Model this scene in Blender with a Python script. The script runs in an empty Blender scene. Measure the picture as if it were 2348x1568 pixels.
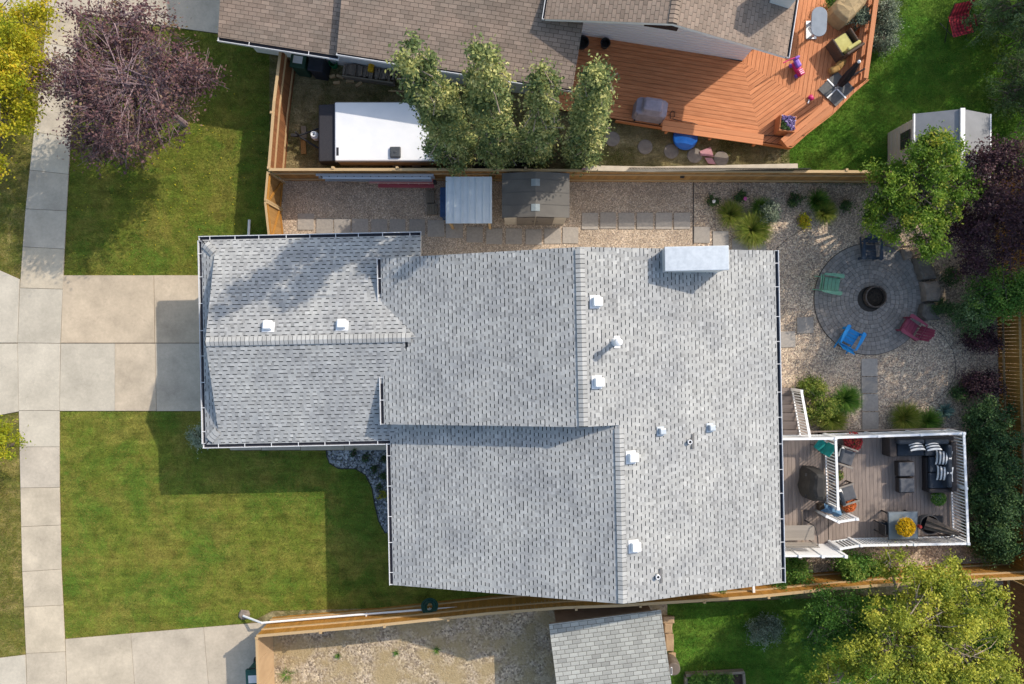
import bpy, bmesh, math, random
import numpy as np
from mathutils import Vector, Matrix

random.seed(7)
RNG = np.random.default_rng(7)
SC = bpy.context.scene
COL = SC.collection
R = math.radians
# ---------------------------------------------------------------- camera
CAM_H = 27.315                      # drone height over the ground, metres
GS = 0.01745                        # metres on the ground per survey unit
cam_d = bpy.data.cameras.new('camera'); cam_d.sensor_width = 36; cam_d.sensor_fit = 'HORIZONTAL'
cam_d.lens = 24; cam_d.clip_end = 2000
cam = bpy.data.objects.new('camera', cam_d); COL.objects.link(cam)
cam.location = (0, 0, CAM_H); cam.rotation_euler = (0, 0, 0)
SC.camera = cam
# ---------------------------------------------------------------- sky and sun
SUN = Vector((1.08, 0.84, 1.0)).normalized()          # towards the sun
el = math.asin(SUN.z); az = math.atan2(SUN.x, SUN.y)
w = bpy.data.worlds.new('World'); SC.world = w; w.use_nodes = True
nt = w.node_tree; nt.nodes.clear()
sky = nt.nodes.new('ShaderNodeTexSky'); sky.sky_type = 'NISHITA'; sky.sun_disc = False
sky.sun_elevation = el; sky.sun_rotation = az; sky.air_density = 1.3; sky.dust_density = 2.0
bg = nt.nodes.new('ShaderNodeBackground'); bg.inputs['Strength'].default_value = 0.15
out = nt.nodes.new('ShaderNodeOutputWorld')
nt.links.new(sky.outputs[0], bg.inputs[0]); nt.links.new(bg.outputs[0], out.inputs[0])
sd = bpy.data.lights.new('sun', 'SUN'); sd.energy = 2.95; sd.angle = R(0.55); sd.color = (1.0, 0.91, 0.79)
sun = bpy.data.objects.new('sun', sd); COL.objects.link(sun); sun.location = (20, 15, 30)
sun.rotation_euler = SUN.to_track_quat('Z', 'Y').to_euler()
SC.view_settings.view_transform = 'Standard'; SC.view_settings.look = 'None'
SC.view_settings.exposure = 0.52; SC.view_settings.gamma = 1.0
SC.render.film_transparent = False
# ---------------------------------------------------------------- survey helpers
def P(x, y, h=0.0):
    """survey point (x right, y down, centred on 1174,784) seen at height h -> world"""
    k = (CAM_H - h) / CAM_H
    return Vector(((x - 1174) * GS * k, (784 - y) * GS * k, h))
def Z(r, x, y, h=0.0):
    return P((r[0] + x / r[2]) / 1.30835, (r[1] + y / r[2]) / 1.30835, h)
rA = (0, 0, 2.293); rB = (600, 0, 2.293); rC = (1150, 0, 2.293); rD = (1700, 0, 2.293); rE = (2304, 0, 2.293)
rF = (2304, 600, 2.293); rG = (2304, 1200, 2.293); rI = (0, 684, 2.293); rJ = (0, 1368, 2.293); rK = (600, 684, 2.293)
rL = (700, 1368, 2.293); rN = (1400, 1368, 2.293); rO = (1600, 684, 2.293); rQ = (800, 480, 3.913)
rU = (2330, 1270, 7.115); rV = (2640, 1270, 7.466); rW = (2330, 1480, 3.913); rX = (2350, 0, 4.75); rY = (820, 110, 3.484)

def lin(c):
    return tuple((v / 12.92 if v <= 0.04045 else ((v + 0.055) / 1.055) ** 2.4) for v in c)
def hx(s):
    return lin(tuple(int(s[i:i + 2], 16) / 255 for i in (0, 2, 4)))

# ---------------------------------------------------------------- materials
MATS = {}
def newmat(name):
    m = bpy.data.materials.new(name); m.use_nodes = True
    n = m.node_tree; n.nodes.clear()
    o = n.nodes.new('ShaderNodeOutputMaterial'); b = n.nodes.new('ShaderNodeBsdfPrincipled')
    n.links.new(b.outputs[0], o.inputs[0]); MATS[name] = m
    return m, n, b, o
def node(n, t, **kw):
    a = n.nodes.new(t)
    for k, v in kw.items(): setattr(a, k, v)
    return a
def mixc(n, fac, a, b, blend='MIX'):
    x = n.nodes.new('ShaderNodeMix'); x.data_type = 'RGBA'; x.blend_type = blend; x.clamp_factor = True
    for inp, val in ((x.inputs[0], fac), (x.inputs[6], a), (x.inputs[7], b)):
        if isinstance(val, bpy.types.NodeSocket): n.links.new(val, inp)
        elif isinstance(val, (int, float)): inp.default_value = val
        else: inp.default_value = (*val[:3], 1)
    return x.outputs[2]
def noise(n, vec, sc, det=5, rough=.6, dist=0):
    a = node(n, 'ShaderNodeTexNoise'); a.inputs['Scale'].default_value = sc; a.inputs['Detail'].default_value = det
    a.inputs['Roughness'].default_value = rough; a.inputs['Distortion'].default_value = dist
    n.links.new(vec, a.inputs['Vector']); return a.outputs[0]
def ramp(n, fac, stops, interp='LINEAR'):
    r = node(n, 'ShaderNodeValToRGB'); r.color_ramp.interpolation = interp
    e = r.color_ramp.elements
    while len(e) < len(stops): e.new(.5)
    for k, (p, c) in enumerate(stops):
        e[k].position = p; e[k].color = (*((c, c, c) if isinstance(c, (int, float)) else c), 1)
    n.links.new(fac, r.inputs[0]); return r.outputs[0]
def mrange(n, v, a, b, c, d):
    m = node(n, 'ShaderNodeMapRange'); n.links.new(v, m.inputs[0])
    for i, q in enumerate((a, b, c, d)): m.inputs[i + 1].default_value = q
    return m.outputs[0]
def bumpn(n, b, hgt, strength, dist=.02):
    u = node(n, 'ShaderNodeBump'); u.inputs['Strength'].default_value = strength; u.inputs['Distance'].default_value = dist
    n.links.new(hgt, u.inputs['Height']); n.links.new(u.outputs[0], b.inputs['Normal'])
def M(name, c1, c2=None, sc=5, rough=.8, bump=0, bsc=60, bd=.01, rnd=0, tint=0, metal=0, spec=.3, stretch=None, transl=0, coord='Object', lo=.35, hi=.65, fine=0):
    if name in MATS: return MATS[name]
    m, n, b, o = newmat(name)
    tc = node(n, 'ShaderNodeTexCoord').outputs[coord]
    if stretch:
        mp = node(n, 'ShaderNodeMapping'); mp.inputs['Scale'].default_value = stretch
        n.links.new(tc, mp.inputs[0]); tc = mp.outputs[0]
    if rnd:                                     # every piece its own patch of grain
        oi = node(n, 'ShaderNodeObjectInfo'); va = node(n, 'ShaderNodeVectorMath', operation='MULTIPLY_ADD')
        n.links.new(oi.outputs['Random'], va.inputs[0]); va.inputs[1].default_value = (37, 53, 71); n.links.new(tc, va.inputs[2]); tc = va.outputs[0]
    c2 = c2 or tuple(v * .8 for v in c1)
    f = noise(n, tc, sc)
    col = mixc(n, mrange(n, f, lo, hi, 0, 1), c1, c2)
    if fine:
        col = mixc(n, 1.0, col, ramp(n, noise(n, tc, fine, 3), [(.3, .72), (.7, 1.25)]), 'MULTIPLY')
    if rnd:
        v = mrange(n, oi.outputs['Random'], 0, 1, 1 - rnd, 1 + rnd)
        cb = node(n, 'ShaderNodeCombineColor'); [n.links.new(v, cb.inputs[i]) for i in range(3)]
        col = mixc(n, 1.0, col, cb.outputs[0], 'MULTIPLY')
    if tint:
        at = node(n, 'ShaderNodeAttribute', attribute_name='tint')
        v = mrange(n, at.outputs['Fac'], 0, 1, 1 - tint, 1 + tint)
        cb = node(n, 'ShaderNodeCombineColor'); [n.links.new(v, cb.inputs[i]) for i in range(3)]
        col = mixc(n, 1.0, col, cb.outputs[0], 'MULTIPLY')
    n.links.new(col, b.inputs['Base Color'])
    b.inputs['Roughness'].default_value = rough; b.inputs['Metallic'].default_value = metal
    b.inputs['Specular IOR Level'].default_value = spec
    if bump: bumpn(n, b, noise(n, tc, bsc, 4), bump, bd)
    return m
def leafmat(name, cols, transl=.35, rough=.6, gain=(1, 1, 1)):
    """colour picked by the leaf's own tint (a leaf keeps its colour in any light)"""
    if name in MATS: return MATS[name]
    m, n, b, o = newmat(name)
    at = node(n, 'ShaderNodeAttribute', attribute_name='tint')
    k = len(cols) - 1; cols = [tuple(v * g for v, g in zip(c, gain)) for c in cols]
    col = ramp(n, at.outputs['Fac'], [(i / k, c) for i, c in enumerate(cols)])
    n.links.new(col, b.inputs['Base Color']); b.inputs['Roughness'].default_value = rough
    b.inputs['Specular IOR Level'].default_value = .25
    t = node(n, 'ShaderNodeBsdfTranslucent'); n.links.new(col, t.inputs[0])
    x = node(n, 'ShaderNodeMixShader'); x.inputs[0].default_value = transl
    n.links.new(b.outputs[0], x.inputs[1]); n.links.new(t.outputs[0], x.inputs[2]); n.links.new(x.outputs[0], o.inputs[0])
    return m
def lawnmat(name, a, b_, c, dry, dryamt=.5):
    m, n, b, o = newmat(name)
    tc = node(n, 'ShaderNodeTexCoord').outputs['Object']
    mp = node(n, 'ShaderNodeMapping'); mp.inputs['Scale'].default_value = (1.0, .45, 1); mp.inputs['Rotation'].default_value = (0, 0, R(-28))
    n.links.new(tc, mp.inputs[0])
    mp2 = node(n, 'ShaderNodeMapping'); mp2.inputs['Scale'].default_value = (.35, 2.4, 1); mp2.inputs['Rotation'].default_value = (0, 0, R(32)); n.links.new(tc, mp2.inputs[0])
    f1 = noise(n, tc, .42, 5, .65, .4); f2 = noise(n, mp.outputs[0], 2.6, 6, .7); f3 = noise(n, tc, 24, 6, .75); f4 = noise(n, tc, .75, 6, .75, .6); f5 = noise(n, mp2.outputs[0], 1.6, 5, .7); f6 = noise(n, tc, 1.9, 5, .7)
    col = mixc(n, mrange(n, f2, .32, .68, 0, 1), a, b_)
    col = mixc(n, mrange(n, f1, .44, .58, 0, 1), col, c)
    col = mixc(n, mrange(n, f4, .45, .62, 0, dryamt), col, dry)
    col = mixc(n, 1.0, col, ramp(n, f6, [(.32, .62), (.5, 1.0), (.7, 1.22)]), 'MULTIPLY')
    col = mixc(n, 1.0, col, ramp(n, f5, [(.35, .78), (.65, 1.22)]), 'MULTIPLY')
    col = mixc(n, 1.0, col, ramp(n, f3, [(.25, .45), (.5, .95), (.75, 1.6)]), 'MULTIPLY')
    n.links.new(col, b.inputs['Base Color']); b.inputs['Roughness'].default_value = .9; b.inputs['Specular IOR Level'].default_value = .1
    bumpn(n, b, f3, .8, .04)
    return m
def gravelmat(name, cols, sc=20, bump=.9, dirt=None):
    m, n, b, o = newmat(name)
    tc = node(n, 'ShaderNodeTexCoord').outputs['Object']
    v = node(n, 'ShaderNodeTexVoronoi'); v.inputs['Scale'].default_value = sc; v.inputs['Randomness'].default_value = 1
    n.links.new(tc, v.inputs['Vector'])
    sp = node(n, 'ShaderNodeSeparateColor'); n.links.new(v.outputs['Color'], sp.inputs[0])
    k = len(cols)
    col = ramp(n, sp.outputs[0], [(i / k, c) for i, c in enumerate(cols)], 'CONSTANT')
    col = mixc(n, 1.0, col, ramp(n, sp.outputs[1], [(0, .8), (1, 1.2)]), 'MULTIPLY')
    col = mixc(n, 1.0, col, ramp(n, noise(n, tc, .8, 4), [(.3, .82), (.7, 1.15)]), 'MULTIPLY')
    if dirt: col = mixc(n, mrange(n, noise(n, tc, 1.1, 5), .4, .6, 0, .85), col, dirt)
    n.links.new(col, b.inputs['Base Color']); b.inputs['Roughness'].default_value = .9; b.inputs['Specular IOR Level'].default_value = .2
    inv = mrange(n, v.outputs['Distance'], 0, .6, 1, 0)
    bumpn(n, b, inv, bump, .012)
    return m
def concretemat(name, c1, c2, stain=.25):
    m, n, b, o = newmat(name)
    tc = node(n, 'ShaderNodeTexCoord').outputs['Object']
    oi = node(n, 'ShaderNodeObjectInfo')
    va = node(n, 'ShaderNodeVectorMath', operation='MULTIPLY_ADD'); n.links.new(oi.outputs['Random'], va.inputs[0]); va.inputs[1].default_value = (37, 53, 71); n.links.new(tc, va.inputs[2])
    tc = va.outputs[0]
    col = mixc(n, mrange(n, oi.outputs['Random'], .25, .75, 0, 1), c1, c2)
    col = mixc(n, 1.0, col, ramp(n, noise(n, tc, .9, 6, .6), [(.3, 1 - stain), (.7, 1.1)]), 'MULTIPLY')
    col = mixc(n, 1.0, col, ramp(n, noise(n, tc, 9, 6, .7), [(.3, .9), (.7, 1.07)]), 'MULTIPLY')
    col = mixc(n, 1.0, col, ramp(n, noise(n, tc, 90, 2, .6), [(.3, .9), (.7, 1.08)]), 'MULTIPLY')
    v = node(n, 'ShaderNodeTexVoronoi', feature='DISTANCE_TO_EDGE'); v.inputs['Scale'].default_value = .33
    wv = node(n, 'ShaderNodeVectorMath', operation='MULTIPLY_ADD')
    nz = node(n, 'ShaderNodeTexNoise'); nz.inputs['Scale'].default_value = 2.2; n.links.new(tc, nz.inputs[0])
    n.links.new(nz.outputs['Color'], wv.inputs[0]); wv.inputs[1].default_value = (.7, .7, .7); n.links.new(tc, wv.inputs[2]); n.links.new(wv.outputs[0], v.inputs['Vector'])
    col = mixc(n, mrange(n, v.outputs['Distance'], 0.0, .005, .14, 0), col, (.12, .1, .085))
    n.links.new(col, b.inputs['Base Color']); b.inputs['Roughness'].default_value = .85; b.inputs['Specular IOR Level'].default_value = .25
    bumpn(n, b, noise(n, tc, 70, 4), .15, .01)
    return m

# ---------------------------------------------------------------- mesh helpers
class MB:
    def __init__(s): s.v = []; s.f = []; s.m = []; s.t = []
    def poly(s, pts, m=0, t=.5):
        i = len(s.v); s.v += [tuple(p) for p in pts]; s.f.append(tuple(range(i, i + len(pts)))); s.m.append(m); s.t.append(t); return s
    def box(s, c, d, rz=0, m=0, t=.5, rot=None, taper=1.0):
        x, y, z = d[0] / 2, d[1] / 2, d[2] / 2; i = len(s.v); c = Vector(c)
        rm = rot if rot is not None else Matrix.Rotation(rz, 3, 'Z')
        for sz in (-1, 1):
            k = taper if sz > 0 else 1
            for sx, sy in ((-1, -1), (1, -1), (1, 1), (-1, 1)):
                s.v.append(tuple(c + rm @ Vector((sx * x * k, sy * y * k, sz * z))))
        for q in ((3, 2, 1, 0), (4, 5, 6, 7), (0, 1, 5, 4), (1, 2, 6, 5), (2, 3, 7, 6), (3, 0, 4, 7)):
            s.f.append(tuple(i + k for k in q)); s.m.append(m); s.t.append(t)
        return s
    def prism(s, pts, z0, z1, m=0, t=.5, mtop=None):
        """outline (x, y) extruded z0..z1; turned counter-clockwise first"""
        a = sum(pts[k][0] * pts[(k + 1) % len(pts)][1] - pts[(k + 1) % len(pts)][0] * pts[k][1] for k in range(len(pts)))
        if a < 0: pts = pts[::-1]
        n = len(pts); i = len(s.v)
        s.v += [(p[0], p[1], z0) for p in pts] + [(p[0], p[1], z1) for p in pts]
        s.f.append(tuple(range(i + n - 1, i - 1, -1))); s.m.append(m); s.t.append(t)
        s.f.append(tuple(range(i + n, i + 2 * n))); s.m.append(m if mtop is None else mtop); s.t.append(t)
        for k in range(n):
            j = (k + 1) % n; s.f.append((i + k, i + j, i + n + j, i + n + k)); s.m.append(m); s.t.append(t)
        return s
    def tube(s, pts, rad, n=6, m=0, t=.5, cap=True):
        pts = [Vector(p) for p in pts]
        if not isinstance(rad, (list, tuple)): rad = [rad] * len(pts)
        i0 = len(s.v); ref = Vector((0, 0, 1))
        for k, p in enumerate(pts):
            d = (pts[min(k + 1, len(pts) - 1)] - pts[max(k - 1, 0)])
            d = d.normalized() if d.length > 1e-9 else Vector((0, 0, 1))
            r = ref if abs(d.dot(ref)) < .92 else Vector((1, 0, 0))
            u = d.cross(r).normalized(); v = d.cross(u)
            for q in range(n):
                a = 2 * math.pi * q / n
                s.v.append(tuple(p + (u * math.cos(a) + v * math.sin(a)) * rad[k]))
        for k in range(len(pts) - 1):
            for q in range(n):
                a = i0 + k * n + q; b = i0 + k * n + (q + 1) % n
                s.f.append((b, a, a + n, b + n)); s.m.append(m); s.t.append(t)
        if cap:
            s.f.append(tuple(i0 + q for q in range(n))); s.m.append(m); s.t.append(t)
            e = i0 + (len(pts) - 1) * n
            s.f.append(tuple(e + q for q in range(n - 1, -1, -1))); s.m.append(m); s.t.append(t)
        return s
    def lathe(s, prof, c=(0, 0, 0), n=20, m=0, t=.5, close=True, wob=0):
        i0 = len(s.v); c = Vector(c)
        wb = [1 + random.uniform(-wob, wob) for _ in range(n)]
        for r, z in prof:
            for q in range(n):
                a = 2 * math.pi * q / n
                s.v.append((c.x + r * wb[q] * math.cos(a), c.y + r * wb[q] * math.sin(a), c.z + z))
        for k in range(len(prof) - 1):
            for q in range(n):
                a = i0 + k * n + q; b = i0 + k * n + (q + 1) % n
                s.f.append((a, b, b + n, a + n)); s.m.append(m); s.t.append(t)
        if close:
            s.f.append(tuple(i0 + q for q in range(n - 1, -1, -1))); s.m.append(m); s.t.append(t)
            e = i0 + (len(prof) - 1) * n
            s.f.append(tuple(e + q for q in range(n))); s.m.append(m); s.t.append(t)
        return s
    def mesh(s, name, mats, inv=None):
        me = bpy.data.meshes.new(name)
        v = s.v if inv is None else [tuple(inv @ Vector(p)) for p in s.v]
        me.from_pydata(v, [], s.f)
        for q in (mats if isinstance(mats, (list, tuple)) else [mats]): me.materials.append(q)
        me.polygons.foreach_set('material_index', s.m)
        a = me.attributes.new('tint', 'FLOAT', 'FACE'); a.data.foreach_set('value', s.t)
        return me
    def build(s, name, mats, parent=None, world=True, smooth=False, bevel=0, seg=2, sub=0, label=None):
        inv = root_matrix(parent).inverted() if (parent is not None and world) else None
        me = s.mesh(name, mats, inv)
        if smooth: me.polygons.foreach_set('use_smooth', [True] * len(me.polygons))
        o = bpy.data.objects.new(name, me); COL.objects.link(o)
        if parent is not None: o.parent = parent
        if bevel:
            b = o.modifiers.new('bevel', 'BEVEL'); b.width = bevel; b.segments = seg; b.limit_method = 'ANGLE'; b.angle_limit = R(35)
        if sub:
            b = o.modifiers.new('sub', 'SUBSURF'); b.levels = sub; b.render_levels = sub
        if label: o['label'] = label
        return o
def root_matrix(o):
    m = Matrix.Identity(4)
    while o is not None:
        m = (Matrix.Translation(o.location) @ o.rotation_euler.to_matrix().to_4x4() @ Matrix.Diagonal((*o.scale, 1))) @ m
        o = o.parent
    return m
def thing(name, label, cat, loc=(0, 0, 0), rz=0, group=None):
    o = bpy.data.objects.new(name, None); COL.objects.link(o); o.empty_display_size = .2
    o.location = loc; o.rotation_euler = (0, 0, rz); o['label'] = label; o['category'] = cat
    if group: o['group'] = group
    return o
def tag(o, label, cat, group=None, kind=None):
    o['label'] = label
    if cat: o['category'] = cat
    if group: o['group'] = group
    if kind: o['kind'] = kind
    return o
def one(name, mb, mats, label, cat, group=None, loc=None, **kw):
    """a thing that is one mesh; its origin is put at loc"""
    if loc is None:
        xs = [p[0] for p in mb.v]; ys = [p[1] for p in mb.v]; zs = [p[2] for p in mb.v]
        loc = ((min(xs) + max(xs)) / 2, (min(ys) + max(ys)) / 2, min(zs))
    mb.v = [(p[0] - loc[0], p[1] - loc[1], p[2] - loc[2]) for p in mb.v]
    o = mb.build(name, mats, None, world=False, **kw); o.location = loc
    return tag(o, label, cat, group)
def struct(name, mb, mats, label=None, kind='structure', **kw):
    o = mb.build(name, mats, None, **kw); o['kind'] = kind
    if label: o['label'] = label
    return o
UNIT = {}
def unit(mat, kind='box', mats=None):
    key = (mat.name, kind)
    if key not in UNIT:
        b = MB()
        if kind == 'box': b.box((0, 0, 0), (1, 1, 1))
        elif kind == 'cyl': b.lathe([(.5, -.5), (.5, .5)], n=10)
        UNIT[key] = b.mesh('unit_' + kind, mats or mat)
    return UNIT[key]
def piece(name, mat, parent, c, size, rz=0, rot=None, kind='box', world=True):
    """one of many alike pieces: shares its mesh, own place and size (world frame in, parent frame stored)"""
    o = bpy.data.objects.new(name, unit(mat, kind)); COL.objects.link(o); o.parent = parent
    rm = (rot if rot is not None else Matrix.Rotation(rz, 3, 'Z')).to_4x4()
    m = Matrix.Translation(c) @ rm
    if world: m = root_matrix(parent).inverted() @ m
    o.location = m.to_translation(); o.rotation_euler = m.to_euler(); o.scale = size
    return o
def bar(name, mat, parent, a, b, w_, t_, world=True, up=Vector((0, 0, 1))):
    """a straight board from a to b, w_ wide across, t_ thick along up"""
    a = Vector(a); b = Vector(b); d = (b - a); L = d.length; x = d.normalized()
    y = up.cross(x)
    y = Vector((0, 1, 0)) if y.length < 1e-4 else y.normalized()
    z = x.cross(y); rm = Matrix((x, y, z)).transposed()
    return piece(name, mat, parent, (a + b) / 2, (L, w_, t_), rot=rm, world=world)
def inpoly(x, y, poly):
    r = np.zeros(len(x), bool); n = len(poly); j = n - 1
    for i in range(n):
        xi, yi = poly[i][0], poly[i][1]; xj, yj = poly[j][0], poly[j][1]
        c = ((yi > y) != (yj > y)) & (x < (xj - xi) * (y - yi) / (yj - yi + 1e-12) + xi); r ^= c; j = i
    return r
def fastmesh(name, verts, faces, mat, tint):
    me = bpy.data.meshes.new(name); nv, nf, k = len(verts), len(faces), faces.shape[1]
    me.vertices.add(nv); me.vertices.foreach_set('co', verts.astype(np.float32).ravel())
    me.loops.add(nf * k); me.loops.foreach_set('vertex_index', faces.astype(np.int32).ravel())
    me.polygons.add(nf); me.polygons.foreach_set('loop_start', np.arange(0, nf * k, k, dtype=np.int32))
    me.polygons.foreach_set('loop_total', np.full(nf, k, np.int32))
    me.update(calc_edges=True)
    me.materials.append(mat)
    a = me.attributes.new('tint', 'FLOAT', 'FACE'); a.data.foreach_set('value', np.clip(tint, 0, 1).astype(np.float32))
    return me
def unitv(a): return a / np.maximum(np.linalg.norm(a, axis=1, keepdims=True), 1e-9)
# ================================================================ materials used all over
m_dirt = gravelmat('dirt', [hx('a89884'), hx('b5a48f'), hx('bba98f'), hx('8d7d69'), hx('c4b296'), hx('9a8973'), hx('7f7160')], 15, .9, dirt=hx('a08d68'))
m_drygrass = lawnmat('dry_grass', hx('746a48'), hx('8c7f5c'), hx('5f6038'), hx('a39672'), .8)
m_lawn = lawnmat('lawn_green', hx('65712a'), hx('727b30'), hx('587028'), hx('8a7f3e'), .66)
m_lawn2 = lawnmat('lawn_rich', hx('4c7424'), hx('5a7f2a'), hx('426a20'), hx('747e36'), .4)
m_boul = lawnmat('boulevard_grass', hx('756f38'), hx('80753f'), hx('626a30'), hx('9c8b58'), .8)
GR = [hx('bfab97'), hx('a99885'), hx('ccb9a2'), hx('b4a18d'), hx('948576'), hx('d7c6b0'), hx('c3ad95'), hx('a29386')]
m_gravel = gravelmat('pea_gravel', [tuple(v * .9 for v in c) for c in GR], 30, .9)
m_gravel2 = gravelmat('river_gravel', [hx('bda793'), hx('a4927f'), hx('d6c3a8'), hx('b09c86'), hx('8a7b6e'), hx('cfbca2'), hx('bda58b'), hx('8f8073')], 23, 1.0)
m_rockbed = gravelmat('slate_rock', [hx('7d828a'), hx('969ba2'), hx('62666d'), hx('b0b4b8'), hx('4f5359'), hx('8a8d93')], 15, 1.0)
m_conc = concretemat('concrete_slab', hx('c6b8a0'), hx('beb3a2'))
m_conc2 = concretemat('concrete_drive', hx('c2b199'), hx('bfb3a0'))
m_conc3 = concretemat('concrete_pale', hx('c2b9a8'), hx('bdb4a3'), .18)
m_joint = M('joint_soil', hx('4d4337'), hx('6a5c48'), 12, .95)
m_slabgrey = M('paving_slab', hx('a39b91'), hx('938d86'), 7, .85, .2, 60, rnd=.1, coord='Object')
m_white = M('white_paint', (.80, .80, .79), (.74, .74, .74), 3, .45, rnd=.03)
m_vinyl = M('white_vinyl', (.82, .82, .82), (.76, .77, .78), 4, .4)
m_siding = M('pale_siding', hx('d9d8d4'), hx('cfcfcd'), 2, .6)
m_shingle = M('grey_shingle', hx('adadaa'), hx('9b9c9c'), .7, .92, .5, 220, .006, tint=.28, spec=.15, fine=160)
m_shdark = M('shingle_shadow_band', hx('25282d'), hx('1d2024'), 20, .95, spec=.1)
m_brown = M('brown_shingle', hx('948274'), hx('86796d'), 1.0, .94, .5, 220, .006, tint=.22, spec=.12, fine=160)
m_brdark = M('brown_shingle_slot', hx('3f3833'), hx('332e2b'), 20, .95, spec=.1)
m_shedsh = M('pale_shingle', hx('abaaa2'), hx('9d9f9a'), 1.5, .93, .4, 200, .006, tint=.24, spec=.12, fine=140)
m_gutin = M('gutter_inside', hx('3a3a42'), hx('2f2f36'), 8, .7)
m_metal = M('galvanised', hx('c5ccd2'), hx('b5bdc4'), 6, .45, metal=.5)
m_alu = M('aluminium', hx('c4c8cc'), hx('aeb3b8'), 10, .4, metal=.6)
m_black = M('black_plastic', (.018, .018, .02), (.03, .03, .033), 12, .55)
m_dark = M('dark_void', (.02, .018, .017), (.03, .027, .025), 8, .9)
m_wood = M('cedar_fence', hx('a67f4c'), hx('8a6537'), 3, .8, .25, 30, rnd=.16, stretch=(9, 9, 1.2))
m_woodgold = M('golden_fence', hx('b5823c'), hx('96672a'), 3, .75, .25, 30, rnd=.15, stretch=(9, 9, 1.2))
m_woodpale = M('weathered_rail', hx('c3a77d'), hx('a88d68'), 4, .85, .2, 40, rnd=.1, stretch=(1.5, 8, 8))
m_woodred = M('reddish_fence', hx('8d5f3d'), hx('734a2e'), 3, .85, .25, 30, rnd=.15, stretch=(9, 9, 1.2))
m_red_deck = M('red_deck_board', hx('b8683f'), hx('a75a36'), 3, .7, .2, 40, rnd=.10, stretch=(1.5, 14, 4))
m_deck = M('grey_deck_board', hx('93857a'), hx('85786f'), 3, .75, .15, 40, rnd=.07, stretch=(1.5, 14, 4))
m_bark = M('bark', hx('6d6158'), hx('4f463f'), 14, .9, .5, 30)
m_barkpale = M('pale_bark', hx('a8998a'), hx('7d7066'), 14, .9, .4, 30)

# ================================================================ ground
def sheet(name, pts, z, mat, label, h=0.0):
    b = MB(); q = [P(x, y, 0) for x, y in pts]
    a = sum(q[k].x * q[(k + 1) % len(q)].y - q[(k + 1) % len(q)].x * q[k].y for k in range(len(q)))
    if a < 0: q = q[::-1]
    b.poly([(p.x, p.y, z) for p in q]); return struct(name, b, mat, label)
b = MB(); b.poly([(-300, -300, -.03), (300, -300, -.03), (300, 300, -.03), (-300, 300, -.03)])
struct('ground', b, m_drygrass, 'bare dry ground below everything')
LAWN_T = [(187, -60), (178, 150), (163, 323), (152, 523), (146, 632), (470, 632), (640, 632), (640, 60), (520, 40), (420, -60)]
LAWN_B = [(138, 940), (138, 1100), (142, 1300), (150, 1466), (560, 1434), (625, 1400), (1450, 1380), (1450, 1000), (900, 1000), (470, 940)]
BOUL_T = [(-120, -120), (113, -120), (113, 0), (100, 130), (75, 340), (60, 480), (48, 640), (0, 622), (-120, 622)]
BOUL_B = [(-120, 945), (0, 950), (45, 942), (48, 1100), (52, 1300), (60, 1500), (0, 1508), (-120, 1508)]
LAWN_R = [(1790, 345), (1850, 300), (1990, 180), (2030, -60), (2420, -60), (2420, 440), (1790, 420)]
LAWN_S = [(1530, 1385), (2420, 1350), (2420, 1640), (1530, 1640)]
sheet('lawn', LAWN_T, .004, m_lawn, 'mown front lawn with fallen leaves under the purple tree')
sheet('lawn', LAWN_B, .004, m_lawn, 'mown front lawn below the concrete driveway')
sheet('boulevard_lawn', BOUL_T, .004, m_boul, 'dry boulevard grass strip under the yellow tree')
sheet('boulevard_lawn', BOUL_B, .004, m_boul, 'dry boulevard grass strip in the lower left')
sheet('lawn', LAWN_R, .006, m_lawn2, 'rich green neighbour lawn beside the red deck')
sheet('lawn', LAWN_S, .004, m_lawn2, 'green neighbour lawn beside the small shed')
YARD = [(618, 100), (1330, 190), (1330, 230), (1800, 330), (1810, 405), (618, 405)]
sheet('trailer_yard', [(618, 100), (1330, 190), (1330, 400), (618, 400)], .008, m_drygrass, 'patchy dry yard around the white trailer')
sheet('side_strip', [(1330, 190), (1810, 300), (1810, 405), (1330, 405)], .008, m_drygrass, 'dry strip between red deck and fence')
sheet('dirt_yard', [(618, 1425), (1530, 1370), (1530, 1640), (618, 1640)], .002, m_dirt, 'bare stony yard below the lower fence')
sheet('gravel_bed', [(640, 402), (1592, 402), (1592, 640), (640, 640)], .012, m_gravel, 'tan pea gravel side yard')
sheet('gravel_bed', [(1592, 402), (2330, 402), (2330, 1345), (1700, 1345), (1700, 640), (1592, 640)], .010, m_gravel2, 'multicoloured river gravel around patio and deck')
BED = [(748, 1030), (749, 1045), (755, 1062), (775, 1074), (815, 1075), (838, 1089), (853, 1119), (858, 1152), (868, 1195), (883, 1222), (960, 1222), (960, 1030)]
sheet('rock_bed', BED, .010, m_rockbed, 'dark slate rock bed curving along the house front')
# edging wires round the beds
b = MB(); b.tube([P(x, y, .02) for x, y in BED[:10]], .018, 5); struct('bed_edging', b, m_black, 'black plastic edging of the rock bed')
b = MB(); b.tube([Z(rF, x, y, .03) for x, y in ((55, 335), (150, 255), (260, 190))], .009, 5)
struct('gravel_edging', b, m_black, 'dark edging curve in the gravel by the roof corner')
b = MB(); b.tube([Z(rF, x, y, .012) for x, y in ((1110, 850), (1210, 940), (1270, 1030), (1292, 1120), (1285, 1210), (1250, 1290), (1150, 1380), (1050, 1420), (780, 1425))], .009, 5)
struct('gravel_edging', b, m_black, 'dark edging curve in the gravel below the red chair')
b = MB(); b.tube([P(1590, 405, .03), P(1590, 560, .03)], .015, 5); struct('gravel_edging', b, m_black, 'straight edging between pea gravel and river gravel')

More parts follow.
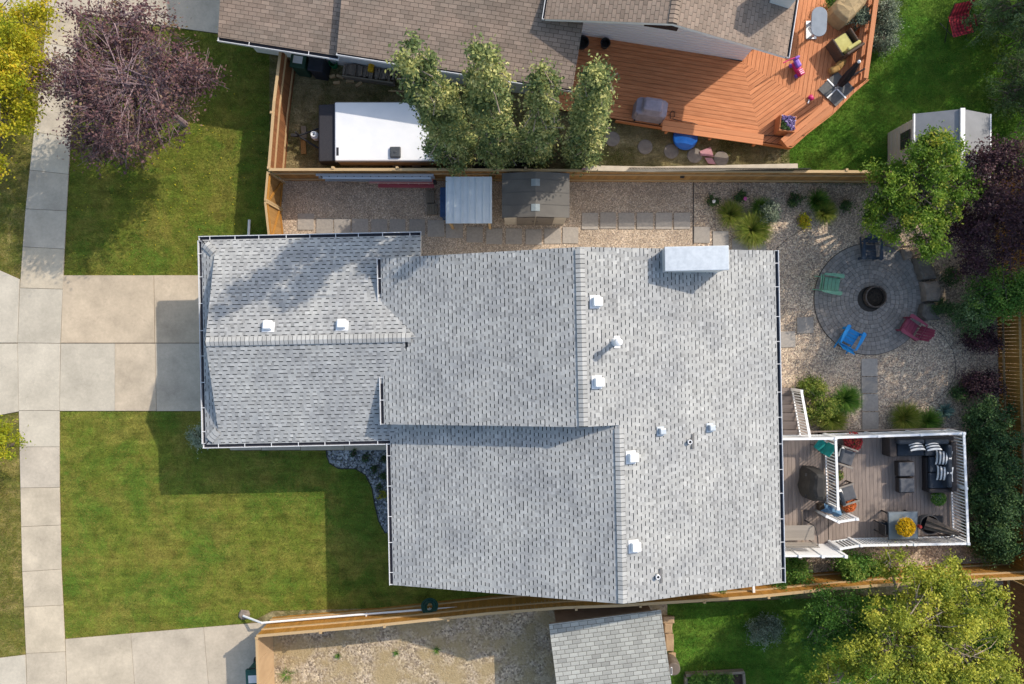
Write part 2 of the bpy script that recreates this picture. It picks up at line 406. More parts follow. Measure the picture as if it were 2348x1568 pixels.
# ---------------------------------------------------------------- concrete: every slab a piece of its own
def slab(parent, pts, mat, z0=.004, z1=.045, gap=.008):
    q = [P(x, y, 0) for x, y in pts]; c = sum(q, Vector()) / len(q)
    q = [p + (c - p).normalized() * gap * 1.4 for p in q]
    bb = MB(); bb.prism([(p.x, p.y) for p in q], z0, z1)
    return bb.build('slab', mat, parent)
def lerp(a, b, t): return (a[0] + (b[0] - a[0]) * t, a[1] + (b[1] - a[1]) * t)
def along(poly, y):
    for (x0, y0), (x1, y1) in zip(poly, poly[1:]):
        if y0 <= y <= y1: return (x0 + (x1 - x0) * (y - y0) / (y1 - y0), y)
    return (poly[-1][0], y)
SWL = [(120, -80), (113, 0), (100, 130), (75, 340), (60, 480), (48, 640), (42, 790), (45, 950), (48, 1100), (52, 1300), (60, 1460), (66, 1650)]
SWR = [(192, -80), (187, 0), (178, 150), (163, 323), (152, 523), (147, 630), (140, 790), (138, 945), (138, 1100), (142, 1300), (150, 1460), (158, 1650)]
b = MB(); b.poly([P(x, y, .012) for x, y in SWL + SWR[::-1]])
sw = struct('sidewalk', b, m_joint, 'concrete sidewalk of square slabs along the street side')
ys = [(-80, -75), (15, 30), (98, 112), (200, 212), (303, 316), (390, 400), (479, 484), (566, 571), (660, 663), (786, 787), (941, 941), (1024, 1024), (1118, 1117), (1207, 1203), (1310, 1304), (1391, 1386), (1497, 1493), (1580, 1576), (1648, 1645)]
for k in range(len(ys) - 1):
    slab(sw, [along(SWL, ys[k][0]), along(SWR, ys[k][1]), along(SWR, ys[k + 1][1]), along(SWL, ys[k + 1][0])], m_conc3 if k in (8, 9, 10, 4) else m_conc)
b = MB(); b.poly([P(x, y, .010) for x, y in ((141, 631), (700, 631), (700, 943), (138, 943))])
dw = struct('driveway', b, m_joint, 'wide concrete driveway in front of the grey garage')
for pts, mt in (([(146, 631), (354, 631), (356, 786), (141, 786)], m_conc2), ([(354, 631), (700, 631), (700, 786), (356, 786)], m_conc2),
                ([(141, 787), (265, 787), (265, 942), (138, 942)], m_conc3), ([(265, 787), (357, 787), (360, 942), (265, 942)], m_conc2), ([(357, 787), (700, 787), (700, 942), (360, 942)], m_conc2)):
    slab(dw, pts, mt)
b = MB(); b.poly([P(x, y, .010) for x, y in ((-120, 600), (0, 619), (47, 640), (42, 790), (45, 945), (0, 952), (-120, 965))])
ap = struct('driveway_apron', b, m_joint, 'pale concrete apron between sidewalk and street')
slab(ap, [(-120, 600), (0, 619), (47, 640), (42, 786), (-120, 786)], m_conc3); slab(ap, [(-120, 787), (42, 787), (45, 943), (0, 952), (-120, 965)], m_conc3)
b = MB(); b.poly([P(x, y, .010) for x, y in ((188, -70), (186, 30), (257, 43), (500, 78), (640, 100), (640, -70))])
nd = struct('neighbour_driveway', b, m_joint, 'concrete driveway under the purple tree by brown roof')
slab(nd, [(189, -70), (187, 32), (330, 54), (330, -70)], m_conc2); slab(nd, [(330, -70), (330, 54), (520, 80), (640, 98), (640, -70)], m_conc)
b = MB(); b.poly([P(x, y, .010) for x, y in ((151, 1464), (626, 1424), (626, 1650), (158, 1650))])
nd2 = struct('neighbour_driveway', b, m_joint, 'concrete driveway in the lower left corner')
for pts in ([(151, 1464), (301, 1451), (316, 1650), (158, 1650)], [(301, 1451), (468, 1437), (486, 1650), (316, 1650)], [(468, 1437), (626, 1424), (626, 1650), (486, 1650)]):
    slab(nd2, pts, m_conc2 if pts[0][0] > 200 else m_conc)
b = MB(); b.poly([P(x, y, .010) for x, y in ((-120, 1508), (0, 1507), (60, 1500), (66, 1650), (-120, 1650))])
ap2 = struct('driveway_apron', b, m_joint, 'concrete apron in the lower left corner'); slab(ap2, [(-120, 1508), (0, 1507), (60, 1500), (66, 1650), (-120, 1650)], m_conc3)
b = MB(); b.poly([P(x, y, .010) for x, y in ((-120, -120), (112, -120), (110, 22), (60, 28), (0, 60), (-120, 80))])
ap3 = struct('driveway_apron', b, m_joint, 'pale concrete apron under the yellow tree'); slab(ap3, [(-120, -120), (112, -120), (110, 20), (60, 26), (0, 58), (-120, 78)], m_conc3)
b = MB(); b.poly([P(x, y, .014) for x, y in ((515, 1005), (900, 1000), (900, 1031), (750, 1033), (545, 1033), (525, 1026))])
fw = struct('front_walk', b, m_joint, 'narrow concrete walk under the garage eave'); 
for x0, x1 in ((515, 600), (600, 690), (690, 790), (790, 900)):
    slab(fw, [(x0, 1005), (x1, 1003), (x1, 1031), (x0 + (14 if x0 == 515 else 0), 1032)], m_conc)
# stepping slabs
sp = thing('stepping_stone_path', 'row of square grey stepping slabs in the tan gravel side yard', 'path', P(1100, 520))
def step(parent, x0, y0, x1, y1, rz=0):
    a = P(x0, y0); c = P(x1, y1)
    piece('slab', m_slabgrey, parent, (a + c) / 2 + Vector((0, 0, .02)), (abs(c.x - a.x), abs(a.y - c.y), .05), rz=R(random.uniform(-1, 1) + rz))
for x0, y0, x1, y1 in ((683, 490, 720, 527), (726, 501, 764, 540), (767, 502, 804, 540), (808, 502, 845, 540), (852, 503, 888, 540), (894, 503, 930, 540), (939, 503, 975, 540), (981, 505, 1019, 543), (1023, 507, 1062, 546),
                       (1070, 520, 1107, 556), (1115, 524, 1152, 560), (1160, 524, 1197, 560), (1205, 526, 1242, 561), (1248, 524, 1286, 559), (1290, 521, 1326, 558), (1334, 488, 1371, 526), (1376, 487, 1412, 524), (1418, 488, 1454, 525), (1460, 488, 1497, 525), (1503, 488, 1540, 525), (1545, 488, 1582, 525),
                       (1591, 520, 1627, 557), (1634, 530, 1670, 564), (1678, 548, 1714, 584), (1718, 560, 1756, 596)):
    step(sp, x0, y0, x1, y1)
sp2 = thing('stepping_stone_path', 'square slabs leading from the round patio to the deck', 'path', Z(rF, 700, 1300))
for x0, y0, x1, y1 in ((640, 1090, 750, 1210), (640, 1216, 750, 1326), (645, 1333, 755, 1450), (645, 1458, 757, 1578)):
    a = Z(rF, x0, y0); c = Z(rF, x1, y1); piece('slab', m_slabgrey, sp2, (a + c) / 2 + Vector((0, 0, .02)), (abs(c.x - a.x), abs(a.y - c.y), .05))
sp3 = thing('stepping_stone_path', 'two square slabs between the house and the round patio', 'path', Z(rF, 200, 900))
for x0, y0, x1, y1 in ((198, 806, 310, 915), (75, 903, 185, 1012)):
    a = Z(rF, x0, y0); c = Z(rF, x1, y1); piece('slab', m_slabgrey, sp3, (a + c) / 2 + Vector((0, 0, .02)), (abs(c.x - a.x), abs(a.y - c.y), .05), rz=R(1.5))

# ================================================================ shingled roofs
def clip(poly, conv):
    """polygon clipped by a convex counter-clockwise polygon"""
    out_ = poly
    for k in range(len(conv)):
        ax, ay = conv[k]; bx, by = conv[(k + 1) % len(conv)]; src = out_; out_ = []
        if not src: return []
        def side(p): return (bx - ax) * (p[1] - ay) - (by - ay) * (p[0] - ax)
        for i in range(len(src)):
            p, q = src[i], src[(i + 1) % len(src)]; sp_, sq = side(p), side(q)
            if sp_ >= -1e-9: out_.append(p)
            if (sp_ > 1e-9 and sq < -1e-9) or (sp_ < -1e-9 and sq > 1e-9):
                t = sp_ / (sp_ - sq); out_.append((p[0] + (q[0] - p[0]) * t, p[1] + (q[1] - p[1]) * t))
    return out_
def ccw(p):
    a = sum(p[k][0] * p[(k + 1) % len(p)][1] - p[(k + 1) % len(p)][0] * p[k][1] for k in range(len(p)))
    return p if a > 0 else p[::-1]
class Roof:
    """collects the shingles of one roof; O = eave origin, A along the eave, B up the slope (unit vectors, root frame)"""
    def __init__(s): s.items = []
    def plane(s, O, A, B, polys, style='lam', exp=.143, tabw=.305, seed=1, skip=None):
        O, A, B = Vector(O), Vector(A).normalized(), Vector(B).normalized(); N = A.cross(B)
        if N.z < 0: N = -N
        flip = (A.cross(B)).z < 0
        rg = random.Random(seed); polys = [ccw(p) for p in polys]
        amin = min(p[0] for q in polys for p in q); amax = max(p[0] for q in polys for p in q)
        bmin = min(p[1] for q in polys for p in q); bmax = max(p[1] for q in polys for p in q)
        kc = int(math.floor(bmin / exp)); row = 0
        while kc * exp < bmax:
            b0, b1 = kc * exp, (kc + 1) * exp + .015
            a = amin - (rg.random() * .3 if style == 'lam' else tabw * ((row % 2) * .5) + rg.uniform(0, .03)); tab = rg.random() < .5
            while a < amax:
                if style == 'lam':
                    wd = rg.uniform(.10, .165) if tab else rg.uniform(.085, .15); gap = 0
                else: wd = tabw; gap = .014
                lift = (.016 if tab else .006) if style == 'lam' else .008
                tint = min(1, max(0, rg.gauss(.42 if not tab else .56, .17)))
                if style != 'lam': tint = min(1, max(0, rg.gauss(.5, .2)))
                cell = [(a, b0), (a + wd - gap, b0), (a + wd - gap, b1), (a, b1)]
                for conv in polys:
                    pc = clip(cell, conv)
                    if len(pc) < 3: continue
                    s.piece(O, A, B, N, flip, pc, b0, b1, lift, tint, (style == 'lam' and tab) or style != 'lam', .044 if style == 'lam' else .016)
                a += wd; tab = not tab if rg.random() < .93 else tab
            kc += 1; row += 1
    def piece(s, O, A, B, N, flip, pc, b0, b1, lift, tint, dark, dw_):
        def pt(p, z): return O + A * p[0] + B * p[1] + N * z
        def lf(p): return .003 + lift * (1 - (p[1] - b0) / (b1 - b0) * .85)
        bot = [p for p in pc if abs(p[1] - b0) < 1e-6]
        vs = []; fs = []; ms = []
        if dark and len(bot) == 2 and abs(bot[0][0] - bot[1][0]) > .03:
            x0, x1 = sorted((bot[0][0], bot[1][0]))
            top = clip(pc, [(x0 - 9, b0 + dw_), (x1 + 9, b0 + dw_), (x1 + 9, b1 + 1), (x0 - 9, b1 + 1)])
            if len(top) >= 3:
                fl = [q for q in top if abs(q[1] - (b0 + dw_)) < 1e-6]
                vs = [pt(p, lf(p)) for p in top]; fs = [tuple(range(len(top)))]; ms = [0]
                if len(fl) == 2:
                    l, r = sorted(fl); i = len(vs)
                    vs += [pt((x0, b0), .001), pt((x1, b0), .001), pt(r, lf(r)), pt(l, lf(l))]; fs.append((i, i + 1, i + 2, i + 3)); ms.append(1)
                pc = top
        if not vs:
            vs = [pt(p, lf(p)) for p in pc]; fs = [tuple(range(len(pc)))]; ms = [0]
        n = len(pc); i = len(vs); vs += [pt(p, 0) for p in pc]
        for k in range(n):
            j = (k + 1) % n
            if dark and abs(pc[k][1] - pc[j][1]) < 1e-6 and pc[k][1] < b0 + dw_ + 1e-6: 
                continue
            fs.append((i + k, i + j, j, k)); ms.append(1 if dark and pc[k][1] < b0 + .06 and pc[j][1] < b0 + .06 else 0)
        if flip: fs = [f[::-1] for f in fs]
        s.items.append((vs, fs, ms, tint))
    def finish(s, root, part, mats, nmax=300, key=None):
        key = key or (lambda it: -it[0][0].z)
        order = sorted(s.items, key=key)
        for vs, fs, ms, t in order[:nmax]:
            me = bpy.data.meshes.new('shingle'); c = sum(vs, Vector()) / len(vs)
            me.from_pydata([tuple(v - c) for v in vs], [], fs)
            for q in mats: me.materials.append(q)
            me.polygons.foreach_set('material_index', ms)
            a = me.attributes.new('tint', 'FLOAT', 'FACE'); a.data.foreach_set('value', [t] * len(fs))
            o = bpy.data.objects.new('shingle', me); COL.objects.link(o); o.parent = part; o.location = c
        if len(order) > nmax:
            b_ = MB()
            for vs, fs, ms, t in order[nmax:]:
                i = len(b_.v); b_.v += [tuple(v) for v in vs]; b_.f += [tuple(i + k for k in f) for f in fs]; b_.m += ms; b_.t += [t] * len(fs)
            o = b_.build('shingles', mats, root, world=False); o['kind'] = 'stuff'
def roofslab(b_, pts, th=.13):
    """a roof board: the plane polygon pts (3-D, counter-clockwise from above) with thickness"""
    pts = [Vector(p) for p in pts]
    nz = sum((pts[k].x * pts[(k + 1) % len(pts)].y - pts[(k + 1) % len(pts)].x * pts[k].y) for k in range(len(pts)))
    if nz < 0: pts = pts[::-1]
    i = len(b_.v); n = len(pts)
    b_.v += [tuple(p) for p in pts] + [(p.x, p.y, p.z - th) for p in pts]
    b_.f.append(tuple(range(i, i + n))); b_.f.append(tuple(range(i + 2 * n - 1, i + n - 1, -1)))
    for k in range(n):
        j = (k + 1) % n; b_.f.append((i + k, i + n + k, i + n + j, i + j))
    b_.m += [0, 1] + [1] * n; b_.t += [.5] * (n + 2)
CAPS = {}
def ridge_caps(parent, a, b_, pitch, mats, wdt=.30, exp=.15, n=None):
    """bent cap shingles along a ridge or hip from a to b_ (parent frame)"""
    a, b_ = Vector(a), Vector(b_); d = b_ - a; L = d.length; x = d.normalized()
    key = (round(pitch, 3), wdt, mats[0].name)
    if key not in CAPS:
        mb = MB(); l = exp + .05; hw = wdt / 2; dz = hw * pitch
        for (x0, z0, x1, z1, mi) in ((0, .002, .03, .022, 1), (.03, .022, l, .006, 0)):
            for sgn in (1, -1):
                q = [(x0, 0, z0 + .012), (x1, 0, z1 + .012), (x1, sgn * hw, z1 - dz + .004), (x0, sgn * hw, z0 - dz + .004)]
                mb.poly(q if sgn < 0 else q[::-1], mi, .5)
        for sgn in (1, -1):
            q = [(.022, sgn * hw, .022 - dz + .004), (l, sgn * hw, .006 - dz + .004), (l, sgn * hw, -dz - .012), (.0, sgn * hw, -dz - .012)]
            mb.poly(q if sgn > 0 else q[::-1], 0, .5)
        CAPS[key] = [mb.mesh('ridge_cap', mats) for _ in range(4)]
        for me, t in zip(CAPS[key], (.3, .45, .6, .75)): me.attributes['tint'].data.foreach_set('value', [t] * len(me.polygons))
    up = Vector((0, 0, 1)); y = up.cross(x).normalized(); z = x.cross(y); rm = Matrix((x, y, z)).transposed()
    for k in range(int(L / exp)):
        o = bpy.data.objects.new('ridge_cap', random.choice(CAPS[key])); COL.objects.link(o); o.parent = parent
        o.location = a + x * (k * exp) + Vector((0, 0, .012)); o.rotation_euler = rm.to_euler()

# ---------------------------------------------------------------- the grey house (own frame turned 1.2 degrees)
TH = R(1.2)
house = thing('grey_roofed_house', 'large house with light grey shingle roof, white roof vents and white gutters', 'house', (0, 0, 0), TH)
RI = Matrix.Rotation(-TH, 3, 'Z')
def HU(x, y, h): return RI @ P(x, y, h)
PT = .28; CS = 1 / math.sqrt(1 + PT * PT)
uR, eR = 9.27, 3.30 + PT * .12
uL, zL = 3.45, 3.30 + PT * (9.39 - 3.45)
uM, zM = 2.25, 3.30 + PT * (9.39 - 2.25)
ul, el_ = -4.43, zL - PT * (3.45 + 4.43)
um, em = -4.51, zM - PT * (2.25 + 4.51)
vN, vM, vS = 3.02, -2.79, -8.65
gN, gS, gR, gU, gG, eG = 3.88, -3.43, .225, -11.08, -10.58, 2.73
zG = eG + PT * (gN - gR)
def zR(u): return eR + PT * (uR - u)
def zMl(u): return em + PT * (u - um)
def zLl(u): return el_ + PT * (u - ul)
rb = MB()
roofslab(rb, [(uR, vS, eR), (uR, vM, eR), (uL, vM, zL), (uL, vS, zL)]); roofslab(rb, [(uR, vM, eR), (uR, vN, eR), (uM, vN, zM), (uM, vM, zM)])
roofslab(rb, [(um, vM, em), (um, vN, em), (uM, vN, zM), (uM, vM, zM)])
roofslab(rb, [(ul, vS, el_), (uL, vS, zL), (uL, vM + .2, zL), (ul, vM + .2, el_)])
gE = -3.2
roofslab(rb, [(gG, gR, zG), (gE, gR, zG), (gE, gN, eG), (gG, gN, eG)])
roofslab(rb, [(gG, gR, zG), (-3.6, gR, zG), (-3.6, gS + .02, eG + .0056), (gG, gS, eG - .0)])
d_ = gG - gU
roofslab(rb, [(gU, gN, eG), (gG, gN, eG), (gG, gN - d_, eG + PT * d_)], .1); roofslab(rb, [(gU, gS, eG), (gG, gS, eG), (gG, gS + d_, eG + PT * d_)], .1)
dk = 1.0
roofslab(rb, [(gU, gS, eG - .004), (gU, gN, eG - .004), (gU + dk, gN - dk, eG + PT * dk - .004), (gU + dk, gS + dk, eG + PT * dk - .004)], .1)
roof = rb.build('roof', [m_shdark, m_white], house, world=False)
rf = Roof()
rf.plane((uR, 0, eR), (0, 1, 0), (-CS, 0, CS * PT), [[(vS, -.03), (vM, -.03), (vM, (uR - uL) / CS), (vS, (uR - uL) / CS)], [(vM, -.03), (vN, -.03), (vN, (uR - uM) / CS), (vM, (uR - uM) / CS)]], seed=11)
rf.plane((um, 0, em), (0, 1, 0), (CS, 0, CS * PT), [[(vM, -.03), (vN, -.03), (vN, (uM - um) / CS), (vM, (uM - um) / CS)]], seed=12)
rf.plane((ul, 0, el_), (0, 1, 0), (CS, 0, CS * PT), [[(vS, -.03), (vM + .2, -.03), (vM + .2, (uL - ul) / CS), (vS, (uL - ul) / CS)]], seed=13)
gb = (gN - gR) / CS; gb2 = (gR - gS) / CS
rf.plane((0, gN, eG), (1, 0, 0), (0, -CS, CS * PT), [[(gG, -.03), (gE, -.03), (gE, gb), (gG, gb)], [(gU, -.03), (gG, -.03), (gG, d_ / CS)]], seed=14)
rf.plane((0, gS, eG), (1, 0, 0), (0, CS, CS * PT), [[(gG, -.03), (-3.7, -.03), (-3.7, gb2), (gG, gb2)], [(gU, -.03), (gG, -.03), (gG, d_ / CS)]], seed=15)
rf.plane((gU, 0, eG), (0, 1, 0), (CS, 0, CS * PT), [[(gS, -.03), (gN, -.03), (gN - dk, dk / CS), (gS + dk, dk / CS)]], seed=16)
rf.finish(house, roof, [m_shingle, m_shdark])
ridge_caps(roof, (uM, vM, zM + .015), (uM, vN - .1, zM + .015), PT, [m_shingle, m_shdark])
ridge_caps(roof, (uL, vS, zL + .015), (uL, vM - .15, zL + .015), PT, [m_shingle, m_shdark])
ridge_caps(roof, (gG, gR, zG + .015), (gE - .3, gR, zG + .015), PT, [m_shingle, m_shdark])
for s_, v0 in ((1, gS), (-1, gN)):
    ridge_caps(roof, (gU + .12, v0 + s_ * .12, eG + PT * .12 + .02), (gG, v0 + s_ * d_, eG + PT * d_ + .02), .2, [m_shingle, m_shdark], wdt=.30)
# walls
wb = MB()
def wallbox(b_, u0, u1, v0, v1, z0, z1): b_.box(((u0 + u1) / 2, (v0 + v1) / 2, (z0 + z1) / 2), (u1 - u0, v1 - v0, z1 - z0))
wallbox(wb, -10.7, -4.2, gS + .5, gN - .5, 0, eG - .12); wallbox(wb, -4.2, -3.5, gS + .5, gN - .5, 0, eG - .12)
wallbox(wb, -4.12, uR - .5, vM + .3, vN - .35, 0, 3.12)
wallbox(wb, -4.1, uR - .5, vS + .35, vM + .3, 0, 2.60)
wb.build('wall', m_siding, house, world=False)
wb = MB()     # gable end walls
wb.poly([(gG + .28, gS + .9, eG + .1), (gG + .28, gR, zG - .08), (gG + .28, gN - .9, eG + .1)][::-1])
wb.poly([(um + .3, vM + .22, em - .35), (uM, vM + .22, em - .35), (uL + .2, vM + .22, zL - .15), (uM, vM + .22, zM - .1), (um + .3, vM + .22, em + .0)])
wb.poly([(ul + .4, vS + .35, 2.5), (uR - .4, vS + .35, 2.5), (uR - .4, vS + .35, zR(uR - .4) - .1), (uL, vS + .35, zL - .1), (ul + .4, vS + .35, zLl(ul + .4) - .1)])
wb.poly([(um + .4, vN - .35, 2.5), (uR - .4, vN - .35, 2.5), (uR - .4, vN - .35, zR(uR - .4) - .1), (uM, vN - .35, zM - .1), (um + .4, vN - .35, zMl(um + .4) - .1)][::-1])
wb.build('gable_wall', m_siding, house, world=False)
# gutters with hanger straps
def gutter(parent, a, b_, z, outw, w_=.125, strap=.85, ends=True):
    """trough from a to b_ (parent frame xy), outw = unit vector away from the roof"""
    a, b_, o_ = Vector((*a, 0)), Vector((*b_, 0)), Vector((*outw, 0)); d = (b_ - a); L = d.length; x = d.normalized(); ang = math.atan2(x.y, x.x)
    g = MB(); c = (a + b_) / 2
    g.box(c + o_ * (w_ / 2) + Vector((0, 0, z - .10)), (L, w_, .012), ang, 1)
    g.box(c + o_ * (w_ + .012) + Vector((0, 0, z - .052)), (L + .02, .022, .115), ang, 0)
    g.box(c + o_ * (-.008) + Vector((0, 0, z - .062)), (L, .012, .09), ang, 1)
    if ends:
        for q in (a + x * .006, b_ - x * .006): g.box(q + o_ * (w_ / 2) + Vector((0, 0, z - .055)), (.014, w_, .09), ang, 0)
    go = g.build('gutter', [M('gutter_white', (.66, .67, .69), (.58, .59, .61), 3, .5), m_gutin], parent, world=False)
    n = max(1, int(L / strap))
    for k in range(n):
        q = a + x * ((k + .5) * L / n + random.uniform(-.08, .08))
        piece('hanger_strap', m_vinyl, go, q + o_ * (w_ / 2) + Vector((0, 0, z - .004)), (.02, w_ + .02, .008), rz=ang, world=False)
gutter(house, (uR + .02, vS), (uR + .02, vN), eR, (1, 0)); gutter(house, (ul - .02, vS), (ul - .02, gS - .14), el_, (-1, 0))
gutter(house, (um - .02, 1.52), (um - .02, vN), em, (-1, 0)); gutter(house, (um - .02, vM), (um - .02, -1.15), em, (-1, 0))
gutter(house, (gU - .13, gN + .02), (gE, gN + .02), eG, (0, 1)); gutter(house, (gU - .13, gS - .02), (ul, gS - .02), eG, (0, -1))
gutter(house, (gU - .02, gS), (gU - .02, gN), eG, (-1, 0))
# downspouts
dn = MB(); dn.box((ul - .10, vS + 1.2, 1.3), (.07, .1, 2.6)); dn.box((ul - .17, vS + 1.2, .12), (.35, .1, .07)); dn.build('downspout', m_vinyl, house, world=False)
a = P(570, 503, .15); c = RI @ P(566, 545, .15); a = RI @ a
dn = MB(); dn.tube([(c.x, gN - .4, 2.4), (c.x, gN - .4, .2), (c.x, gN - .2, .1), (a.x, a.y, .08)], .05, 4); dn.build('downspout', m_vinyl, house, world=False)
# chimney chase
c0 = HU(1523, 566, 5.05); c1 = HU(1671, 619, 5.05)
ch = MB(); ch.box(((c0.x + c1.x) / 2, (c0.y + c1.y) / 2, 2.52), (c1.x - c0.x - .06, c0.y - c1.y - .06, 5.03)); cho = ch.build('chimney_chase', m_siding, house, world=False)
ch = MB(); ch.box(((c0.x + c1.x) / 2, (c0.y + c1.y) / 2, 5.05), (c1.x - c0.x, c0.y - c1.y, .10)); ch.build('cap', m_metal, cho, world=False, bevel=.015)
# roof vents
def on_plane(x, y, zf, it=6):
    h = 4.0
    for _ in range(it):
        q = HU(x, y, h); h = zf(q)
    return HU(x, y, h)
zRq = lambda q: zR(q.x)
zGN = lambda q: eG + PT * (gN - q.y)
def vent(q, slope_dir, big=True):
    """white box vent: flange plate and rounded hood, tipped to the slope"""
    rz = math.atan2(slope_dir[1], slope_dir[0]); tilt = math.atan(PT)
    rm = Matrix.Rotation(rz, 3, 'Z') @ Matrix.Rotation(tilt, 3, 'Y')
    s_ = .31 if big else .22
    v = MB(); v.box(Vector(q) + rm @ Vector((0, 0, .13 if big else .1)), (s_ * 1.1, s_, .14), rot=rm, taper=.9); v.box(Vector(q) + rm @ Vector((.01, 0, .05)), (s_ * .75, s_ * .8, .1), rot=rm)
    vo = v.build('roof_vent', m_vinyl if big else m_metal, house, world=False, bevel=.025, seg=3)
    f = MB(); f.box(Vector(q) + rm @ Vector((-.05 if big else -.04, 0, .026)), (s_ * 1.15, s_ * 1.4, .014), rot=rm); f.build('flange', m_vinyl if big else m_metal, vo, world=False)
for x, y in ((1367, 692), (1371, 876), (1449, 1048), (1455, 1252)): vent(on_plane(x, y, zRq), (1, 0))
for x, y in ((616, 747), (785, 744)): vent(on_plane(x, y, zGN), (0, 1))
for x, y in ((1516, 988), (1629, 980)): vent(on_plane(x, y, zRq), (1, 0), False)
for x, y in ((1580, 1012), (1507, 1320)):
    q = on_plane(x, y, zRq); v = MB(); v.lathe([(.075, -.05), (.075, .16), (.05, .16), (.045, -.02)], q, 14, 0, close=False); vo = v.build('vent_pipe', m_vinyl, house, world=False, smooth=False)
    v = MB(); v.lathe([(.048, .12), (.001, .12)], q, 14, close=False); v.build('pipe_mouth', m_black, vo, world=False)
    rm = Matrix.Rotation(math.atan(PT), 3, 'Y'); f = MB(); f.box(q + rm @ Vector((.13, 0, .028)), (.09, .5, .016), rot=rm); f.box(q + rm @ Vector((.03, 0, .027)), (.16, .17, .014), rot=rm); f.build('flashing', M('grey_flashing', hx('6c6c6c'), hx('606060'), 6, .7), vo, world=False)
q = on_plane(1410, 784, zRq)
v = MB(); v.lathe([(.085, -.1), (.085, .72), (.08, .72)], q, 14); v.lathe([(.12, .66), (.13, .7), (.13, .78), (.11, .83), (.04, .86)], q, 16)
fl = v.build('flue_pipe', m_vinyl, house, world=False, smooth=False); rm = Matrix.Rotation(math.atan(PT), 3, 'Y'); f = MB(); f.lathe([(.15, .0), (.095, .16)], q, 14); f.box(q + rm @ Vector((.06, 0, .026)), (.2, .4, .014), rot=rm); f.build('flashing', m_vinyl, fl, world=False)
# ================================================================ fences
def fence(name, label, pts, h, mp, mr, railside=1, pw=.14, post=2.4, rails=(.35, 1.25), cap=True, mcap=None, group=None, gap=.006):
    """board fence along base points pts; rails and posts on the left (railside 1) or right (-1) of the walking direction"""
    pts = [Vector((p[0], p[1], 0)) for p in pts]; root = thing(name, label, 'fence', pts[0], 0, group)
    mcap = mcap or mr; dist = 0; nextpost = 0
    for a, b_ in zip(pts, pts[1:]):
        d = b_ - a; L = d.length; x = d.normalized(); ang = math.atan2(x.y, x.x); y = Vector((-x.y, x.x, 0))
        n = int(L / pw)
        for k in range(n):
            c = a + x * ((k + .5) * L / n) + y * random.uniform(-.004, .004)
            piece('picket', mp, root, c + Vector((0, 0, h / 2 - .01 + random.uniform(-.012, .008))), (L / n - gap, .019, h - .04), rz=ang + R(random.uniform(-.6, .6)))
        for z in rails:
            bar('rail', mr, root, a + y * railside * .032 + Vector((0, 0, z)), b_ + y * railside * .032 + Vector((0, 0, z)), .04, .085)
        if cap: bar('cap_rail', mcap, root, a + y * railside * .01 + Vector((0, 0, h)), b_ + y * railside * .01 + Vector((0, 0, h)), .10, .035)
        t = nextpost
        while t <= L:
            c = a + x * t - y * railside * .055
            piece('post', mr, root, c + Vector((0, 0, (h + .05) / 2)), (.09, .09, h + .05), rz=ang); t += post
        nextpost = t - L
    return root
def topline(pts, h): return [P(x, y, h) for x, y in pts]
fence('wood_fence', 'long golden board fence between gravel side yard and trailer yard', topline([(616, 388), (1010, 388), (1350, 390.5), (2005, 393), (2330, 396)], 1.8), 1.8, m_wood, m_woodpale, -1)
fence('wood_fence', 'reddish brown fence closing the trailer yard beside the front lawn', topline([(643, 112), (628, 232), (616, 384)], 1.8), 1.8, m_woodred, m_woodpale, 1)
fence('wood_fence', 'long golden board fence along the lower side of the house', topline([(588, 1459), (850, 1436), (1122, 1407), (1287, 1394), (1423, 1389), (1657, 1374), (1761, 1366), (1894, 1352), (2054, 1340), (2420, 1322)], 1.8), 1.8, m_woodgold, m_woodpale, 1)
fence('wood_fence', 'golden back fence at the right edge behind the shrubs', [P(2279, 410), P(2287, 735), P(2300, 1318)], 1.8, m_woodgold, m_woodpale, -1)
fence('wood_fence', 'brown fence in the lower right corner beside the yellow green tree', [P(2300, 1322), P(2306, 1640)], 1.8, m_woodred, m_woodpale, -1)
# side gate leaves: boards, frame and diagonal brace
def gate(label, a, b_, h=1.75):
    a, b_ = Vector((a.x, a.y, 0)), Vector((b_.x, b_.y, 0)); d = b_ - a; L = d.length; x = d.normalized(); ang = math.atan2(x.y, x.x); y = Vector((-x.y, x.x, 0))
    g = thing('wood_gate', label, 'gate', a)
    n = max(2, int(L / .14))
    for k in range(n): piece('picket', m_wood, g, a + x * ((k + .5) * L / n) + Vector((0, 0, h / 2)), (L / n - .005, .02, h - .04), rz=ang)
    for z in (.2, h - .15): bar('rail', m_woodgold, g, a + y * .035 + Vector((0, 0, z)), b_ + y * .035 + Vector((0, 0, z)), .04, .09)
    bar('brace', m_woodgold, g, a + y * .037 + Vector((0, 0, .25)), b_ + y * .037 + Vector((0, 0, h - .2)), .036, .09)
    bar('cap_rail', m_woodpale, g, a + Vector((0, 0, h)), b_ + Vector((0, 0, h)), .07, .04)
    for q in (a + x * .03, b_ - x * .03): piece('post', m_woodpale, g, q + y * .05 + Vector((0, 0, h / 2)), (.07, .05, h), rz=ang)
    return g
gate('golden wooden gate leaf next to the fence corner', P(614, 393, 1.75), P(608, 460, 1.75))
gate('golden wooden gate leaf beside the garage roof corner', P(608, 462, 1.75), P(617, 545, 1.75))
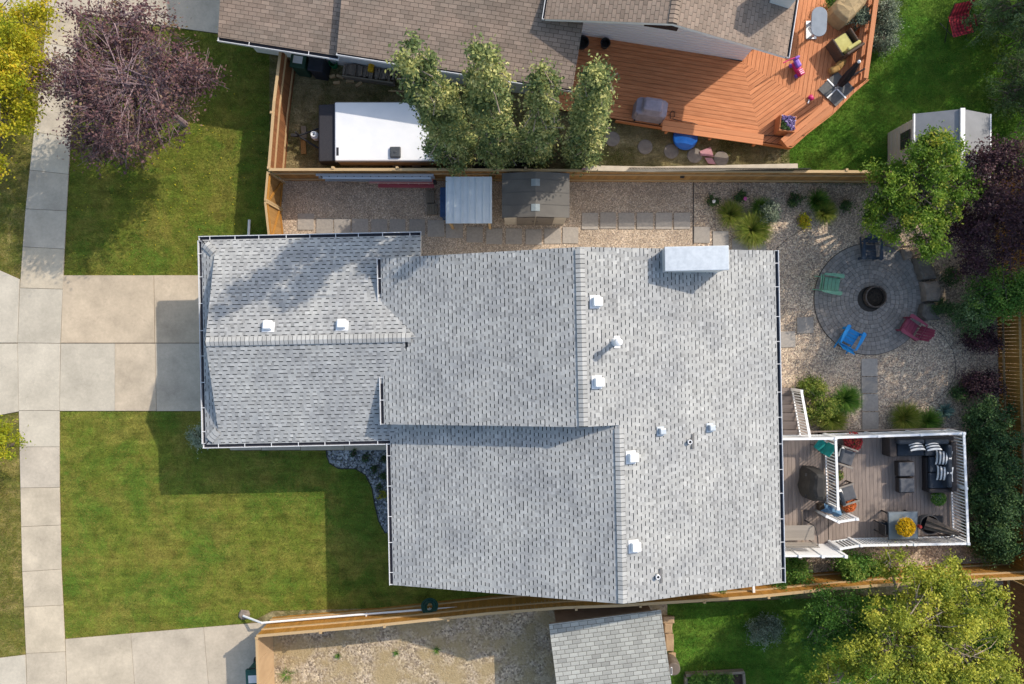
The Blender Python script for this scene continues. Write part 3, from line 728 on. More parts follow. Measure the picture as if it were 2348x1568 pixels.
# plain plywood gate by the lower driveway
a = P(588, 1461, 1.7); b2 = P(594, 1640, 1.7); a.z = b2.z = 0
g = thing('plywood_gate', 'plain beige plywood gate panel beside the lower driveway', 'gate', a)
m_ply = M('plywood', hx('b79a78'), hx('a88b6b'), 2, .8, .1, 30)
for k in range(3):
    p0 = a.lerp(b2, k / 3); p1 = a.lerp(b2, (k + 1) / 3); c = (p0 + p1) / 2
    piece('panel', m_ply, g, c + Vector((0, 0, .85)), ((p1 - p0).length - .01, .03, 1.68), rz=math.atan2((b2 - a).y, (b2 - a).x))
bar('cap_rail', m_woodpale, g, a + Vector((0, 0, 1.7)), b2 + Vector((0, 0, 1.7)), .08, .04)

# ================================================================ neighbour's brown-roofed house (frame turned -8.9 degrees)
NT = R(-8.9); p0 = P(500, 83, 2.5)
nh = thing('brown_roofed_house', 'neighbour house with brown shingle roof, white gable wall and red deck', 'house', (p0.x, p0.y, 0), NT)
NINV = root_matrix(nh).inverted()
def NI(x, y, h): return NINV @ P(x, y, h)
aB = NI(775, 126, 2.6).x; aE = NI(1312, 208, 2.8).x; pB = .22; CB = 1 / math.sqrt(1 + pB * pB); eA, eB = 2.5, 2.80
cA0 = NI(1250, 43, 3.55); cA1 = NI(1802, 131, 3.55); bC = (cA0.y + cA1.y) / 2; aC0, aC1 = cA0.x, cA1.x; aCm = (aC0 + aC1) / 2; pC = .25; CC = 1 / math.sqrt(1 + pC * pC); eC = 3.55; zC = eC + pC * (aCm - aC0)
rb = MB(); D_ = 7.0
roofslab(rb, [(0, 0, eA), (aB + .5, 0, eA), (aB + .5, D_, eA + pB * D_), (0, D_, eA + pB * D_)])
roofslab(rb, [(aB, 0, eB), (aE, 0, eB), (aE, D_, eB + pB * D_), (aB, D_, eB + pB * D_)])
roofslab(rb, [(aC0, bC, eC), (aCm, bC, zC), (aCm, bC + D_, zC), (aC0, bC + D_, eC)]); roofslab(rb, [(aC1, bC, eC), (aCm, bC, zC), (aCm, bC + D_, zC), (aC1, bC + D_, eC)])
nroof = rb.build('roof', [m_brdark, m_white], nh, world=False)
rf = Roof()
rf.plane((0, 0, eA), (1, 0, 0), (0, CB, CB * pB), [[(0, -.03), (aB + .1, -.03), (aB + .1, 5), (0, 5)]], '3tab', seed=21)
rf.plane((0, 0, eB), (1, 0, 0), (0, CB, CB * pB), [[(aB, -.03), (aE, -.03), (aE, 6), (aB, 6)]], '3tab', seed=22)
rf.plane((aC0, 0, eC), (0, 1, 0), (CC, 0, CC * pC), [[(bC, -.03), (bC + 5, -.03), (bC + 5, (aCm - aC0) / CC), (bC, (aCm - aC0) / CC)]], '3tab', seed=23)
rf.plane((aC1, 0, eC), (0, 1, 0), (-CC, 0, CC * pC), [[(bC, -.03), (bC + 5, -.03), (bC + 5, (aC1 - aCm) / CC), (bC, (aC1 - aCm) / CC)]], '3tab', seed=24)
rf.finish(nh, nroof, [m_brown, m_brdark], key=lambda it: -it[0][0].z + .35 * it[0][0].y)
ridge_caps(nroof, (aCm, bC, zC + .01), (aCm, bC + 5, zC + .01), pC, [m_brown, m_brdark])
gutter(nh, (0, -.02), (aB, -.02), eA, (0, -1), strap=1.6); gutter(nh, (aB, -.02), (aE, -.02), eB, (0, -1), w_=.07, strap=3)
gutter(nh, (aC0 - .02, bC), (aC0 - .02, bC + 5), eC, (-1, 0), w_=.07, strap=3); gutter(nh, (aC1 + .02, bC), (aC1 + .02, bC + 5), eC, (1, 0), w_=.09, strap=3)
wb = MB(); wbC = NI(1332, 80, .5).y; wa0 = NI(1332, 80, .5).x; wa1 = NI(1702, 142, .5).x
wallbox(wb, .4, aE - .4, .55, 7, 0, eA - .1)
m_ww = M('white_siding', hx('ebeaec'), hx('e2e1e4'), 2, .6)
wb.build('wall', m_siding, nh, world=False)
wb = MB(); wallbox(wb, wa0, wa1, wbC, 12, 0, eC - .1); wo = wb.build('wall', m_ww, nh, world=False)
for k in range(13):       # lap siding boards on the white wall
    z = .55 + k * .2; rm = Matrix.Rotation(R(4), 3, 'X')
    piece('siding_board', m_ww, wo, Vector(((wa0 + wa1) / 2, wbC - .012, z + .1)), (wa1 - wa0 + .02, .014, .2), rot=rm, world=False)
wb = MB(); wb.poly([(wa0, wbC, eC - .12), (wa1, wbC, eC - .12), (aCm, wbC, zC - .15)]); wb.build('gable_wall', m_ww, nh, world=False)
# windows on the gable wall, half hidden by the eave
for x0, x1 in ((NI(1478, 104, 1.9).x, NI(1532, 113, 1.9).x), (NI(1338, 76, 2.2).x, NI(1378, 84, 2.2).x)):
    b = MB(); c = ((x0 + x1) / 2, wbC - .03, 2.62); b.box(c, (x1 - x0 + .5, .06, 1.1)); wo = b.build('window', m_white, nh, world=False)
    b = MB(); b.box((c[0], c[1] - .02, c[2]), (x1 - x0 + .34, .05, .95)); b.build('pane', M('dark_glass', (.03, .035, .04), (.02, .022, .03), 3, .12, spec=.6), wo, world=False)
# plumbing vent and chimney
q = NI(1128, 118, 3.2); q.z = eB + pB * q.y; b = MB(); b.lathe([(.09, -.05), (.075, .22), (.05, .22), (.045, .1)], q, 14, close=False); vo = b.build('vent_pipe', m_white, nh, world=False)
b = MB(); b.lathe([(.2, .02), (.1, .08)], q, 12); b.build('flashing', m_black, vo, world=False)
q = NI(1830, -52, 5.2); b = MB(); b.box((q.x, q.y + .2, 2.65), (.75, .75, 5.3)); b.build('chimney_chase', m_siding, nh, world=False)

# ---------------------------------------------------------------- boards clipped to a deck outline
def boards(parent, poly, ang, z, mat, bw=.138, gap=.007, th=.03, off=0.0):
    poly = ccw([(p[0], p[1]) for p in poly]); ca, sa = math.cos(ang), math.sin(ang)
    loc = [(p[0] * ca + p[1] * sa, -p[0] * sa + p[1] * ca) for p in poly]
    v0 = min(p[1] for p in loc); v1 = max(p[1] for p in loc); u0 = min(p[0] for p in loc) - 1; u1 = max(p[0] for p in loc) + 1
    k = math.floor(v0 / bw); inv = root_matrix(parent).inverted()
    while k * bw + off < v1:
        c = clip([(u0, k * bw + off), (u1, k * bw + off), (u1, (k + 1) * bw - gap + off), (u0, (k + 1) * bw - gap + off)], loc); k += 1
        if len(c) < 3: continue
        L = max(p[0] for p in c) - min(p[0] for p in c)
        if L < .06: continue
        m = sum((Vector(p) for p in c), Vector((0, 0))) / len(c)
        bb = MB(); bb.prism([(p[0] - m.x, p[1] - m.y) for p in c], -th, 0)
        o = bb.build('plank', mat, None, world=False); o.parent = parent
        w_ = Vector((m.x * ca - m.y * sa, m.x * sa + m.y * ca, z)); mm = inv @ Matrix.Translation(w_) @ Matrix.Rotation(ang, 4, 'Z')
        o.location = mm.to_translation(); o.rotation_euler = mm.to_euler()
DH = .5
nd_ = thing('red_wood_deck', 'large reddish wooden deck wrapped round the white gable wall', 'deck', P(1500, 220))
c_ = P(1702, 142, DH)
def pd(x, y): p = P(x, y, DH); return (p.x, p.y)
m_red2 = M('red_deck_plank', hx('c9865b'), hx('b5734a'), 2.2, .7, .2, 40, rnd=.10, stretch=(.8, 6, 4))
S_S = [pd(1270, 45), (c_.x, c_.y), pd(1746, 324), pd(1270, 249)]
S_SE = [(c_.x, c_.y), pd(1746, 324), pd(1816, 335), pd(1910, 262)]
S_E = [(c_.x, c_.y), pd(1910, 262), pd(1991, 180), pd(2022, -60), pd(1720, -60)]
# the boards of the south and east sector are split into convex outlines
boards(nd_, S_S, NT, DH, m_red2, .165, .014); boards(nd_, S_SE, NT + R(45), DH, m_red2, .165, .014); boards(nd_, S_E, NT + R(90), DH, m_red2, .165, .014)
b = MB(); b.prism([(p[0], p[1]) for p in (pd(1285, 60), pd(1285, 245), pd(1746, 318), pd(1812, 329), pd(1986, 176), pd(2015, -60))], .05, DH - .04); b.build('joist_frame', M('deck_frame', hx('4d2a1a'), hx('3c2013'), 3, .85), nd_)
for x0, y0, x1, y1 in ((1412, 275, 1519, 292), (1519, 292, 1816, 338), (1816, 338, 1914, 250), (1914, 250, 1993, 182)):
    p0, p1 = P(x0, y0, DH), P(x1, y1, DH); p0.z = p1.z = DH - .13; bar('fascia_board', m_red2, nd_, p0, p1, .035, .24)
def bench(label, a, b_, wd, h, z0, nb=2, mat=m_red2, back=False):
    a, b_ = Vector((a.x, a.y, h)), Vector((b_.x, b_.y, h)); x = (b_ - a).normalized(); y = Vector((-x.y, x.x, 0)); L = (b_ - a).length
    t = thing('deck_bench', label, 'bench', ((a + b_) / 2).xy.to_3d() + Vector((0, 0, z0)))
    for k in range(nb):
        o_ = y * ((k + .5) / nb - .5) * wd; bar('seat_plank', mat, t, a + o_, b_ + o_, wd / nb - .012, .04)
    for f in (.06, .5, .94):
        c = a.lerp(b_, f); piece('leg', mat, t, Vector((c.x, c.y, (z0 + h - .02) / 2)), (.09, wd * .8, h - .02 - z0), rz=math.atan2(x.y, x.x))
    if back:
        for sgn, hh in ((1, h + .45),):
            o_ = y * sgn * wd * .5; bar('back_rail', mat, t, a + o_ + Vector((0, 0, .45)), b_ + o_ + Vector((0, 0, .45)), .14, .04)
            for f in (.05, .5, .95): c = a.lerp(b_, f) + o_; piece('back_post', mat, t, c + Vector((0, 0, .2)), (.09, .04, .46), rz=math.atan2(x.y, x.x))
    return t
bench('long red plank bench on the lower edge of the red deck', Z(rD, 658, 862, .92), Z(rD, 1352, 962, .92), .42, .92, DH)
bench('red plank bench on the slanting corner edge of the red deck', Z(rE, 110, 985, .92), Z(rE, 425, 725, .92), .42, .92, DH)
bench('red bench with back rail along the right edge of the red deck', Z(rE, 632, 505, .92), Z(rE, 718, -160, .92), .46, .92, DH, 3, back=False)
t = thing('deck_rail', 'wide red top rail on the outer right edge of the red deck', 'railing', Z(rE, 680, 540, DH))
a_, b_ = Z(rE, 672, 538, 1.35), Z(rE, 765, -160, 1.35)
bar('top_rail', m_red2, t, a_, b_, .17, .045)
for k in range(5): piece('rail_post', m_red2, t, a_.lerp(b_, k / 4) - Vector((0, 0, .43)), (.09, .09, .8))
for k in range(2): bar('side_board', m_red2, t, a_ - Vector((0, 0, .2 + k * .3)), b_ - Vector((0, 0, .2 + k * .3)), .03, .2)

# ---------------------------------------------------------------- small shed below (pale shingles)
c0 = Z(rN, 570, 1162, 1.95); c1 = Z(rN, 1333, 1064, 1.95); ang = math.atan2((c1 - c0).y, (c1 - c0).x); L = (c1 - c0).length
sh = thing('garden_shed', 'shed with pale grey tabbed shingle roof below the lower fence', 'shed', (c0.x, c0.y, 0), ang)
pS = .08; CSs = 1 / math.sqrt(1 + pS * pS)
rb = MB(); roofslab(rb, [(0, 0, 1.95), (L, 0, 1.95), (L, -3.6, 1.95 + 3.6 * pS), (0, -3.6, 1.95 + 3.6 * pS)], .1); sroof = rb.build('roof', [m_brdark, m_white], sh, world=False)
rf = Roof(); rf.plane((0, 0, 1.95), (1, 0, 0), (0, -CSs, CSs * pS), [[(-.02, -.03), (L + .02, -.03), (L + .02, 3.6), (-.02, 3.6)]], '3tab', exp=.155, tabw=.32, seed=31); rf.finish(sh, sroof, [m_shedsh, m_brdark], key=lambda it: it[0][0].z)
wb = MB(); wallbox(wb, .25, L - .25, -3.4, -.2, 0, 1.86); wb.build('wall', M('taupe_siding', hx('a08d7d'), hx('928070'), 2, .8), sh, world=False)
wb = MB(); wallbox(wb, .0, L - .1, -.03, .0, 1.75, 1.92); wb.build('fascia', M('taupe_siding', (0, 0, 0)), sh, world=False)
# ---------------------------------------------------------------- shed at the right (grey ridged roof, window)
sq = [Z(rE, 1010, 782, 2.05), Z(rE, 1322, 756, 2.55), Z(rE, 1527, 785, 2.05), Z(rE, 1003, 1120, 2.05)]
ang = math.atan2((sq[2] - sq[0]).y, (sq[2] - sq[0]).x)
s2 = thing('storage_shed', 'beige shed with grey ridged roof and small window behind green tree', 'shed', (sq[0].x, sq[0].y, 0), ang)
Ws = (sq[2] - sq[0]).length; Ds = 2.4; m_rg = M('grey_resin_roof', hx('84868a'), hx('7a7c80'), 2, .6); hs = Ws / 2
rb = MB(); roofslab(rb, [(0, 0, 2.05), (hs, 0, 2.6), (hs, -Ds, 2.6), (0, -Ds, 2.05)], .06); rb.build('roof', [m_rg, m_white], s2, world=False)
rb = MB(); roofslab(rb, [(Ws, 0, 2.05), (hs, 0, 2.6), (hs, -Ds, 2.6), (Ws, -Ds, 2.05)], .06); rb.build('roof', [m_rg, m_white], s2, world=False)
rb = MB(); rb.box((hs, -Ds / 2, 2.62), (.16, Ds + .04, .05)); rb.build('ridge_strip', m_vinyl, s2, world=False)
for x_ in (-.02, Ws + .02): rb = MB(); rb.box((x_, -Ds / 2, 2.03), (.05, Ds, .08)); rb.build('edge_trim', m_vinyl, s2, world=False)
m_bsid = M('beige_siding', hx('ccbfae'), hx('c0b3a2'), 2, .7)
wb = MB(); wallbox(wb, .12, Ws - .12, -Ds + .12, -.12, 0, 2.0); wb.build('wall', m_bsid, s2, world=False)
for k in range(7): piece('siding_board', m_bsid, s2, Vector((.10, -Ds / 2, .2 + k * .27)), (.03, Ds - .22, .255), rot=Matrix.Rotation(R(-3), 3, 'Y'), world=False)
wb = MB(); wb.box((.06, -.75, 1.35), (.05, .62, .62)); wo = wb.build('window', M('dark_frame', hx('4a4440'), hx('3d3835'), 3, .7), s2, world=False)
for dy in (-.15, .15):
    for dz in (-.15, .15): wb = MB(); wb.box((.035, -.75 + dy, 1.35 + dz), (.02, .24, .24)); wb.build('pane', M('dark_glass', (0, 0, 0)), wo, world=False)
# ================================================================ trees and plants
def leafmesh(name, cen, size, tint, mat, up=.7, asp=.55, droop=0.0):
    n = len(cen); d = RNG.normal(size=(n, 3)); d[:, 2] = d[:, 2] * .6 - droop; d = unitv(d)
    nn = RNG.normal(size=(n, 3)) * .6; nn[:, 2] += up; s = unitv(np.cross(d, nn))
    L = size * RNG.uniform(.65, 1.35, (n, 1)); W = L * asp
    nv = unitv(np.cross(s, d))
    v = np.empty((n, 4, 3)); v[:, 0] = cen - d * L * .5; v[:, 1] = cen + s * W * .5 + nv * L * .08; v[:, 2] = cen + d * L * .5; v[:, 3] = cen - s * W * .5 + nv * L * .08
    return fastmesh(name, v.reshape(-1, 3), np.arange(n * 4).reshape(n, 4), mat, tint)
def crown_points(lobes, ncl, shell=.5):
    vol = np.array([l[3] * l[4] * l[5] for l in lobes]) ** .8; cnt = np.maximum(3, (ncl * vol / vol.sum()).astype(int))
    out_ = []; own = []
    for i, (l, c) in enumerate(zip(lobes, cnt)):
        d = unitv(RNG.normal(size=(c, 3))); r = RNG.uniform(0.12, 1, (c, 1)) ** shell
        out_.append(np.array(l[:3]) + d * r * np.array(l[3:6]) * RNG.uniform(.85, 1.12, (c, 1))); own += [i] * c
    return np.concatenate(out_), np.array(own)
def tree(name, label, base, lobes, n, ls, mat, bark, tr=.1, ncl=120, cr=.32, cat='tree', group=None, up=.7, asp=.55, shell=.5, twigs=0, flat=.75, tsd=.17, droop=0.0, zmin=.15, limb=True, rootz=0.0, twr=.012, crown='crown', trunk='trunk', tmean=.5):
    root = thing(name, label, cat, (base[0], base[1], rootz), 0, group)
    inv = Vector((base[0], base[1], rootz))
    pts, own = crown_points(lobes, ncl, shell); pts[:, 2] = np.maximum(pts[:, 2], rootz + zmin)
    ct = np.clip(RNG.normal(tmean, tsd, len(pts)), .05, .95)
    k = RNG.integers(0, len(pts), n)
    off = RNG.normal(size=(n, 3)) * cr * np.array([1, 1, flat]); off *= RNG.uniform(.3, 1, (n, 1))
    c = pts[k] + off; c[:, 2] = np.maximum(c[:, 2], rootz + .05)
    me = leafmesh(crown, c - np.array(inv), ls, ct[k] + RNG.normal(0, .13, n), mat, up, asp, droop)
    o = bpy.data.objects.new(crown, me); COL.objects.link(o); o.parent = root
    # wood
    b_ = MB(); C = [Vector(l[:3]) for l in lobes]; top = max(C, key=lambda q: q.z); B0 = Vector((base[0], base[1], rootz))
    mid = B0.lerp(sum(C, Vector()) / len(C), .5); mid.z = rootz + (top.z - rootz) * .45
    trunk_pts = [B0, B0.lerp(mid, .5) + Vector((random.uniform(-.05, .05), random.uniform(-.05, .05), 0)), mid, top]
    if limb: b_.tube(trunk_pts, [tr, tr * .85, tr * .65, tr * .25], 8)
    for i, q in enumerate(C):
        s_ = B0.lerp(mid, .8) if limb else B0
        m_ = (s_ + q) / 2 + Vector((random.uniform(-.15, .15), random.uniform(-.15, .15), .1))
        if (q - s_).length > .2: b_.tube([s_, m_, q], [tr * .5, tr * .36, tr * .2], 6)
    for j in range(len(pts)):
        q = Vector(pts[j]); c0 = C[own[j]]; s_ = c0.lerp(mid if limb else B0, random.uniform(-.15, .3)) + Vector((random.gauss(0, .25), random.gauss(0, .25), random.gauss(0, .15))) * (1 if limb else .2); m_ = (s_ + q) / 2 + Vector((random.uniform(-.1, .1), random.uniform(-.1, .1), random.uniform(0, .12)))
        b_.tube([s_, m_, q], [twr * 1.6, twr * 1.1, twr * .5], 4, cap=False)
        for _ in range(twigs):
            e = q + Vector((random.gauss(0, 1), random.gauss(0, 1), random.gauss(.2, .6))) * cr * .9
            b_.tube([m_.lerp(q, random.uniform(.3, 1)), e], [twr * .6, twr * .3], 3, cap=False)
    b_.build(trunk, bark, root)
    return root
def L(x, y, h, rx, ry=None, rz=None): p = P(x, y, h); return (p.x, p.y, h, rx, ry or rx, rz or rx)
def LZ(r, x, y, h, rx, ry=None, rz=None): p = Z(r, x, y, h); return (p.x, p.y, h, rx, ry or rx, rz or rx)
lf_purple = leafmat('plum_leaf', [hx('3f2d33'), hx('5a4145'), hx('705053'), hx('866a60'), hx('7a6a48')], .25)
lf_dpurple = leafmat('dark_plum_leaf', [hx('271922'), hx('36232c'), hx('4a2f3a'), hx('5c3f42'), hx('4f4433')], .2)
lf_yellow = leafmat('yellow_leaf', [hx('6d8428'), hx('92a02e'), hx('b2b434'), hx('cabf3e'), hx('dcbf42')], .45, gain=(1.12, 1.04, .85))
lf_aspen = leafmat('aspen_leaf', [hx('46573a'), hx('5c6b48'), hx('788254'), hx('9c9c68'), hx('bab688')], .25, gain=(1.3, 1.3, 1.1))
lf_green = leafmat('bright_leaf', [hx('35521f'), hx('4c6d26'), hx('64842d'), hx('82993a'), hx('a5a845')], .4, gain=(1.2, 1.15, 1.0))
lf_birch = leafmat('birch_leaf', [hx('52672a'), hx('738236'), hx('949a42'), hx('b0b04e'), hx('c8be60')], .35, gain=(1.12, 1.14, .82))
lf_dark = leafmat('dark_leaf', [hx('1e3320'), hx('2d4628'), hx('3d5730'), hx('526b3a'), hx('6c8048')], .25, gain=(1.2, 1.2, 1.2))
lf_spruce = leafmat('grey_green_leaf', [hx('344c2c'), hx('466136'), hx('5a7643'), hx('718a56'), hx('88a06c')], .25, gain=(1.1, 1.05, 1.1))
lf_shrub = leafmat('shrub_leaf', [hx('2f5420'), hx('42692a'), hx('578033'), hx('739440'), hx('8ea24c')], .35, gain=(1.15, 1.12, 1.1))
lf_grass = leafmat('ornamental_grass_blade', [hx('4a6424'), hx('637c2e'), hx('83923c'), hx('a3a44e'), hx('b9b068')], .35)
lf_lawn = leafmat('lawn_blade', [hx('4c5a28'), hx('606b2e'), hx('737536'), hx('887d42'), hx('9c8a58')], .3, gain=(1.08, 1.14, .85))
lf_lawn2 = leafmat('rich_lawn_blade', [hx('3f5c26'), hx('4f6f2b'), hx('5f7a32'), hx('70803c'), hx('868848')], .3, gain=(1.08, 1.18, .85))
lf_silver = leafmat('silver_leaf', [hx('4c5a48'), hx('64725c'), hx('7d8a72'), hx('97a289'), hx('aab09c')], .2)
lf_bluehosta = leafmat('blue_leaf', [hx('3d5a55'), hx('4f6e68'), hx('64827a'), hx('7b968c'), hx('93a89c')], .2)
m_twig = M('pink_grey_twig', hx('9a8486'), hx('7d696c'), 20, .85)
m_dtwig = M('dark_twig', hx('5b4a4c'), hx('453739'), 20, .85)

tree('plum_tree', 'large purple leaved tree with pale bare twigs on the front lawn', P(425, 285), [L(300, 190, 4.2, 2.3, 2.2, 1.5), L(395, 170, 4.0, 1.4, 1.2, 1.0), L(185, 210, 3.8, 1.2, 1.7, 1.0), L(270, 300, 3.6, 1.7, 1.1, 1.0), L(250, 75, 4.2, 1.7, .9, .9), L(330, 40, 4.0, 1.2, .5, .7), L(455, 165, 3.8, .7, .5, .5), L(215, 330, 3.4, .7, .8, .5)], 20000, .105, lf_purple, m_twig, .13, 330, .30, twigs=7, shell=.42, up=.5, twr=.016)
tree('yellow_ash_tree', 'yellow green autumn tree over the boulevard in the upper left', P(15, 300), [L(20, 60, 4.0, 1.3, 1.1, 1.0), L(45, 160, 4.2, 1.1, 1.2, 1.0), L(-40, 200, 4.4, 1.5, 1.6, 1.2), L(10, 260, 3.6, .9, .9, .8), L(-15, 390, 3.2, .6, .6, .6), L(85, 30, 3.8, .5, .5, .5)], 22000, .10, lf_yellow, m_bark, .12, 150, .28)
tree('yellow_ash_tree', 'small yellow green tree tip at the left edge by the sidewalk', P(30, 1020), [L(5, 1015, 2.6, .55, .6, .5), L(-40, 1010, 3.0, .9, .9, .8)], 4200, .09, lf_yellow, m_bark, .06, 40, .2, tmean=.3)
def poplar(label, bx, by, tx, ty, h, r, lean_lobes, n):
    B = P(bx, by); T = P(tx, ty, h); lob = []
    for k in range(7):
        f = .11 + .89 * k / 6; q = B.lerp(Vector((T.x, T.y, 0)), f); rr = r * (1.0 - .28 * max(0, f - .4) / .6) * (1 if k else .85)
        lob.append((q.x + random.uniform(-.15, .15), q.y + random.uniform(-.15, .15), h * f - rr * .3, rr, rr, h * .13))
    for (dx, dy, f, rr) in lean_lobes:
        q = B.lerp(Vector((T.x, T.y, 0)), f); lob.append((q.x + dx, q.y + dy, h * f, rr, rr, h * .09))
    tree('columnar_aspen', label, (B.x, B.y), lob, n, .11, lf_aspen, m_barkpale, .12, 210, .19, group='columnar aspens beside the trailer', up=.35, shell=.38, flat=1.1, twigs=1, tmean=.46, tsd=.22)
poplar('leftmost tall columnar aspen, its crown over the trailer end', 1048, 374, 966, 146, 9.6, .62, [(-.35, -.1, .3, .45), (.3, .1, .16, .5)], 38000)
poplar('second tall columnar aspen, its tip over the brown roof', 1142, 374, 1102, 146, 9.5, .55, [(.35, .1, .36, .35), (.4, -.1, .2, .4)], 32000)
poplar('third and thinnest columnar aspen, at the end of the brown roof', 1230, 372, 1244, 192, 8.2, .47, [(-.2, 0, .22, .35)], 23000)
poplar('rightmost columnar aspen in front of the red deck', 1326, 368, 1362, 182, 8.3, .6, [(.35, 0, .4, .35), (.3, -.1, .2, .4)], 29000)
tree('maple_tree', 'bright green leafy tree beside the fence and beige shed', P(2050, 455), [L(2110, 430, 3.4, 1.5, 1.5, 1.1), L(2150, 365, 3.6, .95, .9, .8), L(2060, 490, 3.0, 1.1, 1.1, .8), L(2130, 530, 3.0, .8, 1.0, .7), L(2195, 430, 3.2, .9, .6, .6), L(2040, 400, 3.0, .7, .55, .5), L(2150, 315, 3.6, .5, .4, .4)], 30000, .095, lf_green, m_bark, .1, 200, .19, shell=.4)
tree('plum_tree', 'dark purple tree at the right edge above the back fence', P(2245, 500), [L(2270, 440, 3.0, 1.3, 1.6, 1.0), L(2330, 520, 3.0, 1.2, 1.5, 1.0), L(2220, 540, 2.4, .8, 1.0, .8), L(2300, 360, 3.0, 1.1, .8, .8), L(2240, 600, 2.2, .8, .6, .6)], 17000, .095, lf_dpurple, m_dtwig, .1, 190, .28, twigs=4, up=.5)
def conifer(label, x, y, h, r_, n):
    g = P(x, y); lob = []
    for k in range(9):
        f = k / 8; rr = r_ * (1 - f) ** .8 + .15
        for j in range(5 if k < 5 else 2):
            a_ = 2.4 * j + k; lob.append((g.x + math.cos(a_) * rr * .55, g.y + math.sin(a_) * rr * .55, .9 + (h - 1.2) * f, rr * .55, rr * .55, .45))
    tree('evergreen_tree', label, (g.x, g.y), lob, n, .085, lf_spruce, m_bark, .14, 330, .2, asp=.35, group='evergreens in the upper right corner', droop=.25)
conifer('tall grey green evergreen cut off by the upper right corner', 2296, 52, 8.0, 2.0, 42000)
conifer('shorter grey green evergreen at the right edge above the beige shed', 2318, 225, 4.5, 1.5, 22000)
tree('birch_tree', 'large yellow green tree filling the lower right corner', P(2020, 1400), [L(2120, 1400, 4.4, 1.7, 1.4, 1.2), L(2200, 1480, 4.6, 1.7, 1.5, 1.2), L(2050, 1500, 4.6, 1.8, 1.5, 1.2), L(2150, 1320, 3.6, 1.1, .8, .8), L(2250, 1380, 3.8, .9, .9, .8), L(2110, 1580, 4.6, 2.0, 1.2, 1.1), L(1920, 1560, 4.2, 1.0, .8, .8), L(2040, 1290, 3.2, .6, .5, .5), L(2260, 1560, 4.4, 1.1, 1.0, .9)], 52000, .095, lf_birch, m_barkpale, .16, 300, .21, shell=.42, tmean=.5)
tree('birch_tree', 'darker green tree left of the yellow green corner tree', P(1890, 1415), [L(1930, 1420, 2.6, 1.2, 1.0, .8), L(1880, 1450, 2.2, .7, .7, .6), L(1990, 1470, 2.8, 1.1, 1.0, .8), L(1900, 1380, 2.0, .6, .4, .5)], 13000, .09, lf_shrub, m_barkpale, .08, 110, .24, tmean=.35)
# shrubs
def shrub(label, lobes, n, mat, ls=.07, cr=.15, ncl=None, name='shrub', cat='shrub', group=None, bark=None, rootz=0.0, **kw):
    x = sum(l[0] for l in lobes) / len(lobes); y = sum(l[1] for l in lobes) / len(lobes)
    kw.setdefault('zmin', .08)
    return tree(name, label, (x, y), lobes, n, ls, mat, bark or m_bark, .03, ncl or max(12, n // 90), cr, cat, group, limb=False, rootz=rootz, crown='foliage', trunk='stems', **kw)
for i, (x, y, r, h, lab) in enumerate(((1530, 110, .85, 1.1, 'dark green shrub by the back fence right of the blue hosta'), (1570, 290, .8, 1.1, 'dark green shrub by the back fence beside the deck corner sofa'),
        (1600, 470, .75, 1.1, 'dark green shrub by the back fence level with the ottomans'), (1540, 620, .75, 1.0, 'dark green shrub hugging the deck railing below its middle'), (1620, 730, .7, 1.1, 'dark green shrub by the back fence level with the white planter'),
        (1540, 850, .75, 1.0, 'dark green shrub by the deck railing beside the closed umbrella'), (1600, 980, .6, .9, 'dark green shrub at the lower end of the back fence row'))):
    shrub(lab, [LZ(rG, x, y, h, r, r, .7), LZ(rG, x - 90, y + 60, h * .7, r * .6, r * .6, .5)], 6500, lf_dark, .085, .2, group='shrubs along the back fence', tmean=.55, tsd=.2)
shrub('silvery green shrub in front of the back fence end', [LZ(rF, 1400, 800, 1.0, .75, .6, .6), LZ(rF, 1480, 690, 1.4, .6, .6, .6)], 7000, lf_spruce, .075, .2)
shrub('bright green tall bush above the back fence end', [LZ(rF, 1600, 600, 2.0, 1.0, .8, .8), LZ(rF, 1720, 640, 2.0, .9, .9, .8), LZ(rF, 1560, 720, 1.6, .7, .5, .6)], 11000, lf_shrub, .08, .22)
shrub('dark purple shrub beside the top of the back fence', [LZ(rF, 1480, 960, .7, .7, .5, .5)], 4200, lf_dpurple, .07, .2, bark=m_dtwig)
shrub('dark purple shrub halfway along the back fence', [LZ(rF, 1480, 1260, .7, .8, .5, .5)], 4400, lf_dpurple, .07, .2, bark=m_dtwig, tmean=.35)
shrub('small dark shrub between boulders and purple tree', [LZ(rF, 1260, 520, .4, .35, .35, .3)], 1500, lf_dark, .06, .14)
shrub('small green shrub at the lower end of the boulders', [LZ(rF, 1200, 750, .4, .45, .35, .3)], 2000, lf_dark, .06, .14, tmean=.6)
shrub('small green shrub left of the dark purple shrub', [LZ(rF, 1320, 1330, .35, .35, .4, .3)], 1800, lf_dark, .06, .14, tmean=.6)
shrub('mixed olive and green bush beside the stair railing', [LZ(rF, 330, 1310, .5, .55, .45, .4), LZ(rF, 380, 1400, .55, .6, .5, .45), LZ(rF, 270, 1270, .4, .35, .3, .3), LZ(rF, 300, 1480, .4, .3, .3, .3)], 6500, lf_grass, .07, .16, tmean=.35)
shrub('small leafy green shrub beside the big ornamental grass', [LZ(rD, 1390, 1460, .45, .45, .42, .35)], 3200, lf_silver, .06, .13)
shrub('round green bush against the lower fence under the deck', [LZ(rG, 620, 1170, .8, .85, .6, .6), LZ(rG, 590, 1130, 1.0, .6, .4, .4)], 6500, lf_shrub, .09, .2, tmean=.6)
shrub('green climber on the lower fence by the roof corner', [LZ(rG, 190, 1200, .9, .55, .6, .5), LZ(rG, 70, 1290, 1.0, .8, .3, .4), LZ(rG, 150, 1120, .7, .4, .4, .4)], 6000, lf_shrub, .075, .18)
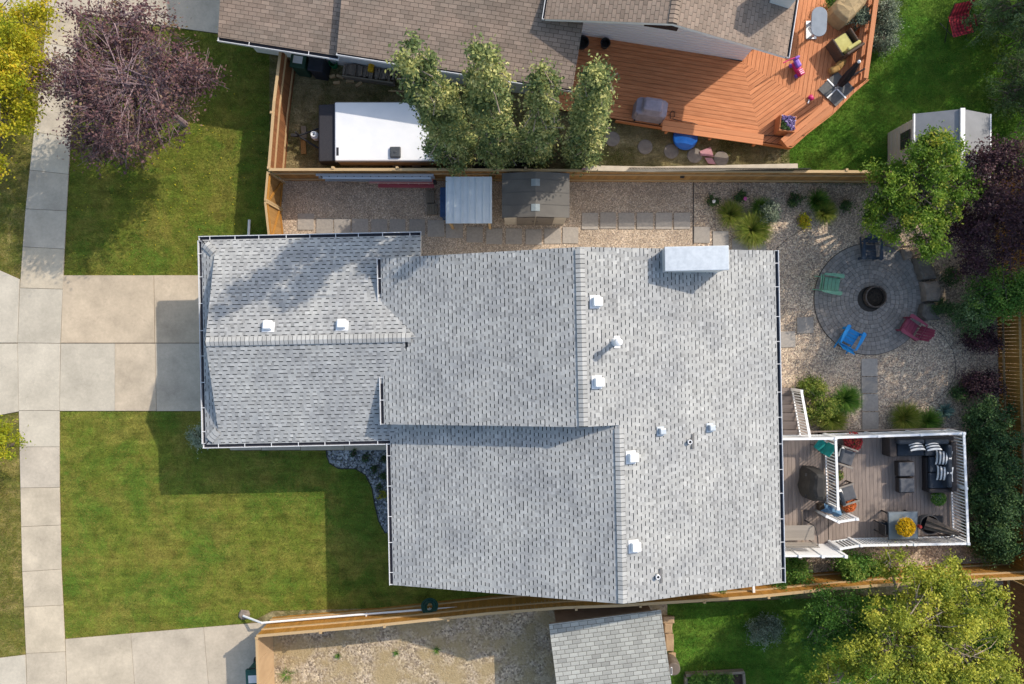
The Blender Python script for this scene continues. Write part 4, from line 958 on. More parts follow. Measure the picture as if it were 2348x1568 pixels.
shrub('dark leafy bush under the roof corner beside the white privacy wall', [LZ(rG, 150, 1110, .35, .4, .35, .3)], 2000, lf_dark, .07, .15)
shrub('green plant spilling between roof edge and lower fence', [P(1648, 1352, .9).to_tuple() + (.4, .15, .3)], 1200, lf_shrub, .06, .12)
shrub('round grey green shrub on the neighbour lawn', [L(1750, 1448, .45, .62, .6, .4), L(1768, 1440, .55, .4, .5, .35)], 5200, lf_silver, .065, .16, tmean=.45)
shrub('grey white flowering shrub at the garage corner', [L(450, 1000, .6, .32, .45, .45), L(470, 1010, .5, .3, .3, .4)], 2500, lf_silver, .06, .14, tmean=.7)
for x, y, lab in ((800, 60, 'grey green shrub at the top outside the red deck rail'), (800, 170, 'grey green shrub in the middle outside the red deck rail'), (790, 270, 'grey green shrub lowest outside the red deck rail')):
    shrub(lab, [LZ(rE, x, y, .5, .55, .5, .4)], 3600, lf_silver, .06, .16, group='shrubs outside the red deck', tmean=.4)
shrub('leafy plant growing on the red deck beside the tan cover', [LZ(rE, 620, 150, .95, .4, .35, .3), LZ(rE, 640, 90, .95, .3, .3, .3)], 2600, lf_silver, .06, .13, tmean=.35, rootz=.5)
shrub('leafy plant at the top of the red deck left of the tan cover', [LZ(rE, 440, 10, .9, .25, .25, .25)], 1200, lf_shrub, .06, .12, rootz=.5)
shrub('dark bare branch heap under the aspens', [LZ(rC, 940, 1080, .45, .75, .45, .3)], 1800, M('dead_twig_leaf', hx('3f3c42'), hx('2d2b30'), 9, .9), .07, .22, bark=m_dtwig, twigs=4)
shrub('dark bare branch heap behind the trailer end', [LZ(rC, 650, 1110, .45, .7, .35, .3)], 1600, MATS['dead_twig_leaf'], .07, .22, bark=m_dtwig, twigs=4)
for x, y, s_, lab, fl in ((1635, 460, .22, 'low rose plant with white flower in the gravel bed', (.8, .78, .72)), (1697, 449, .2, 'low rose plant with pink flower in the gravel bed', hx('c9609c')), (1825, 458, .26, 'low dark leafy plant right of the ornamental grass', None), (1940, 472, .16, 'smallest dark plant near the green tree', None)):
    t = shrub(lab, [L(x, y, .2, s_ * 1.1, s_, .15)], 900, lf_dark, .06, .1, tmean=.6)
    if fl:
        c = P(x + (2 if s_ > .21 else 12), y + (1 if s_ > .21 else 6), .42); b = MB()
        for k in range(3): b.lathe([(.02, -.02), (.075 - k * .02, .0 + k * .012), (.06 - k * .02, .02 + k * .012)], c, 9, wob=.2)
        b.build('flower', M('petal_' + str(int(fl[1] * 100)), fl, tuple(v * .85 for v in fl), 8, .7), t)
for i, (x, y, s_) in enumerate(((970, 90, .13), (1025, 140, .13), (1003, 212, .11), (1020, 272, .17), (905, 10, .14), (1035, 20, .12), (830, -20, .12))):
    lab = ('small dark plant third down in the slate rock bed', 'small dark plant against the eave in the slate rock bed', 'small dark plant near the bed bend in the slate rock bed', 'small yellow leaved plant in the slate rock bed', 'small plant at the wide top of the slate rock bed', 'small plant beside the gutter at the top of the slate rock bed', 'small plant at the left tip of the slate rock bed')[i]
    shrub(lab, [LZ(rL, x, y, .12, s_, s_, .1)], 420, lf_yellow if i == 3 else lf_dark, .05, .06, ncl=12, group='small plants in the slate bed', tmean=.4)
def blades(cen, n, rad, h, w_=.012, spread=1.0, segs=3):
    """arching blades from one tuft -> verts, faces"""
    a = RNG.uniform(0, 2 * math.pi, n); r0 = rad * .25 * np.sqrt(RNG.uniform(0, 1, n)); ln = h * RNG.uniform(.6, 1.15, n); out_ = rad * RNG.uniform(.35, 1.05, n) * spread
    dx, dy = np.cos(a), np.sin(a); V = []; 
    for k in range(segs + 1):
        f = k / segs; rr = r0 + out_ * f ** 1.3; z = ln * (f * 1.25 - .75 * f * f * (out_ / rad)); ww = w_ * (1 - f) + .001
        V.append(np.stack([cen[0] + dx * rr - dy * ww, cen[1] + dy * rr + dx * ww, cen[2] + z], 1)); V.append(np.stack([cen[0] + dx * rr + dy * ww, cen[1] + dy * rr - dx * ww, cen[2] + z], 1))
    V = np.stack(V, 1); F = []
    base = np.arange(n)[:, None] * (2 * (segs + 1))
    for k in range(segs): F.append(base + np.array([[2 * k, 2 * k + 1, 2 * k + 3, 2 * k + 2]]))
    return V.reshape(-1, 3), np.concatenate(F), np.tile(np.clip(RNG.normal(.5, .22, n), 0, 1), segs)
def grassclump(label, x, y, rad, h, n, mat, w_=.014, group='ornamental grasses in the gravel'):
    c = P(x, y); V, F, T = blades((0, 0, 0), n, rad, h, w_); me = fastmesh('ornamental_grass', V, F, mat, T)
    o = bpy.data.objects.new('ornamental_grass', me); COL.objects.link(o); o.location = c; return tag(o, label, 'grass plant', group)
grassclump('green ornamental grass left in the big clump by the fence', 1672, 492, .55, .6, 900, lf_grass)
grassclump('largest yellow green ornamental grass clump near the stepping slabs', 1722, 528, .75, .7, 1500, lf_grass)
grassclump('upright dark ornamental grass behind the big grass clump', 1740, 480, .45, .7, 600, lf_shrub)
grassclump('ornamental grass clump left of the bright green tree', 1885, 488, .5, .6, 900, lf_grass)
grassclump('dark spiky grass above the clump by the green tree', 1868, 463, .45, .75, 500, lf_shrub)
shrub('pale yellow leafed perennial near the bright green tree', [L(1843, 507, .2, .22, .28, .15)], 900, lf_yellow, .08, .1, tmean=.45)
gx, gy = [(2304 + 930 / 2.293) / 1.30835, (600 + 1480 / 2.293) / 1.30835]
grassclump('bright ornamental grass clump above the deck railing', gx - 3, gy + 6, .65, .7, 1100, lf_grass); grassclump('darker ornamental grass clump left of the blue hosta', gx + 50, gy + 14, .55, .6, 800, lf_shrub)
gx, gy = [(2304 + 500 / 2.293) / 1.30835, (600 + 1370 / 2.293) / 1.30835]
grassclump('green ornamental grass clump right of the stair bush', gx + 5, gy, .6, .7, 1100, lf_shrub); grassclump('green ornamental grass clump below the stair bush', gx - 25, gy + 45, .6, .6, 900, lf_grass)
gx, gy = [(2304 + 1205 / 2.293) / 1.30835, (600 + 1450 / 2.293) / 1.30835]
grassclump('blue green rosette plant near the deck corner', gx, gy, .36, .35, 160, lf_bluehosta, .03)
gx, gy = [(2304 + 1640 / 2.293) / 1.30835, (1200 + 1100 / 2.293) / 1.30835]
grassclump('dark green fern at the lower corner of the back fence', gx, gy, .7, .7, 200, lf_shrub, .04)
# weeds
for i, (x, y, r_, lab) in enumerate(((720, 1370, .16, 'small green weed tuft in the bare lower yard'), (370, 1500, .45, 'largest weed patch in the bare yard by the plywood gate'), (1120, 1350, .16, 'green weed tuft near the shadow in the bare yard'), (1400, 1330, .2, 'weed tuft in the shaded stony yard'))):
    c = Z(rL, x, y); V, F, T = blades((0, 0, 0), 60, r_, .13, .007); o = bpy.data.objects.new('weed', fastmesh('weed', V, F, lf_shrub, T)); COL.objects.link(o); o.location = c; tag(o, lab, 'weed', 'weeds in the bare yard')
b = None
# raised garden bed at the bottom edge
gb_ = thing('garden_bed', 'timber edged garden bed at the bottom edge beside the small shed', 'garden bed', P(1640, 1555))
m_oldwood = M('old_timber', hx('8d8272'), hx('736a5c'), 4, .9, .3, 40, rnd=.1)
for x0, y0, x1, y1 in ((1572, 1546, 1705, 1539), (1703, 1539, 1712, 1640), (1572, 1550, 1575, 1640)): bar('timber', m_oldwood, gb_, P(x0, y0, .2), P(x1, y1, .2), .1, .24)
b = MB(); b.prism([(p.x, p.y) for p in (P(1574, 1548), P(1704, 1541), P(1712, 1640), P(1576, 1640))], .01, .2); b.build('soil', M('soil', hx('4a3b30'), hx('362b24'), 9, .95, .5, 40), gb_)
for k, (x, y, lab) in enumerate(((1600, 1560, 'leafy plant at the left of the timber garden bed'), (1630, 1562, 'leafy plant in the middle of the timber garden bed'), (1665, 1560, 'leafy plant at the right of the timber garden bed'))):
    shrub(lab, [L(x, y, .4, .3, .22, .15)], 1300, lf_shrub, .07, .12, rootz=.2, group='garden bed plants')
# grass blades on the lawns: too many to count
def turf(name, label, poly, n, h, mat, keep=None):
    q = [P(x, y) for x, y in poly]; xs = [p.x for p in q]; ys_ = [p.y for p in q]; m = int(n * 1.6)
    x = RNG.uniform(max(min(xs), -21), min(max(xs), 21), m); y = RNG.uniform(max(min(ys_), -14.2), min(max(ys_), 14.2), m); k = inpoly(x, y, [(p.x, p.y) for p in q]); x, y = x[k][:n], y[k][:n]; n = len(x)
    a = RNG.uniform(0, 2 * math.pi, n); l = h * RNG.uniform(.5, 1.2, n); le = RNG.uniform(.3, 1.2, n) * l; ww = RNG.uniform(.006, .013, n)
    d2 = RNG.uniform(0, 2 * math.pi, n)
    V = np.stack([np.stack([x - np.sin(a) * ww, y + np.cos(a) * ww, np.full(n, .004)], 1), np.stack([x + np.sin(a) * ww, y - np.cos(a) * ww, np.full(n, .004)], 1), np.stack([x + np.cos(d2) * le, y + np.sin(d2) * le, l + .004], 1)], 1)
    pat = .5 + .16 * np.sin(x * 1.1 + 2.3 * np.sin(y * .7) + 1) * np.cos(y * .9 + 1.7 * np.sin(x * .6)) + .12 * np.sin(x * 3.1 + y * 4.7 + 2 * np.sin(x * 1.9))
    me = fastmesh(name, V.reshape(-1, 3), np.arange(n * 3).reshape(n, 3), mat, pat + RNG.normal(0, .2, n))
    o = bpy.data.objects.new(name, me); COL.objects.link(o); o['kind'] = 'stuff'; o['label'] = label
    return o
turf('grass', 'short grass of the upper front lawn', LAWN_T, 90000, .05, lf_lawn); turf('grass', 'short grass of the lower front lawn', LAWN_B, 110000, .05, lf_lawn)
turf('grass', 'rich grass of the neighbour lawn beside the red deck', LAWN_R, 70000, .06, lf_lawn2); turf('grass', 'rich grass of the neighbour lawn beside the small shed', LAWN_S, 50000, .06, lf_lawn2)
turf('grass', 'dry grass of the upper boulevard', BOUL_T, 18000, .06, lf_lawn); turf('grass', 'dry grass of the lower boulevard', BOUL_B, 12000, .06, lf_lawn)
lf_dry = leafmat('dry_blade', [hx('5f5a35'), hx('7c6f48'), hx('8f8158'), hx('a5966c'), hx('6d7a38')], .2)
turf('grass', 'patchy dry grass of the trailer yard', [(640, 130), (1330, 220), (1330, 385), (640, 385)], 42000, .07, lf_dry)
turf('grass', 'dry grass below the red deck', [(1390, 270), (1800, 340), (1800, 385), (1390, 385)], 12000, .05, lf_dry)
# fallen leaves on the upper lawn
n = 420; q = np.stack([RNG.normal(-13.5, 2.0, n), RNG.normal(7.5, 2.6, n), np.full(n, .05)], 1); k = inpoly(q[:, 0], q[:, 1], [(P(x, y).x, P(x, y).y) for x, y in LAWN_T]); q = q[k]
o = bpy.data.objects.new('fallen_leaves', leafmesh('fallen_leaves', q, .06, RNG.uniform(.2, 1, len(q)), lf_yellow, 2.0)); COL.objects.link(o); o['kind'] = 'stuff'; o['label'] = 'scattered fallen leaves on the front lawn'
# ================================================================ grey deck with white railings behind the house
UD, LD = 1.05, .75
m_deckfr = M('deck_skirt', hx('453d38'), hx('38312d'), 3, .85)
dk_ = thing('grey_deck', 'grey composite deck with raised upper landing behind the house', 'deck', Z(rG, 700, 620))
def pg(x, y, h): p = Z(rG, x, y, h); return (p.x, p.y)
m_gdk = M('composite_plank', hx('93857b'), hx('82756d'), 2.2, .75, .15, 40, rnd=.07, stretch=(.8, 6, 4))
UP1 = [pg(30, 262, UD), pg(392, 250, UD), pg(412, 752, UD), pg(45, 755, UD)]; UP2 = [pg(45, 755, UD), pg(232, 752, UD), pg(240, 1010, UD), pg(55, 1010, UD)]
LO1 = [pg(400, 240, LD), pg(1300, 208, LD), pg(1330, 955, LD), pg(600, 985, LD), pg(415, 1005, LD)]; LO2 = [pg(236, 755, LD), pg(415, 750, LD), pg(420, 1004, LD), pg(242, 1010, LD)]
for q, z in ((UP1, UD), (UP2, UD), (LO1, LD), (LO2, LD)): boards(dk_, q, R(91.2), z, m_gdk, .150, .010)
for q, z in (([pg(30, 262, UD), pg(388, 252, UD), pg(408, 750, UD), pg(230, 757, UD), pg(236, 1005, UD), pg(55, 1005, UD)], UD), (LO1, LD), (LO2, LD)):
    b = MB(); b.prism([(p[0], p[1]) for p in q], .02, z - .035); b.build('skirt', m_deckfr, dk_)
p0, p1 = Z(rG, 398, 250, UD), Z(rG, 418, 752, UD); p0.z = p1.z = UD - .02; bar('step_nosing', M('tan_nosing', hx('b09b84'), hx('a08b75'), 4, .7), dk_, p0, p1, .05, .04)
p0, p1 = Z(rG, 234, 757, UD), Z(rG, 240, 1005, UD); p0.z = p1.z = UD - .02; bar('step_nosing', MATS['tan_nosing'], dk_, p0, p1, .05, .04)
p0, p1 = Z(rG, 240, 222, LD), Z(rG, 1300, 196, LD); p0.z = p1.z = LD - .12; bar('fascia_board', m_gdk, dk_, p0, p1, .03, .22)
# stairs down to the gravel
st = thing('deck_stairs', 'grey plank stairs from gravel up to the deck landing', 'stairs', Z(rF, 140, 1300))
for k in range(6):
    f = k / 6; z = .175 * (k + 1); y0 = Z(rF, 0, 1290, 0).y; y1 = Z(rG, 0, 262, UD).y; xa = Z(rF, 40, 1300, .5).x; xb = Z(rG, 232, 100, .8).x + .05 * k
    ya = y0 + (y1 - y0) * f; yb = y0 + (y1 - y0) * (f + 1 / 6)
    for j in range(2): piece('tread', m_gdk, st, Vector(((xa + xb) / 2, ya + (yb - ya) * (j + .5) / 2, z - .02)), (xb - xa, abs(yb - ya) / 2 - .006, .04))
    piece('riser', m_deckfr, st, Vector(((xa + xb) / 2, ya - .012, z / 2 - .02)), (xb - xa, .02, z - .04))
def railing(root, a, b_, zb0, zb1=None, hh=.95, sp_=.118, posts=(True, True), tw=.085):
    zb1 = zb0 if zb1 is None else zb1; a = Vector((a[0], a[1], zb0)); b_ = Vector((b_[0], b_[1], zb1)); U = Vector((0, 0, 1))
    bar('top_rail', m_vinyl, root, a + U * hh, b_ + U * hh, tw, .045); bar('bottom_rail', m_vinyl, root, a + U * .09, b_ + U * .09, .05, .05)
    L_ = (b_ - a).length; n = max(2, int(L_ / sp_)); ang = math.atan2((b_ - a).y, (b_ - a).x)
    for k in range(1, n): piece('baluster', m_vinyl, root, a.lerp(b_, k / n) + U * (hh / 2 + .03), (.034, .034, hh - .12), rz=ang)
    m = max(1, int(L_ / 1.9 + .5))
    for k in range(m + 1):
        if (k == 0 and not posts[0]) or (k == m and not posts[1]): continue
        p = a.lerp(b_, k / m); po = piece('post', m_vinyl, root, p + U * (hh / 2 + .02), (.1, .1, hh + .06), rz=ang)
def tz(x, y, h): p = Z(rG, x, y, h); return p
r1 = thing('deck_railing', 'white railing round the outer edge of the grey deck', 'railing', Z(rG, 1345, 600, LD) * 1)
railing(r1, tz(468, 258, LD + .95), tz(1347, 228, LD + .95), LD); railing(r1, tz(1347, 228, LD + .95), tz(1377, 987, LD + .95), LD, posts=(False, True)); railing(r1, tz(1377, 987, LD + .95), tz(640, 1000, LD + .95), LD, posts=(False, True)); railing(r1, tz(640, 1000, LD + .95), tz(500, 1022, LD + .95), LD, posts=(False, True))
r2 = thing('deck_railing', 'white railing between upper landing and lower deck', 'railing', tz(440, 500, UD))
railing(r2, tz(85, 268, UD + .95), tz(464, 264, UD + .95), UD, posts=(False, True)); railing(r2, tz(465, 264, UD + .95), tz(482, 748, UD + .95), UD, posts=(False, True))
r3 = thing('deck_railing', 'short white handrail with jeans hanging on it by the deck step', 'railing', tz(480, 800, LD))
railing(r3, tz(403, 800, LD + .95), tz(484, 838, LD + .95), LD); railing(r3, tz(484, 838, LD + .95), tz(608, 816, LD + .9), LD, posts=(False, True))
r4 = thing('deck_railing', 'sloping white handrail beside the deck stairs', 'railing', Z(rF, 200, 1310))
p0 = Z(rF, 220, 1312, .95); p1 = Z(rG, 288, 262, UD + .95); railing(r4, p0, p1, .12, UD, posts=(True, False))
# white privacy wall
pw = thing('privacy_wall', 'solid white privacy panels beside the wooden bench', 'wall panel', tz(300, 1010, .8))
q0, q1 = tz(60, 1072, 2.25), tz(535, 1076, 2.25)
for k in range(3):
    a_, b_ = q0.lerp(q1, k / 3), q0.lerp(q1, (k + 1) / 3); c = (a_ + b_) / 2; piece('panel', m_vinyl, pw, Vector((c.x, c.y, 1.3)), ((b_ - a_).length - .1, .04, 1.85))
    piece('cap', m_vinyl, pw, Vector((c.x, c.y, 2.235)), ((b_ - a_).length - .1, .07, .03))
for k in range(4): c = q0.lerp(q1, k / 3); piece('post', m_vinyl, pw, Vector((c.x, c.y, 1.15)), (.11, .11, 2.3))
# ---------------------------------------------------------------- soft helpers
def cush(name, parent, mat, c, size, rz=0, bev=.05, rot=None, seg=3):
    b_ = MB(); b_.box(c, size, rz, rot=rot); return b_.build(name, mat, parent, bevel=min(bev, min(size) * .45), seg=seg, smooth=False)
m_wicker = M('dark_wicker', hx('4a423f'), hx('352f2e'), 40, .7, .8, 90, .01)
m_wbrown = M('brown_wicker', hx('5d4d42'), hx('453930'), 40, .7, .8, 90, .01)
m_char = M('charcoal_cushion', hx('3a4049'), hx('30363e'), 5, .9, .2, 50)
m_grey = M('grey_cushion', hx('5f6064'), hx('525459'), 5, .9, .2, 50)
m_white_f = M('white_fabric', (.75, .74, .72), (.66, .65, .64), 8, .9); m_str = M('stripe_fabric', hx('3e434c'), hx('343942'), 8, .9)
def pillow(label, c, size, rot, striped=7, group='striped cushions on the corner sofa'):
    n = 10; b_ = MB(); V = {}
    for side in (1, -1):
        for i in range(n + 1):
            for j in range(n + 1):
                x, y = i / n * 2 - 1, j / n * 2 - 1; pin = 1 - .10 * (1 - abs(x)) * (abs(y) ** 4) - 0; z = side * size[2] * (max(0, (1 - x ** 2) * (1 - y ** 2))) ** .45
                V[(side, i, j)] = len(b_.v); sx = 1 - .09 * (1 - y * y) ; sy = 1 - .09 * (1 - x * x)
                b_.v.append((x * size[0] / 2 * sx, y * size[1] / 2 * sy, z))
    for side in (1, -1):
        for i in range(n):
            for j in range(n):
                f = [V[(side, i, j)], V[(side, i + 1, j)], V[(side, i + 1, j + 1)], V[(side, i, j + 1)]]; b_.f.append(tuple(f if side > 0 else f[::-1])); b_.m.append(1 if striped and i in (1, 3, 5, 7) and striped == 7 else (1 if striped == 3 and i in (2, 7) else 0)); b_.t.append(.5)
    o = b_.build('cushion', [m_white_f, m_str], None, world=False, smooth=True); o.location = c; o.rotation_euler = rot; return tag(o, label, 'cushion', group)
# sofa
so = thing('corner_sofa', 'dark wicker corner sofa with charcoal cushions in the deck corner', 'sofa', tz(1080, 400, LD))
def bx(reg, x0, y0, x1, y1, h): a = Z(reg, x0, y0, h); c = Z(reg, x1, y1, h); return Vector(((a.x + c.x) / 2, (a.y + c.y) / 2, 0)), abs(c.x - a.x), abs(a.y - c.y)
def sbox(name, mat, reg, x0, y0, x1, y1, z0, z1, parent, bev=.05, rz=R(1.2)):
    c, w_, d_2 = bx(reg, x0, y0, x1, y1, z1); c.z = (z0 + z1) / 2; return cush(name, parent, mat, c, (w_, d_2, z1 - z0), rz, bev)
sbox('base', m_wicker, rG, 848, 268, 1262, 385, LD, LD + .28, so, .02); sbox('base', m_wicker, rG, 1088, 392, 1270, 628, LD, LD + .28, so, .02)
sbox('armrest', m_wicker, rG, 838, 262, 885, 392, LD, LD + .58, so, .03); sbox('backrest', m_wicker, rG, 886, 252, 1282, 282, LD, LD + .68, so, .04); sbox('backrest', m_wicker, rG, 1262, 290, 1300, 632, LD, LD + .68, so, .04)
sbox('armrest', m_wicker, rG, 1110, 612, 1262, 638, LD, LD + .5, so, .03)
for x0, x1 in ((890, 1075), (1080, 1255)): sbox('seat_cushion', m_char, rG, x0, 300, x1, 384, LD + .28, LD + .44, so)
for y0, y1 in ((390, 498), (502, 610)): sbox('seat_cushion', m_char, rG, 1112, y0, 1240, y1, LD + .28, LD + .44, so)
for x0, x1 in ((900, 1080), (1085, 1250)): sbox('back_cushion', m_char, rG, x0, 272, x1, 306, LD + .4, LD + .8, so, .07)
for y0, y1 in ((310, 400), (405, 500), (505, 605)): sbox('back_cushion', m_char, rG, 1238, y0, 1272, y1, LD + .4, LD + .8, so, .07)
for (x, y), rot, lab in (((1012, 303), (R(-40), 0, R(96)), 'left striped cushion on the back row of the corner sofa'), ((1126, 303), (R(-40), 0, R(96)), 'right striped cushion on the back row of the corner sofa')):
    pillow(lab, Z(rG, x, y, LD + .7), (.56, .56, .12), (R(38), 0, R(4)) if False else (R(0), R(38), R(95)))
for (x, y), lab in (((1210, 398), 'upper striped cushion on the side row of the corner sofa'), ((1217, 506), 'lower striped cushion on the side row of the corner sofa')):
    pillow(lab, Z(rG, x, y, LD + .62), (.56, .56, .12), (0, R(-22), R(-3)))
for y0, y1, lab in ((425, 528, 'upper wicker ottoman with grey cushion on the deck'), (536, 640, 'lower wicker ottoman with grey cushion on the deck')):
    ot = thing('ottoman', lab, 'ottoman', tz(945, (y0 + y1) / 2, LD), group='wicker ottomans'); sbox('base', m_wicker, rG, 900 + (y0 > 500) * 6, y0, 1008, y1, LD, LD + .32, ot, .03); sbox('seat_cushion', m_grey, rG, 904 + (y0 > 500) * 6, y0 + 4, 1010, y1 - 4, LD + .32, LD + .44, ot, .04)
def lounge(label, x, y, rz, arms=True):
    c = tz(x, y, LD + .3); t = thing('patio_chair', label, 'chair', (c.x, c.y, LD), rz)
    f = lambda n_, m_, cc, s_, bv=.03, rot=None: cush(n_, t, m_, root_matrix(t) @ Vector(cc), s_, rz, bv, rot=(Matrix.Rotation(rz, 3, 'Z') @ rot) if rot else None)
    f('seat_cushion', m_grey, (.05, 0, .36), (.56, .56, .13)); f('back_cushion', m_char, (-.3, 0, .58), (.14, .54, .5), .05, Matrix.Rotation(R(-14), 3, 'Y'))
    f('seat_frame', m_wicker, (.02, 0, .25), (.6, .6, .08), .01)
    for s_ in (-1, 1):
        f('armrest', M('grey_arm', hx('8c857d'), hx('7b746d'), 6, .7), (0, s_ * .34, .56), (.66, .07, .04), .01)
        for xx in (-.3, .3): f('leg', m_wicker, (xx, s_ * .34, .27), (.05, .05, .54), .008)
    return t
lounge('grey patio chair with striped cushion beside the red flowers', 522, 385, R(-18)); lounge('charcoal patio chair with pale cushion above the orange flowers', 530, 640, R(18))
pillow('white cushion with one grey stripe on the patio chair', tz(505, 358, LD + .62), (.42, .42, .09), (0, R(55), R(-25)), 3, None); pillow('pale cushion leaning on the charcoal patio chair', tz(500, 648, LD + .6), (.42, .42, .08), (0, R(60), R(12)), 0, None)
# ---------------------------------------------------------------- flower pots
def mums(label, p, r, cols, z0, potc, n=700, name='flower_pot', pr=None, leaf=None, asp=.6):
    t = thing(name, label, 'flower pot', (p.x, p.y, z0)); pr = pr or r * .62
    b_ = MB(); b_.lathe([(pr * .75, 0), (pr, .22), (pr * 1.06, .22), (pr * 1.06, .25), (pr * .9, .25), (pr * .9, .2)], (p.x, p.y, z0), 18, close=False); b_.lathe([(pr * .74, .005), (.001, .005)], (p.x, p.y, z0), 12, close=False); b_.lathe([(pr * .9, .21), (.001, .22)], (p.x, p.y, z0), 12, close=False)
    b_.build('pot', potc, t)
    d = unitv(RNG.normal(size=(n, 3))); d[:, 2] = np.abs(d[:, 2]); c = d * np.array([r, r, r * .75]) * RNG.uniform(.8, 1.03, (n, 1)) + np.array([0, 0, .2])
    o = bpy.data.objects.new('flowers', leafmesh('flowers', c, .055, RNG.normal(.5, .2, n), cols, 1.5, .8)); COL.objects.link(o); o.parent = t
    d = unitv(RNG.normal(size=(300, 3))); d[:, 2] = np.abs(d[:, 2]); o = bpy.data.objects.new('foliage', leafmesh('foliage', d * r * .78 * np.array([1, 1, .75]) + np.array([0, 0, .2]), .07, RNG.normal(.4, .15, 300), leaf or lf_shrub)); COL.objects.link(o); o.parent = t
    return t
m_pot = M('dark_pot', hx('3b3634'), hx('2f2b29'), 5, .6); m_potw = M('white_pot', (.7, .7, .68), (.62, .62, .6), 5, .5); m_terra = M('terracotta', hx('9a5a3c'), hx('85492f'), 5, .8)
mums('round red chrysanthemum pot by the upper deck railing', tz(598, 292, LD + .4), .37, leafmat('red_petal', [hx('7a1f22'), hx('a83335'), hx('c94a48'), hx('d9706a')], .2), LD, m_pot)
mums('round orange chrysanthemum pot beside the charcoal chair', tz(566, 726, LD + .35), .28, leafmat('orange_petal', [hx('9a431f'), hx('c4602e'), hx('d97d44'), hx('e39a62')], .2), LD, m_pot)
mums('small pot with pink edged flowers between the two chairs', tz(503, 525, LD + .4), .2, leafmat('pink_mix', [hx('5a6b34'), hx('6f7a3c'), hx('8a8a4a'), hx('d98aa8')], .2), LD, m_pot, 260)
t = mums('white pot with green leafy plant near the right railing', tz(1185, 680, LD + .35), .3, lf_shrub, LD, m_potw, 420)
# table with glass top and yellow flowers
m_glass = M('table_glass', hx('7d868b'), hx('6f787d'), 3, .15, spec=.6)
tb = thing('patio_table', 'square grey glass patio table holding yellow flowers', 'table', tz(930, 865, LD))
sbox('table_top', m_glass, rG, 832, 772, 1028, 955, LD + .70, LD + .73, tb, .012); sbox('rim', M('table_rim', hx('5b6064'), hx('4f5458'), 5, .5), rG, 826, 766, 1034, 961, LD + .66, LD + .70, tb, .012)
for x, y in ((850, 790), (1010, 790), (850, 935), (1010, 935)): c = tz(x, y, LD + .7); piece('leg', m_black, tb, Vector((c.x, c.y, LD + .34)), (.05, .05, .68))
mums('large round yellow chrysanthemum pot on the patio table', tz(952, 878, LD + 1.02), .36, leafmat('yellow_petal', [hx('b98a08'), hx('dcae0c'), hx('efc412'), hx('f6d63a')], .2), LD + .73, m_pot, 1100)
# dining chair right of the table: round woven back
dc = thing('dining_chair', 'dark round backed wicker chair right of the patio table', 'chair', tz(1075, 840, LD))
c = tz(1075, 845, LD + .45); b = MB(); b.lathe([(.24, 0), (.26, .03), (.24, .06), (.001, .06)], (c.x, c.y, LD + .40), 16); b.build('seat', m_char, dc)
b = MB(); b.lathe([(.3, .0), (.34, .18), (.37, .38), (.34, .38), (.31, .18), (.28, .02)], (c.x, c.y + .02, LD + .42), 20, close=False); b.build('backrest', M('grey_weave', hx('6f6a66'), hx('4f4b49'), 60, .8, .8, 90), dc)
for k in range(4): a = R(45 + 90 * k); piece('leg', m_black, dc, Vector((c.x + .2 * math.cos(a), c.y + .2 * math.sin(a), LD + .2)), (.035, .035, .4))
d2 = thing('dining_chair', 'dark chair half hidden left of the patio table', 'chair', tz(800, 880, LD)); c = tz(803, 880, LD + .45)
cush('seat', d2, m_char, Vector((c.x, c.y, LD + .42)), (.4, .42, .07), 0, .02); cush('backrest', d2, m_black, Vector((c.x - .2, c.y, LD + .65)), (.04, .42, .45), 0, .01)
for sx in (-1, 1):
    for sy in (-1, 1): piece('leg', m_black, d2, Vector((c.x + sx * .17, c.y + sy * .18, LD + .2)), (.03, .03, .4))
# closed umbrella leaning in the corner
um_ = thing('patio_umbrella', 'closed tan cantilever umbrella leaning in the deck corner', 'umbrella', tz(1320, 930, LD))
a_, b_ = Z(rG, 1085, 842, LD + .75), Z(rG, 1322, 925, LD + 1.35); x = (b_ - a_).normalized(); y = x.cross(Vector((0, 0, 1))).normalized(); z = y.cross(x)
b = MB(); n = 16
for k, (f, r_) in enumerate(((0, .24), (.15, .22), (.45, .17), (.75, .11), (.93, .06), (1.0, .03))):
    for q in range(n): rr = r_ * (1.15 if q % 2 else .72) ; an = 2 * math.pi * q / n; b.v.append(tuple(a_.lerp(b_, f) + (y * math.cos(an) + z * math.sin(an)) * rr))
for k in range(5):
    for q in range(n): i = k * n + q; j = k * n + (q + 1) % n; b.f.append((i, j, j + n, i + n)); b.m.append(0); b.t.append(.5)
b.f.append(tuple(range(n - 1, -1, -1))); b.m.append(0); b.t.append(.5)
b.build('canopy', M('tan_canvas', hx('6d6156'), hx('5b5048'), 6, .9), um_)
b = MB(); p2 = tz(1335, 935, LD); p2 = Vector((b_.x - .08, b_.y + .02, 0)); b.tube([(p2.x, p2.y, LD), (p2.x, p2.y, LD + 1.3), tuple(b_)], .03, 8); b.tube([tuple(b_ + Vector((0, 0, .03))), tuple(Z(rG, 1230, 950, LD + 1.2)), tuple(Z(rG, 1165, 915, LD + .95))], .018, 6); b.build('pole', m_black, um_)
b = MB(); b.box((p2.x - .05, p2.y + .05, LD + .04), (.6, .6, .08)); b.build('base_plate', m_black, um_, bevel=.02)
b = MB(); c = tz(1035, 866, LD + .8); b.lathe([(.06, 0), (.07, .12), (.05, .16), (.001, .16)], c, 12); one('lantern', b, M('red_plastic', hx('b03a35'), hx('962f2b'), 5, .5), 'small red lantern hanging between table and umbrella', 'lantern')
